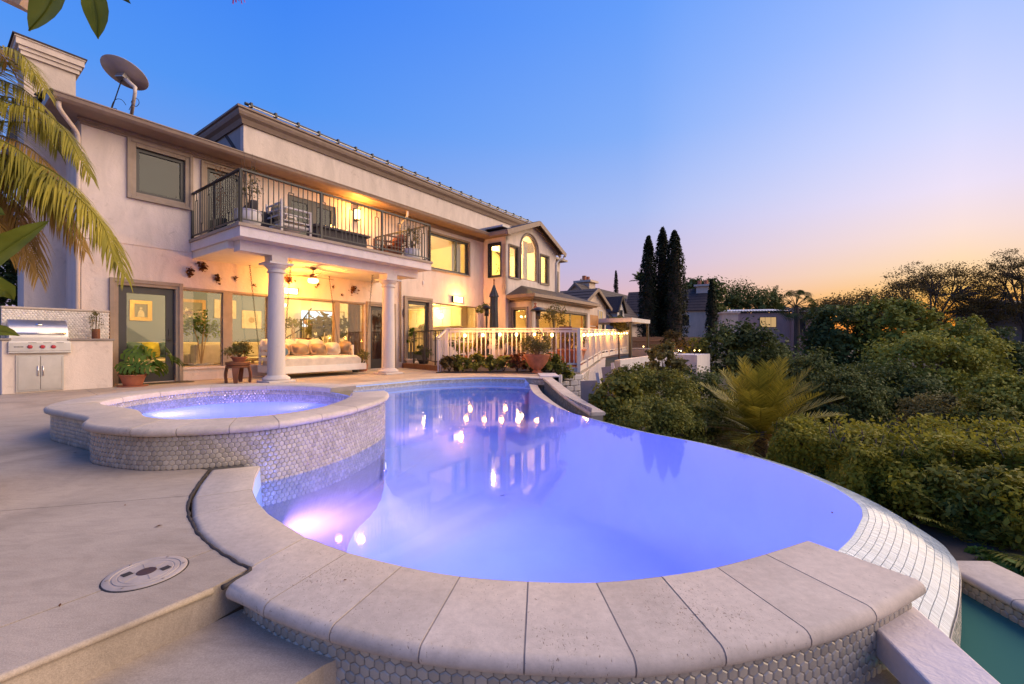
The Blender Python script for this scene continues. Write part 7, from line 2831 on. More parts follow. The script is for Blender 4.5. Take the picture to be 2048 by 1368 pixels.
def lacy_tree(label, px, top, base, wpx, d, mat, seed, levels=3, leaf=.22, per=16, group='open lacy trees against the sunset', name='lacy_tree', spread=1.0, up=.5, cl=.45, first=.35, split=4):
    c = dp(px, base, d)
    h = (base - top) / FPX * d
    R = wpx / 2 / FPX * d
    t = thing(name, label, 'tree', (c.x, c.y, c.z), 0, group)
    b, tips = branchy(h, spread, seed, levels, split, up, first)
    # fit the limbs to the wanted size
    zs = max(p.z for p, _ in tips)
    rs = sorted(sqrt(p.x ** 2 + p.y ** 2) for p, _ in tips)[int(len(tips) * .93)]
    S = Vector((R / rs, R / rs, h / zs))
    b.v = [Vector((v.x * S.x, v.y * S.y, v.z * S.z)) for v in b.v]
    b.tube([(0, 0, -6), (0, 0, .05)], h * .016, 8)
    b.build('trunk', M['bark'], t)
    P = []
    for p, q in tips:
        m = Vector((p.x * S.x, p.y * S.y, p.z * S.z))
        P.append(np.array(m) + RNG.normal(size=(per, 3)) * np.array([cl, cl, cl * .55]))
    P = np.concatenate(P)
    leaf_mesh('crown', P, leaf, mat, parent=t, up=.4, aspect=.5)
    return t


def cypress(label, px, top, bot, wpx, d, seed, group, lean=0.0, n=9000, size=.20):
    c = dp(px, bot, d)
    h = (bot - top) / FPX * d
    R = wpx / 2 / FPX * d
    t = thing('cypress_tree', label, 'tree', (c.x, c.y, c.z - .5), 0, group)
    g = np.random.default_rng(seed)
    f = g.uniform(0, 1, n) ** .85
    a = g.uniform(0, 2 * pi, n)
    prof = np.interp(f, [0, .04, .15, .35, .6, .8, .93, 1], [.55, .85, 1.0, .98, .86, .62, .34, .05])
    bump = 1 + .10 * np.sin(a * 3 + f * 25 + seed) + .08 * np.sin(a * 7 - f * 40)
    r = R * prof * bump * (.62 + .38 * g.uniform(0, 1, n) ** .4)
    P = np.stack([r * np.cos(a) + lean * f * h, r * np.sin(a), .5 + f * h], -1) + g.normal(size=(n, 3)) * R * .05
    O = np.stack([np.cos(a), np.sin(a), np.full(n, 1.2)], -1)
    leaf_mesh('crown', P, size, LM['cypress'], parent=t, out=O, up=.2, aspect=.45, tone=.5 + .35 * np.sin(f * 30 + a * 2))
    core = MB().lathe([(R * .5, .4), (R * .62, .5 + h * .2), (R * .5, .5 + h * .6), (R * .25, .5 + h * .88), (.01, .5 + h * .97)], 10)
    core.build('dark_core', M['bark'], t)  # solid dark core added behind the outer leaves
    MB().tube([(0, 0, -1), (0, 0, 1.0)], R * .25, 8).build('trunk', M['bark'], t)
    return t


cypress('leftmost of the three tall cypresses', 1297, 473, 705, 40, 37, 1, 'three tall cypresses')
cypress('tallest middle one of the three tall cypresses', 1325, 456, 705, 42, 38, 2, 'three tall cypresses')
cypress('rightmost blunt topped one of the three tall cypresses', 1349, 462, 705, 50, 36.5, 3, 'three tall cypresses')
cypress('slim dark cypress right of the half hidden slate roofed house', 1423, 560, 700, 22, 45, 4, 'slim distant cypresses', n=4000)
cypress('tiny pointed cypress top above the tiled gable roof', 1162, 558, 600, 7, 70, 5, 'slim distant cypresses', n=900)
cypress('slim cypress top above the steep neighbour roof', 1232, 541, 600, 9, 66, 6, 'slim distant cypresses', n=1200)
tree('round_tree', 'dense round tree behind the half hidden slate roofed house', 1402, 556, 660, 86, 60, LM['dark'], 50, 110, .45, seed=11, group='trees behind the houses')
lacy_tree('open lacy tree behind the low pink house', 1495, 566, 655, 70, 85, LM['dark'], 21, per=50, leaf=.4, cl=1.0, group='trees behind the houses', name='open_tree')
tree('dark_tree', 'dark pointed tree left of the open tree behind the pink house', 1462, 588, 660, 64, 84, LM['dark'], 34, 60, .6, cl=.3, seed=12, group='trees behind the houses')
tree('dark_tree', 'dark bushy tree right of the open tree behind the pink house', 1535, 590, 660, 70, 82, LM['dark'], 34, 60, .6, cl=.3, seed=13, group='trees behind the houses')


def frond(parent, pts, leaf_len, mat, n=46, droop=.45, side=.9, fwd=.55, width=.018, name='frond', curl=.5, seed=0, taper=True, both=True, rr=.010, start=.12, mats=None, up=(0, 0, 1), vee=.25):
    """a feather palm frond: a tapering midrib and its leaflets, each a narrow three part blade"""
    g = random.Random(seed)
    P = resample(spline(pts, 6), 0.02)
    b = MB()
    m = len(P) - 1
    b.tube(P, [rr * (1 - .8 * k / m) for k in range(m + 1)], 5)
    up = Vector(up)
    tone = [.5] * len(b.f)
    for k in range(n):
        f = start + (1 - start) * (k + .5) / n
        i = min(int(f * m), m - 1)
        p = P[i].lerp(P[i + 1], f * m - i)
        t = (P[min(i + 2, m)] - P[max(i - 1, 0)]).normalized()
        s = t.cross(up)
        s = s.normalized() if s.length > .05 else t.orthogonal().normalized()
        w_up = s.cross(t)
        prof = sin(pi * (0.14 + .80 * f)) ** .7
        for sg in (1, -1):
            L = leaf_len * prof * g.uniform(.85, 1.1)
            d0 = (s * sg * side + t * (fwd + .5 * f) + w_up * vee + Vector((g.uniform(-1, 1), g.uniform(-1, 1), g.uniform(-1, 1))) * .10).normalized()
            q = p.copy()
            dd = d0.copy()
            wdir = dd.cross(w_up + s * .01).normalized()
            V = []
            for j, ww in enumerate((.5, 1.0, .75, .0)):
                V.append((q + wdir * width * ww * .5, q - wdir * width * ww * .5))
                dd = (dd + Vector((0, 0, -1)) * droop * .5).normalized()
                q = q + dd * (L / 3)
            o = len(b.v)
            vs = [V[0][0], V[0][1], V[1][0], V[1][1], V[2][0], V[2][1], V[3][0]]
            b.add(vs, [(0, 1, 3, 2), (2, 3, 5, 4), (4, 5, 6)])
            tn = g.uniform(.15, .9)
            tone += [tn] * 3
    me_o = b.build(name, mat, parent)
    a = me_o.data.attributes.new('tone', 'FLOAT', 'FACE')
    if len(tone) == len(me_o.data.polygons):
        a.data.foreach_set('value', tone)
    return me_o


def feather_palm(name, label, loc, nf, L, mats, trunk_h, seed, group=None, leaf=.42, n=40, droop=.3, tilt=(5, 95), width=.02, arch=.6, cat='palm'):
    t = thing(name, label, cat, loc, 0, group)
    g = random.Random(seed)
    b = MB().tube([(0, 0, -trunk_h), (.02, .01, -trunk_h * .5), (0, 0, .05)], [L * .10, L * .085, L * .075], 12)
    for k in range(14):
        z = -trunk_h + trunk_h * k / 14
        b.lathe([(L * .105, z), (L * .085, z + .03)], 12, cap=False)
    b.build('trunk', M['bark'], t)
    for k in range(nf):
        f = k / nf
        a = k * 2.39996 + g.uniform(-.2, .2)
        el = radians(90 - (tilt[0] + (tilt[1] - tilt[0]) * f))
        d = Vector((cos(a) * cos(el), sin(a) * cos(el), sin(el)))
        Lf = L * g.uniform(.85, 1.1)
        pts = [Vector((0, 0, 0)) + d * .02]
        q = Vector(pts[0])
        dd = d.copy()
        for j in range(5):
            q = q + dd * Lf / 5
            pts.append(q.copy())
            dd = (dd + Vector((0, 0, -1)) * arch * .16 * (j + 1) * .5).normalized()
        m = mats[0] if (f < .72 or len(mats) == 1) else mats[1]
        frond(t, pts, leaf, m, n=n, droop=droop, width=width, seed=seed * 100 + k, rr=L * .011)
    return t


# distant palms
q = dp(1592, 612, 58)
t = thing('fan_palm', 'tall fan palm silhouetted right of the low pink house', 'palm', q, 0, 'palms on the skyline')
MB().tube([(0, 0, -8), (.1, 0, -2), (0, 0, 0)], [.38, .32, .30], 9).build('trunk', M['bark'], t)
g_ = random.Random(5)
for k in range(22):
    a = k * 2.4
    el = radians(75 - 125 * (k / 22))
    d = Vector((cos(a) * cos(el), sin(a) * cos(el), sin(el)))
    c = d * 1.5
    b = MB().tube([(0, 0, 0), c], .04, 4)
    s = d.orthogonal().normalized()
    s2 = d.cross(s)
    for j in range(13):
        w = -1.1 + 2.2 * j / 12
        e = (d * cos(w) + s2 * sin(w)).normalized()
        e2 = e + Vector((0, 0, -.35))
        mid_ = c + e * .75
        b.add([c, mid_ + s * .02 + s2 * .06, mid_ - s2 * .06, c + e2 * 1.25], [(0, 1, 3, 2)])
    b.build('fan_leaf', LM['dark'], t)
for px, py, d, nm, L, lb in ((1280, 551, 70, 31, 1.6, 'palm tip poking out behind the left cypress'), (1545, 590, 88, 32, 3.2, 'feathery palm on the skyline right of the open tree'), (1470, 600, 86, 33, 3.0, 'feathery palm on the skyline left of the open tree')):
    feather_palm('skyline_palm', lb, dp(px, py + 12, d), 12, L, [LM['dark']], 8, nm, 'palms on the skyline', leaf=.9, n=16, width=.12, droop=.4)

# lacy sunset trees and the canyon
lacy_tree('open lacy tree left of the widest sunset tree', 1695, 590, 690, 120, 58, LM['brown'], 31, per=60, leaf=.26, cl=.75)


def dome_tree(label, px, top, base, wpx, d, mat, seed, n=120, per=80, leaf=.2, cl=.42, lean=0.0, name='lacy_tree'):
    """limbs that fan up to many small separate leaf clumps over a dome, with sky between them"""
    c = dp(px, base, d)
    H = (base - top) / FPX * d
    R = wpx / 2 / FPX * d
    t = thing(name, label, 'tree', c, 0, 'open lacy trees against the sunset')
    g = random.Random(seed)
    b = MB()
    b.tube([(0, 0, -6), (0, 0, 0), (.1, 0, H * .22)], [H * .022, H * .018, H * .015], 8)
    nodes = []
    for k in range(9):
        a = k * 2.4 + seed
        f = .25 + .5 * (k / 9)
        q = Vector((cos(a) * R * .45 * f * 1.4 + lean * R * .3, sin(a) * R * .35, H * (.42 + .32 * g.random())))
        m = q * .5 + Vector((0, 0, H * .14))
        b.tube([Vector((.1, 0, H * .20)), m, q], [H * .013, H * .010, H * .007], 6)
        nodes.append(q)
    P, T = [], []
    rg_ = np.random.default_rng(seed)
    for k in range(n):
        a = g.uniform(0, 2 * pi)
        ph = g.uniform(.02, 1.0)
        rr = (g.uniform(.35, 1.0)) ** .6
        wob = 1 + .14 * sin(a * 3 + seed) + .10 * sin(a * 7)
        q = Vector((cos(a) * R * rr * wob * sqrt(1 - ph * ph * .9) + lean * R * ph, sin(a) * R * .7 * rr * sqrt(1 - ph * ph * .9), H * (.30 + .68 * ph * (.55 + .45 * rr)) * (1 + .05 * sin(a * 5))))
        nd = min(nodes, key=lambda z: (z - q).length)
        m = nd.lerp(q, .55) + Vector((g.uniform(-.3, .3), g.uniform(-.3, .3), .25))
        b.tube([nd, m, q], [H * .005, H * .0032, H * .0012], 4, cap=False)
        mm = int(per * g.uniform(.4, 1.5))
        P.append(np.array(q) + rg_.normal(size=(mm, 3)) * np.array([cl * 1.25, cl, cl * .6]) * g.uniform(.6, 1.3))
        T.append(np.full(mm, g.uniform(.1, .9)))
    b.build('trunk', M['bark'], t)
    leaf_mesh('crown', np.concatenate(P), leaf, mat, parent=t, up=.35, aspect=.5, tone=np.concatenate(T))
    return t


dome_tree('wide spreading lacy tree against the sunset', 1862, 522, 712, 240, 46, LM['brown'], 3, n=290, per=100, leaf=.17, cl=.40, lean=.12)
dome_tree('tall lacy tree at the right edge against the sunset', 2048, 498, 705, 150, 42, LM['brown'], 5, n=170, per=90, leaf=.15, cl=.34)
tree('flat_tree', 'small dark flat topped tree before the far right house', 1985, 597, 632, 64, 48, LM['dark'], 26, 60, .35, seed=51, flat=.5)
CT = [('dark_tree', 'dark tree mass right of the fan palm', 1685, 606, 780, 135, 44, 'dark', 70, 110, .42, 61),
      ('dark_tree', 'dark tree below the wide lacy tree', 1790, 600, 720, 170, 42, 'canyon', 70, 110, .36, 62),
      ('leafy_tree', 'green leafy tree in the middle of the canyon', 1850, 664, 815, 200, 27, 'canyon', 90, 130, .22, 63),
      ('leafy_tree', 'olive green tree under the lacy trees at right', 1935, 640, 800, 120, 31, 'canyon', 60, 110, .24, 64),
      ('leafy_tree', 'yellow green tree at the right edge above the hedge', 2030, 740, 880, 170, 17, 'canyon', 80, 120, .15, 65),
      ('dark_tree', 'dark round tree in front of the low pink house', 1482, 645, 790, 160, 29, 'dark', 80, 120, .24, 66),
      ('dark_tree', 'low dark tree right of the round dark tree', 1560, 690, 800, 170, 33, 'dark', 60, 110, .28, 67),
      ('dark_tree', 'dark tree filling the canyon bottom', 1750, 725, 850, 210, 24, 'dark', 80, 120, .20, 68),
      ('dark_shrub', 'dark mounded shrub above the hedge left of centre', 1690, 742, 870, 130, 13, 'dark', 90, 130, .09, 69),
      ('dark_shrub', 'dark green mounded shrub right behind the mid palm', 1625, 712, 850, 120, 15, 'dark', 90, 130, .10, 70),
      ('grey_shrub', 'grey green shrub just above the hedge', 1880, 790, 880, 130, 10.5, 'olive', 70, 100, .075, 71),
      ('grey_shrub', 'second grey green shrub above the hedge to the right', 1965, 800, 890, 110, 9.5, 'shrub', 70, 100, .075, 72),
      ('dark_tree', 'dark trees below the far right house', 1985, 660, 760, 110, 36, 'dark', 50, 90, .3, 73)]
for nm, lb, px, t0, b0, w, d, m, n, per, sz, sd in CT:
    tree(nm, lb, px, t0, b0, w, d, LM[m], n, per, sz, seed=sd, low=-.8, cl=.24)
for k, (x, y, R, h, m) in enumerate(((24, 18, 4, 3.5, 'canyon'), (34, 24, 5, 4.5, 'dark'), (46, 30, 6, 5, 'dark'), (30, 14, 4, 4, 'dark'), (60, 45, 7, 6, 'dark'))):
    t = thing('dark_tree', '%s tree on the canyon side beyond the right edge of the view' % ['nearest green', 'second dark', 'tall far dark', 'low near dark', 'farthest dark'][k], 'tree', (x, y, gz(x, y)), 0, 'trees in the canyon')
    q, o, tn = clumps(50, 90, (R, R, h * .6), (0, 0, h * .6), .55, .25, .8, 300 + k, -.7)
    leaf_mesh('crown', q, R * .07, LM[m], parent=t, out=o, tone=tn)
    MB().tube([(0, 0, -.5), (0, 0, h * .7)], [.25, .1], 7).build('trunk', M['bark'], t)
P = []
rg = np.random.default_rng(77)
ang = rg.uniform(.5, 1.35, 26000)
rr_ = rg.uniform(9, 60, 26000)
xx, yy = ang * rr_ / np.sqrt(1 + ang ** 2), rr_ / np.sqrt(1 + ang ** 2)
zz = terr(xx, yy) + rg.uniform(0, 1, 26000) ** 2 * 1.3 * (1 + .6 * np.sin(xx * .9) * np.cos(yy * .7))
tag(leaf_mesh('undergrowth', np.stack([xx, yy, zz], -1), .30, LM['dark'], up=.6), kind='stuff')

# shrubs on the slope between the pool and the deck
SL = [('leafy_shrub', 'large leaved shrub at the pool corner beside the lattice', 1232, 752, 870, 110, 7.2, 'shrub', 60, 60, .085, 81),
      ('mounded_shrub', 'olive mounded shrub in the middle of the slope', 1312, 742, 880, 170, 8.6, 'shrub', 110, 100, .055, 82),
      ('mounded_shrub', 'low green shrub along the vanishing edge', 1300, 800, 915, 200, 6.6, 'shrub', 110, 110, .045, 83),
      ('leafy_shrub', 'tall pale leafed shrub before the white terrace wall', 1328, 684, 790, 70, 16, 'olive', 60, 60, .14, 84),
      ('mounded_shrub', 'dark shrub below the white pier', 1392, 735, 870, 110, 10.5, 'dark', 80, 90, .07, 85),
      ('mounded_shrub', 'dark shrub left behind the mid palm', 1420, 800, 930, 130, 7.4, 'shrub', 80, 90, .05, 86),
      ('mounded_shrub', 'brownish shrub at the left foot of the slope', 1205, 790, 860, 60, 7.6, 'brown', 50, 60, .06, 87),
      ('mounded_shrub', 'dense shrub right under the deck corner', 1265, 735, 820, 100, 11.5, 'shrub', 70, 80, .08, 88)]
for nm, lb, px, t0, b0, w, d, m, n, per, sz, sd in SL:
    tree(nm, lb, px, t0, b0, w, d, LM[m], n, per, sz, seed=sd, low=-.8, cl=.24, group='shrubs on the slope below the deck', cat='shrub')
for px, py, d, lb, m, s in ((1238, 655, 24, 'orange lit shrub behind the far end of the railing', 'olive', 91), (1348, 684, 29.5, 'orange lit small tree against the dark fence', 'brown', 92), (1390, 696, 29, 'low shrubs along the dark fence', 'shrub', 93)):
    tree('lit_shrub', lb, px, py - 22, py + 22, 48, d, LM[m], 30, 40, .16, seed=s, group='shrubs by the terrace', cat='shrub')

# the mid palm
pc = dp(1522, 868, 6.6)
feather_palm('date_palm', 'low spreading feather palm behind the vanishing edge', pc, 58, 1.12, [LM['palm'], LM['palm_dry']], 1.4, 7, leaf=.34, n=40, width=.013, tilt=(6, 112), arch=.34, droop=.08)
for px, py, d, sd, lb in ((1565, 905, 5.2, 5, 'dark bladed agave between the palm and the pool edge'), (1608, 905, 4.9, 6, 'orange tinted agave at the left end of the hedge')):
    bs = dp(px, py, d)
    t = thing('agave', lb, 'plant', (bs.x, bs.y, bs.z - .25), 0, 'agaves by the pool edge')
    g_ = random.Random(sd)
    for k in range(16):
        a = k * 2.4
        el = radians(g_.uniform(25, 80))
        d_ = Vector((cos(a) * cos(el), sin(a) * cos(el), sin(el)))
        L = g_.uniform(.3, .45)
        s = d_.cross(Vector((0, 0, 1))).normalized()
        b = MB()
        pts = [Vector((0, 0, 0)), d_ * L * .4, d_ * L * .75 + Vector((0, 0, -.01)), d_ * L + Vector((0, 0, -.05))]
        b.rings([[p - s * w, p + Vector((0, 0, -w * .3)), p + s * w, p + Vector((0, 0, w * .2))] for p, w in zip(pts, (.02, .035, .025, .002))], True, True)
        b.build('blade', LM['dark'] if sd == 5 else (LM['palm_dry'] if k % 2 else LM['shrub']), t)

tree('dark_shrub', 'dark shrub behind the barbecue at the left edge', 0, 400, 760, 90, 10.5, LM['dark'], 60, 80, .12, seed=99, group=None, cat='shrub')
# hedge on the right
hg = thing('hedge', 'clipped green hedge beyond the vanishing edge', 'hedge', (0, 0, 0))
rg = np.random.default_rng(5)
N_ = 62000
hx0, hx1, hy0, hy1, hz0, hz1 = 2.93, 8.5, 3.62, 4.85, -1.0, -.02
pts, outs, tone = [], [], []
for face, cnt in (('front', 52000), ('top', 40000), ('left', 12000)):
    a, c = rg.uniform(0, 1, cnt), rg.uniform(0, 1, cnt)
    dep = np.abs(rg.normal(size=cnt)) * .06
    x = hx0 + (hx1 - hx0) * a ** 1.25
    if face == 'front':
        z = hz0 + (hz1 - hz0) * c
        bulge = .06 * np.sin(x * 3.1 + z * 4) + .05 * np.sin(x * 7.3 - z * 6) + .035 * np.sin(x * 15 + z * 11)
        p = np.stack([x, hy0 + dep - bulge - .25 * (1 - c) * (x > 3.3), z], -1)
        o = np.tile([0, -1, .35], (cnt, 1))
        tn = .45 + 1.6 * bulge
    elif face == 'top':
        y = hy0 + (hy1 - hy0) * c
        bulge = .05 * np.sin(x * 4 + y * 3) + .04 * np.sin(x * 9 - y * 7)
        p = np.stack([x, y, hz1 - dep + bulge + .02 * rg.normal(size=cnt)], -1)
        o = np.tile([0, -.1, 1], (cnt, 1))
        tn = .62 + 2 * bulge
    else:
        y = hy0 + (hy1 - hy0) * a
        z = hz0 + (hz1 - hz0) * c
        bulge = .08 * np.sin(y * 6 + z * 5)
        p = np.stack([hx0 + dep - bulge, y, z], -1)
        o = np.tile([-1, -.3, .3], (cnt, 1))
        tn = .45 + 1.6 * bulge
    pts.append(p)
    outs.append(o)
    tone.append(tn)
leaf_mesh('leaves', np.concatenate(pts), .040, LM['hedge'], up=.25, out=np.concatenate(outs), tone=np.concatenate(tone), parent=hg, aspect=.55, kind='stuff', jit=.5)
MB().box(hx0 + .12, hx1 - .1, hy0 + .10, hy1 - .12, hz0 - .5, hz1 - .12).build('dark_core', M['bark'], hg)  # solid dark box added to stop the view through the leaves
tw = MB()
for k in range(160):
    x = rg.uniform(hx0, 6.5)
    y = rg.uniform(hy0 - .05, hy1)
    p0 = Vector((x, y, hz1 - .05))
    tw.tube([p0, p0 + Vector((rg.normal() * .05, rg.normal() * .05, rg.uniform(.05, .16)))], .004, 4)
tw.build('twig', M['bark'], hg)
P = []
for k in range(160):
    x, y = rg.uniform(hx0, 6.8), rg.uniform(hy0, hy1)
    for j in range(6):
        P.append((x + rg.normal() * .03, y + rg.normal() * .03, hz1 + .02 + j * .018))
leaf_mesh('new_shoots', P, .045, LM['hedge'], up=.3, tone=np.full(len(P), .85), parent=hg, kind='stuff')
# low growth between hedge and basin
for k, (px, py, d, w, h, m, sz, lb) in enumerate(((1830, 985, 3.55, 150, 110, 'hedge', .045, 'yellow green growth at the hedge foot behind the white mosaic'), (1960, 1010, 3.3, 170, 150, 'shrub', .05, 'dark growth at the hedge foot behind the catch basin'),
                                                  (2040, 1030, 3.1, 150, 160, 'hedge', .05, 'leafy growth at the right edge below the hedge'), (1700, 955, 4.1, 130, 90, 'hedge', .04, 'yellow leafed growth just behind the water edge'),
                                                  (2040, 1150, 2.75, 70, 50, 'house', .06, 'small bright vine on the basin coping at the right edge'))):
    c = dp(px, py, d)
    t = thing('ground_shrub', lb, 'shrub', (c.x, c.y, c.z - h / FPX * d / 2), 0, 'low growth below the hedge')
    P, O, T = clumps(46, 70, (w / 2 / FPX * d, .25, h / 2 / FPX * d), (0, 0, h / FPX * d / 2), .5, .3, .8, 140 + k, -.7)
    leaf_mesh('foliage', P, sz, LM[m], parent=t, out=O, tone=T, up=.4)
    b = MB()
    for j in range(5):
        b.tube([(0, 0, -.2), (.1 * cos(j * 1.3), .08 * sin(j * 1.3), h / FPX * d * .6)], [.012, .004], 5)
    b.build('stem', M['bark'], t)
fp = dp(1950, 1050, 3.0)
feather_palm('low_palm', 'small dark feather palm beside the catch basin', fp + Vector((.15, .15, -.25)), 13, .5, [LM['shrub']], .4, 17, leaf=.17, n=26, width=.012, tilt=(25, 100), arch=.7, droop=.3)
tag(MB().prism([(2.94, 2.75), (3.6, 2.2), (4.5, 2.0), (4.5, 3.7), (2.75, 3.9), (2.74, 3.2)], -3.0, -.56).build('path', M['soil']), kind='structure')

# ================================================================== NEAR LEAVES AT THE LEFT AND TOP
lp = thing('feather_palm', 'drooping feather palm with browning fronds at the left edge', 'palm', (-4.6, 3.1, 0))
off = Vector((4.6, -3.1, 0))


def pxl(seq):
    return [dp(x, y, d) + off for x, y, d in seq]


MB().tube([(0, 0, 0), (.05, 0, 1.2), (0.1, 0, 2.35)], [.11, .09, .08], 12).build('trunk', M['bark'], lp)
FR = [([(-200, 330, 3.3), (-60, 300, 3.2), (60, 330, 3.15), (150, 390, 3.1), (205, 450, 3.1), (228, 520, 3.1)], .40, 'palm', 58, .85),
      ([(-200, 330, 3.3), (-80, 310, 3.3), (40, 345, 3.3), (110, 400, 3.3), (150, 470, 3.3)], .38, 'palm_dry', 40, 1.0),
      ([(-200, 260, 3.4), (-60, 215, 3.4), (60, 215, 3.4), (125, 255, 3.4), (160, 320, 3.4)], .34, 'palm', 50, .8),
      ([(-200, 220, 3.4), (-80, 120, 3.4), (0, 95, 3.4), (45, 110, 3.4), (70, 150, 3.4)], .34, 'palm', 36, .7),
      ([(-200, 300, 3.2), (-90, 320, 3.2), (0, 370, 3.2), (40, 440, 3.2), (55, 520, 3.2)], .36, 'palm_dry', 40, 1.0),
      ([(-160, 300, 3.1), (-80, 270, 3.1), (0, 280, 3.1), (60, 320, 3.1), (85, 380, 3.1)], .34, 'palm', 40, .9),
      ([(-160, 240, 3.5), (-60, 160, 3.5), (30, 170, 3.5), (90, 215, 3.5)], .32, 'palm', 36, .7),
      ([(-160, 360, 3.0), (-80, 380, 3.0), (-20, 430, 3.0), (10, 500, 3.0)], .34, 'palm_dry', 30, 1.0),
      ([(-200, 320, 3.25), (-60, 305, 3.2), (50, 318, 3.2), (120, 352, 3.15), (175, 410, 3.15), (205, 470, 3.15)], .36, 'palm', 50, .9),
      ([(-180, 280, 3.3), (-60, 262, 3.3), (40, 285, 3.3), (95, 330, 3.3), (120, 390, 3.3)], .34, 'palm_dry', 40, .95),
      ([(-180, 240, 3.4), (-80, 180, 3.4), (20, 205, 3.4), (80, 240, 3.4), (115, 300, 3.4)], .32, 'palm', 40, .8),
      ([(-180, 180, 3.45), (-80, 70, 3.45), (-20, 80, 3.45), (15, 130, 3.45)], .30, 'palm_dry', 30, .8)]
FR = FR + [([(x + (22 if i > 1 else 0), y + 34, d + .12) for i, (x, y, d) in enumerate(sq)], L * .95, 'palm_dry' if q % 3 == 1 else m, n, dr) for q, (sq, L, m, n, dr) in enumerate(FR[:7])]
for k, (seq, L, m, n, dr) in enumerate(FR):
    frond(lp, pxl(seq), L * 1.25, LM[m], n=int(n * 1.7), droop=dr, side=.75, fwd=.5, width=.011, seed=900 + k, rr=.012, vee=.1)


def blade(name, parent, pts, w, mat, seed=0, fold=.22, lo=0.0):
    """one broad leaf: a midrib and two halves that rise from it"""
    P = resample(spline(pts, 6), .03)
    m = len(P) - 1
    rings = []
    g = random.Random(seed)
    for i, p in enumerate(P):
        f = i / m
        t = (P[min(i + 1, m)] - P[max(i - 1, 0)]).normalized()
        s = t.cross(Vector((0.15, -1, .3))).normalized()
        nn = s.cross(t)
        ww = w * max(sin(pi * (lo + (1 - lo) * f)) ** .75, 0.01) * (1 + .03 * sin(f * 40 + seed))
        rings.append([p - s * ww + nn * ww * fold, p - s * ww * .5 + nn * ww * fold * .35, p, p + s * ww * .5 + nn * ww * fold * .35, p + s * ww + nn * ww * fold])
    b = MB().rings(rings, False, False)
    b.rings([[p - nn * .003 for p, nn in zip([r[1].lerp(r[2], .88) for r in rings], [Vector((0, -1, 0))] * len(rings))], [p + Vector((0, -.004, 0)) for p in [r[2] for r in rings]], [r[2].lerp(r[3], .12) for r in rings]], False, False)
    o = b.build(name, mat, parent, smooth=True)
    a = o.data.attributes.new('tone', 'FLOAT', 'FACE')
    a.data.foreach_set('value', [g.uniform(.35, .6)] * len(o.data.polygons))
    return o


bl_ = thing('broad_leaved_plant', 'broad leaved plant with big glossy leaves at the left edge', 'plant', (-3.4, 2.4, 0))
off2 = Vector((3.4, -2.4, 0))
for k, (seq, w) in enumerate((([(-120, 600, 2.3), (-40, 535, 2.35), (30, 485, 2.4), (98, 442, 2.45)], .085), ([(-90, 600, 2.2), (-40, 580, 2.2), (5, 578, 2.25), (28, 600, 2.3)], .07), ([(-80, 690, 2.1), (-30, 665, 2.1), (10, 662, 2.1), (40, 672, 2.12)], .035),
                              ([(-120, 500, 2.3), (-60, 440, 2.3), (-20, 420, 2.3), (10, 430, 2.3)], .07))):
    blade('leaf', bl_, [dp(x, y, d) + off2 for x, y, d in seq], w, LM['big'], seed=k)
MB().tube([(0, 0, 0), (.05, .02, .5), (.1, 0, .95)], [.06, .05, .04], 8).build('stem', LM['shrub'], bl_)
for seq0 in ((-120, 600, 2.3), (-90, 600, 2.2), (-80, 690, 2.1), (-120, 500, 2.3)):
    e_ = dp(*seq0) + off2
    MB().tube([(.08, 0, .8), e_.lerp(Vector((.08, 0, .8)), .4) + Vector((0, 0, .08)), e_], [.02, .015, .01], 6).build('leaf_stalk', LM['shrub'], bl_)
MB().lathe([(.14, 0), (.19, .30), (.20, .34), (.17, .34), (.001, .30)], 20).build('pot', M['terra'], bl_, auto=.7)

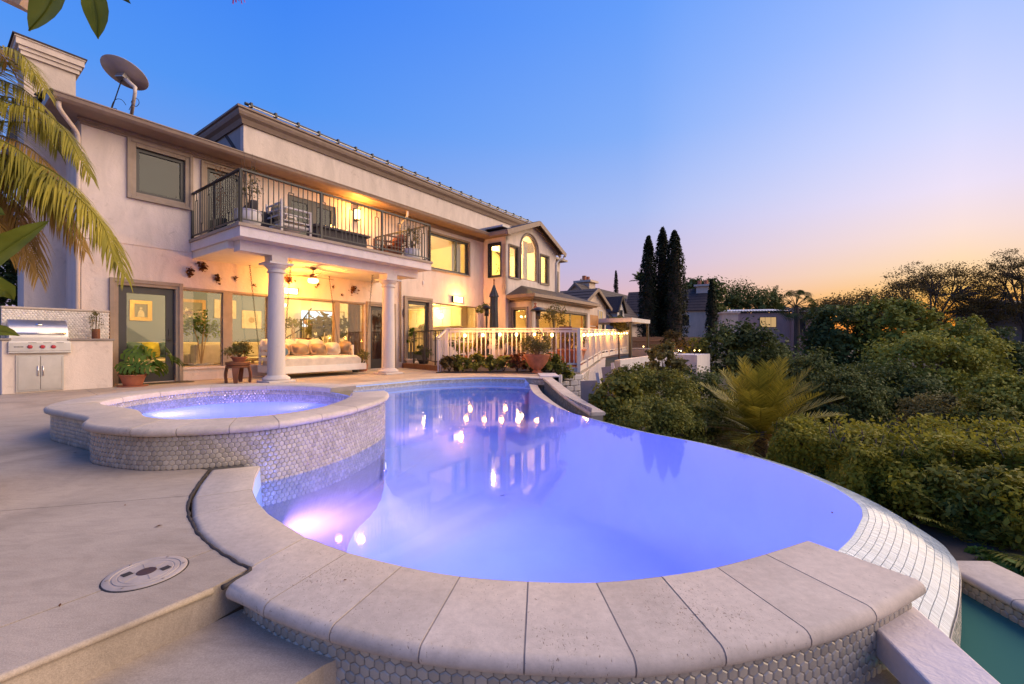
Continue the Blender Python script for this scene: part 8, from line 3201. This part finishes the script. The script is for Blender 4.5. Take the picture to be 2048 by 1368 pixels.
hb_ = thing('hanging_branch', 'leafy branch hanging into the top left corner with a magenta flower', 'branch', dp(0, -60, 1.5))
oo = -dp(0, -60, 1.5)
MB().tube([dp(-200, -80, 1.5) + oo, dp(100, -50, 1.5) + oo, dp(250, -20, 1.5) + oo, dp(470, -20, 1.55) + oo], [.012, .009, .006, .003], 6).build('branch', M['bark'], hb_)
MB().tube(spline([Vector((-2.75, .75, 0)) + oo, Vector((-2.7, .8, 1.2)) + oo, Vector((-2.5, 1.1, 2.1)) + oo, dp(-200, -80, 1.5) + oo], 6), [.05 - .0019 * k for k in range(19)], 8).build('trunk', M['bark'], hb_)
blade('leaf', hb_, [dp(x, y, 1.5) + oo for x, y in ((120, -40), (108, -10), (92, 22), (58, 62))], .060, LM['big'], 3, lo=.1)
blade('leaf', hb_, [dp(x, y, 1.45) + oo for x, y in ((185, -40), (190, 0), (198, 40), (196, 78))], .038, LM['big'], 4, lo=.1)
blade('leaf', hb_, [dp(x, y, 1.5) + oo for x, y in ((240, -30), (248, -5), (262, 8))], .012, LM['dark'], 5)
for k in range(5):
    blade('petal', hb_, [dp(468 + k * 4, -14 + (k % 2) * 4, 1.5) + oo, dp(470 + k * 5, -4, 1.5) + oo, dp(466 + k * 6, 8 - (k % 3) * 3, 1.5) + oo], .010, LM['magenta'], 20 + k)
q0 = dp(20, -30, 2.2)
tb = thing('timber_beam', 'pale beam end crossing the top left corner', 'beam', (0, 0, 0))
e0 = dp(-140, -85, 2.2)
MB().beam(e0, dp(66, 14, 2.2), .10, .06).build('rafter', M['oak'], tb)
MB().box(e0.x - .14, e0.x - .04, e0.y - .05, e0.y + .05, 0, e0.z + .1).build('post', M['oak'], tb)

rg = random.Random(12)
for k, (px, py, lb) in enumerate(((150, 905, 'small dry leaf left of the spa on the deck'), (690, 1160, 'small dry leaf on the curved coping'), (250, 1010, 'small dry leaf below the spa near the deck joint'), (120, 1210, 'small dry leaf near the deck edge left of the skimmer lid'))):
    p = gp(px, py, .004)
    o = leaf_mesh('fallen_leaf', [(0, 0, 0)], .022, LM['deadleaf'], up=5)
    o.location = p
    tag(o, lb, 'leaf')
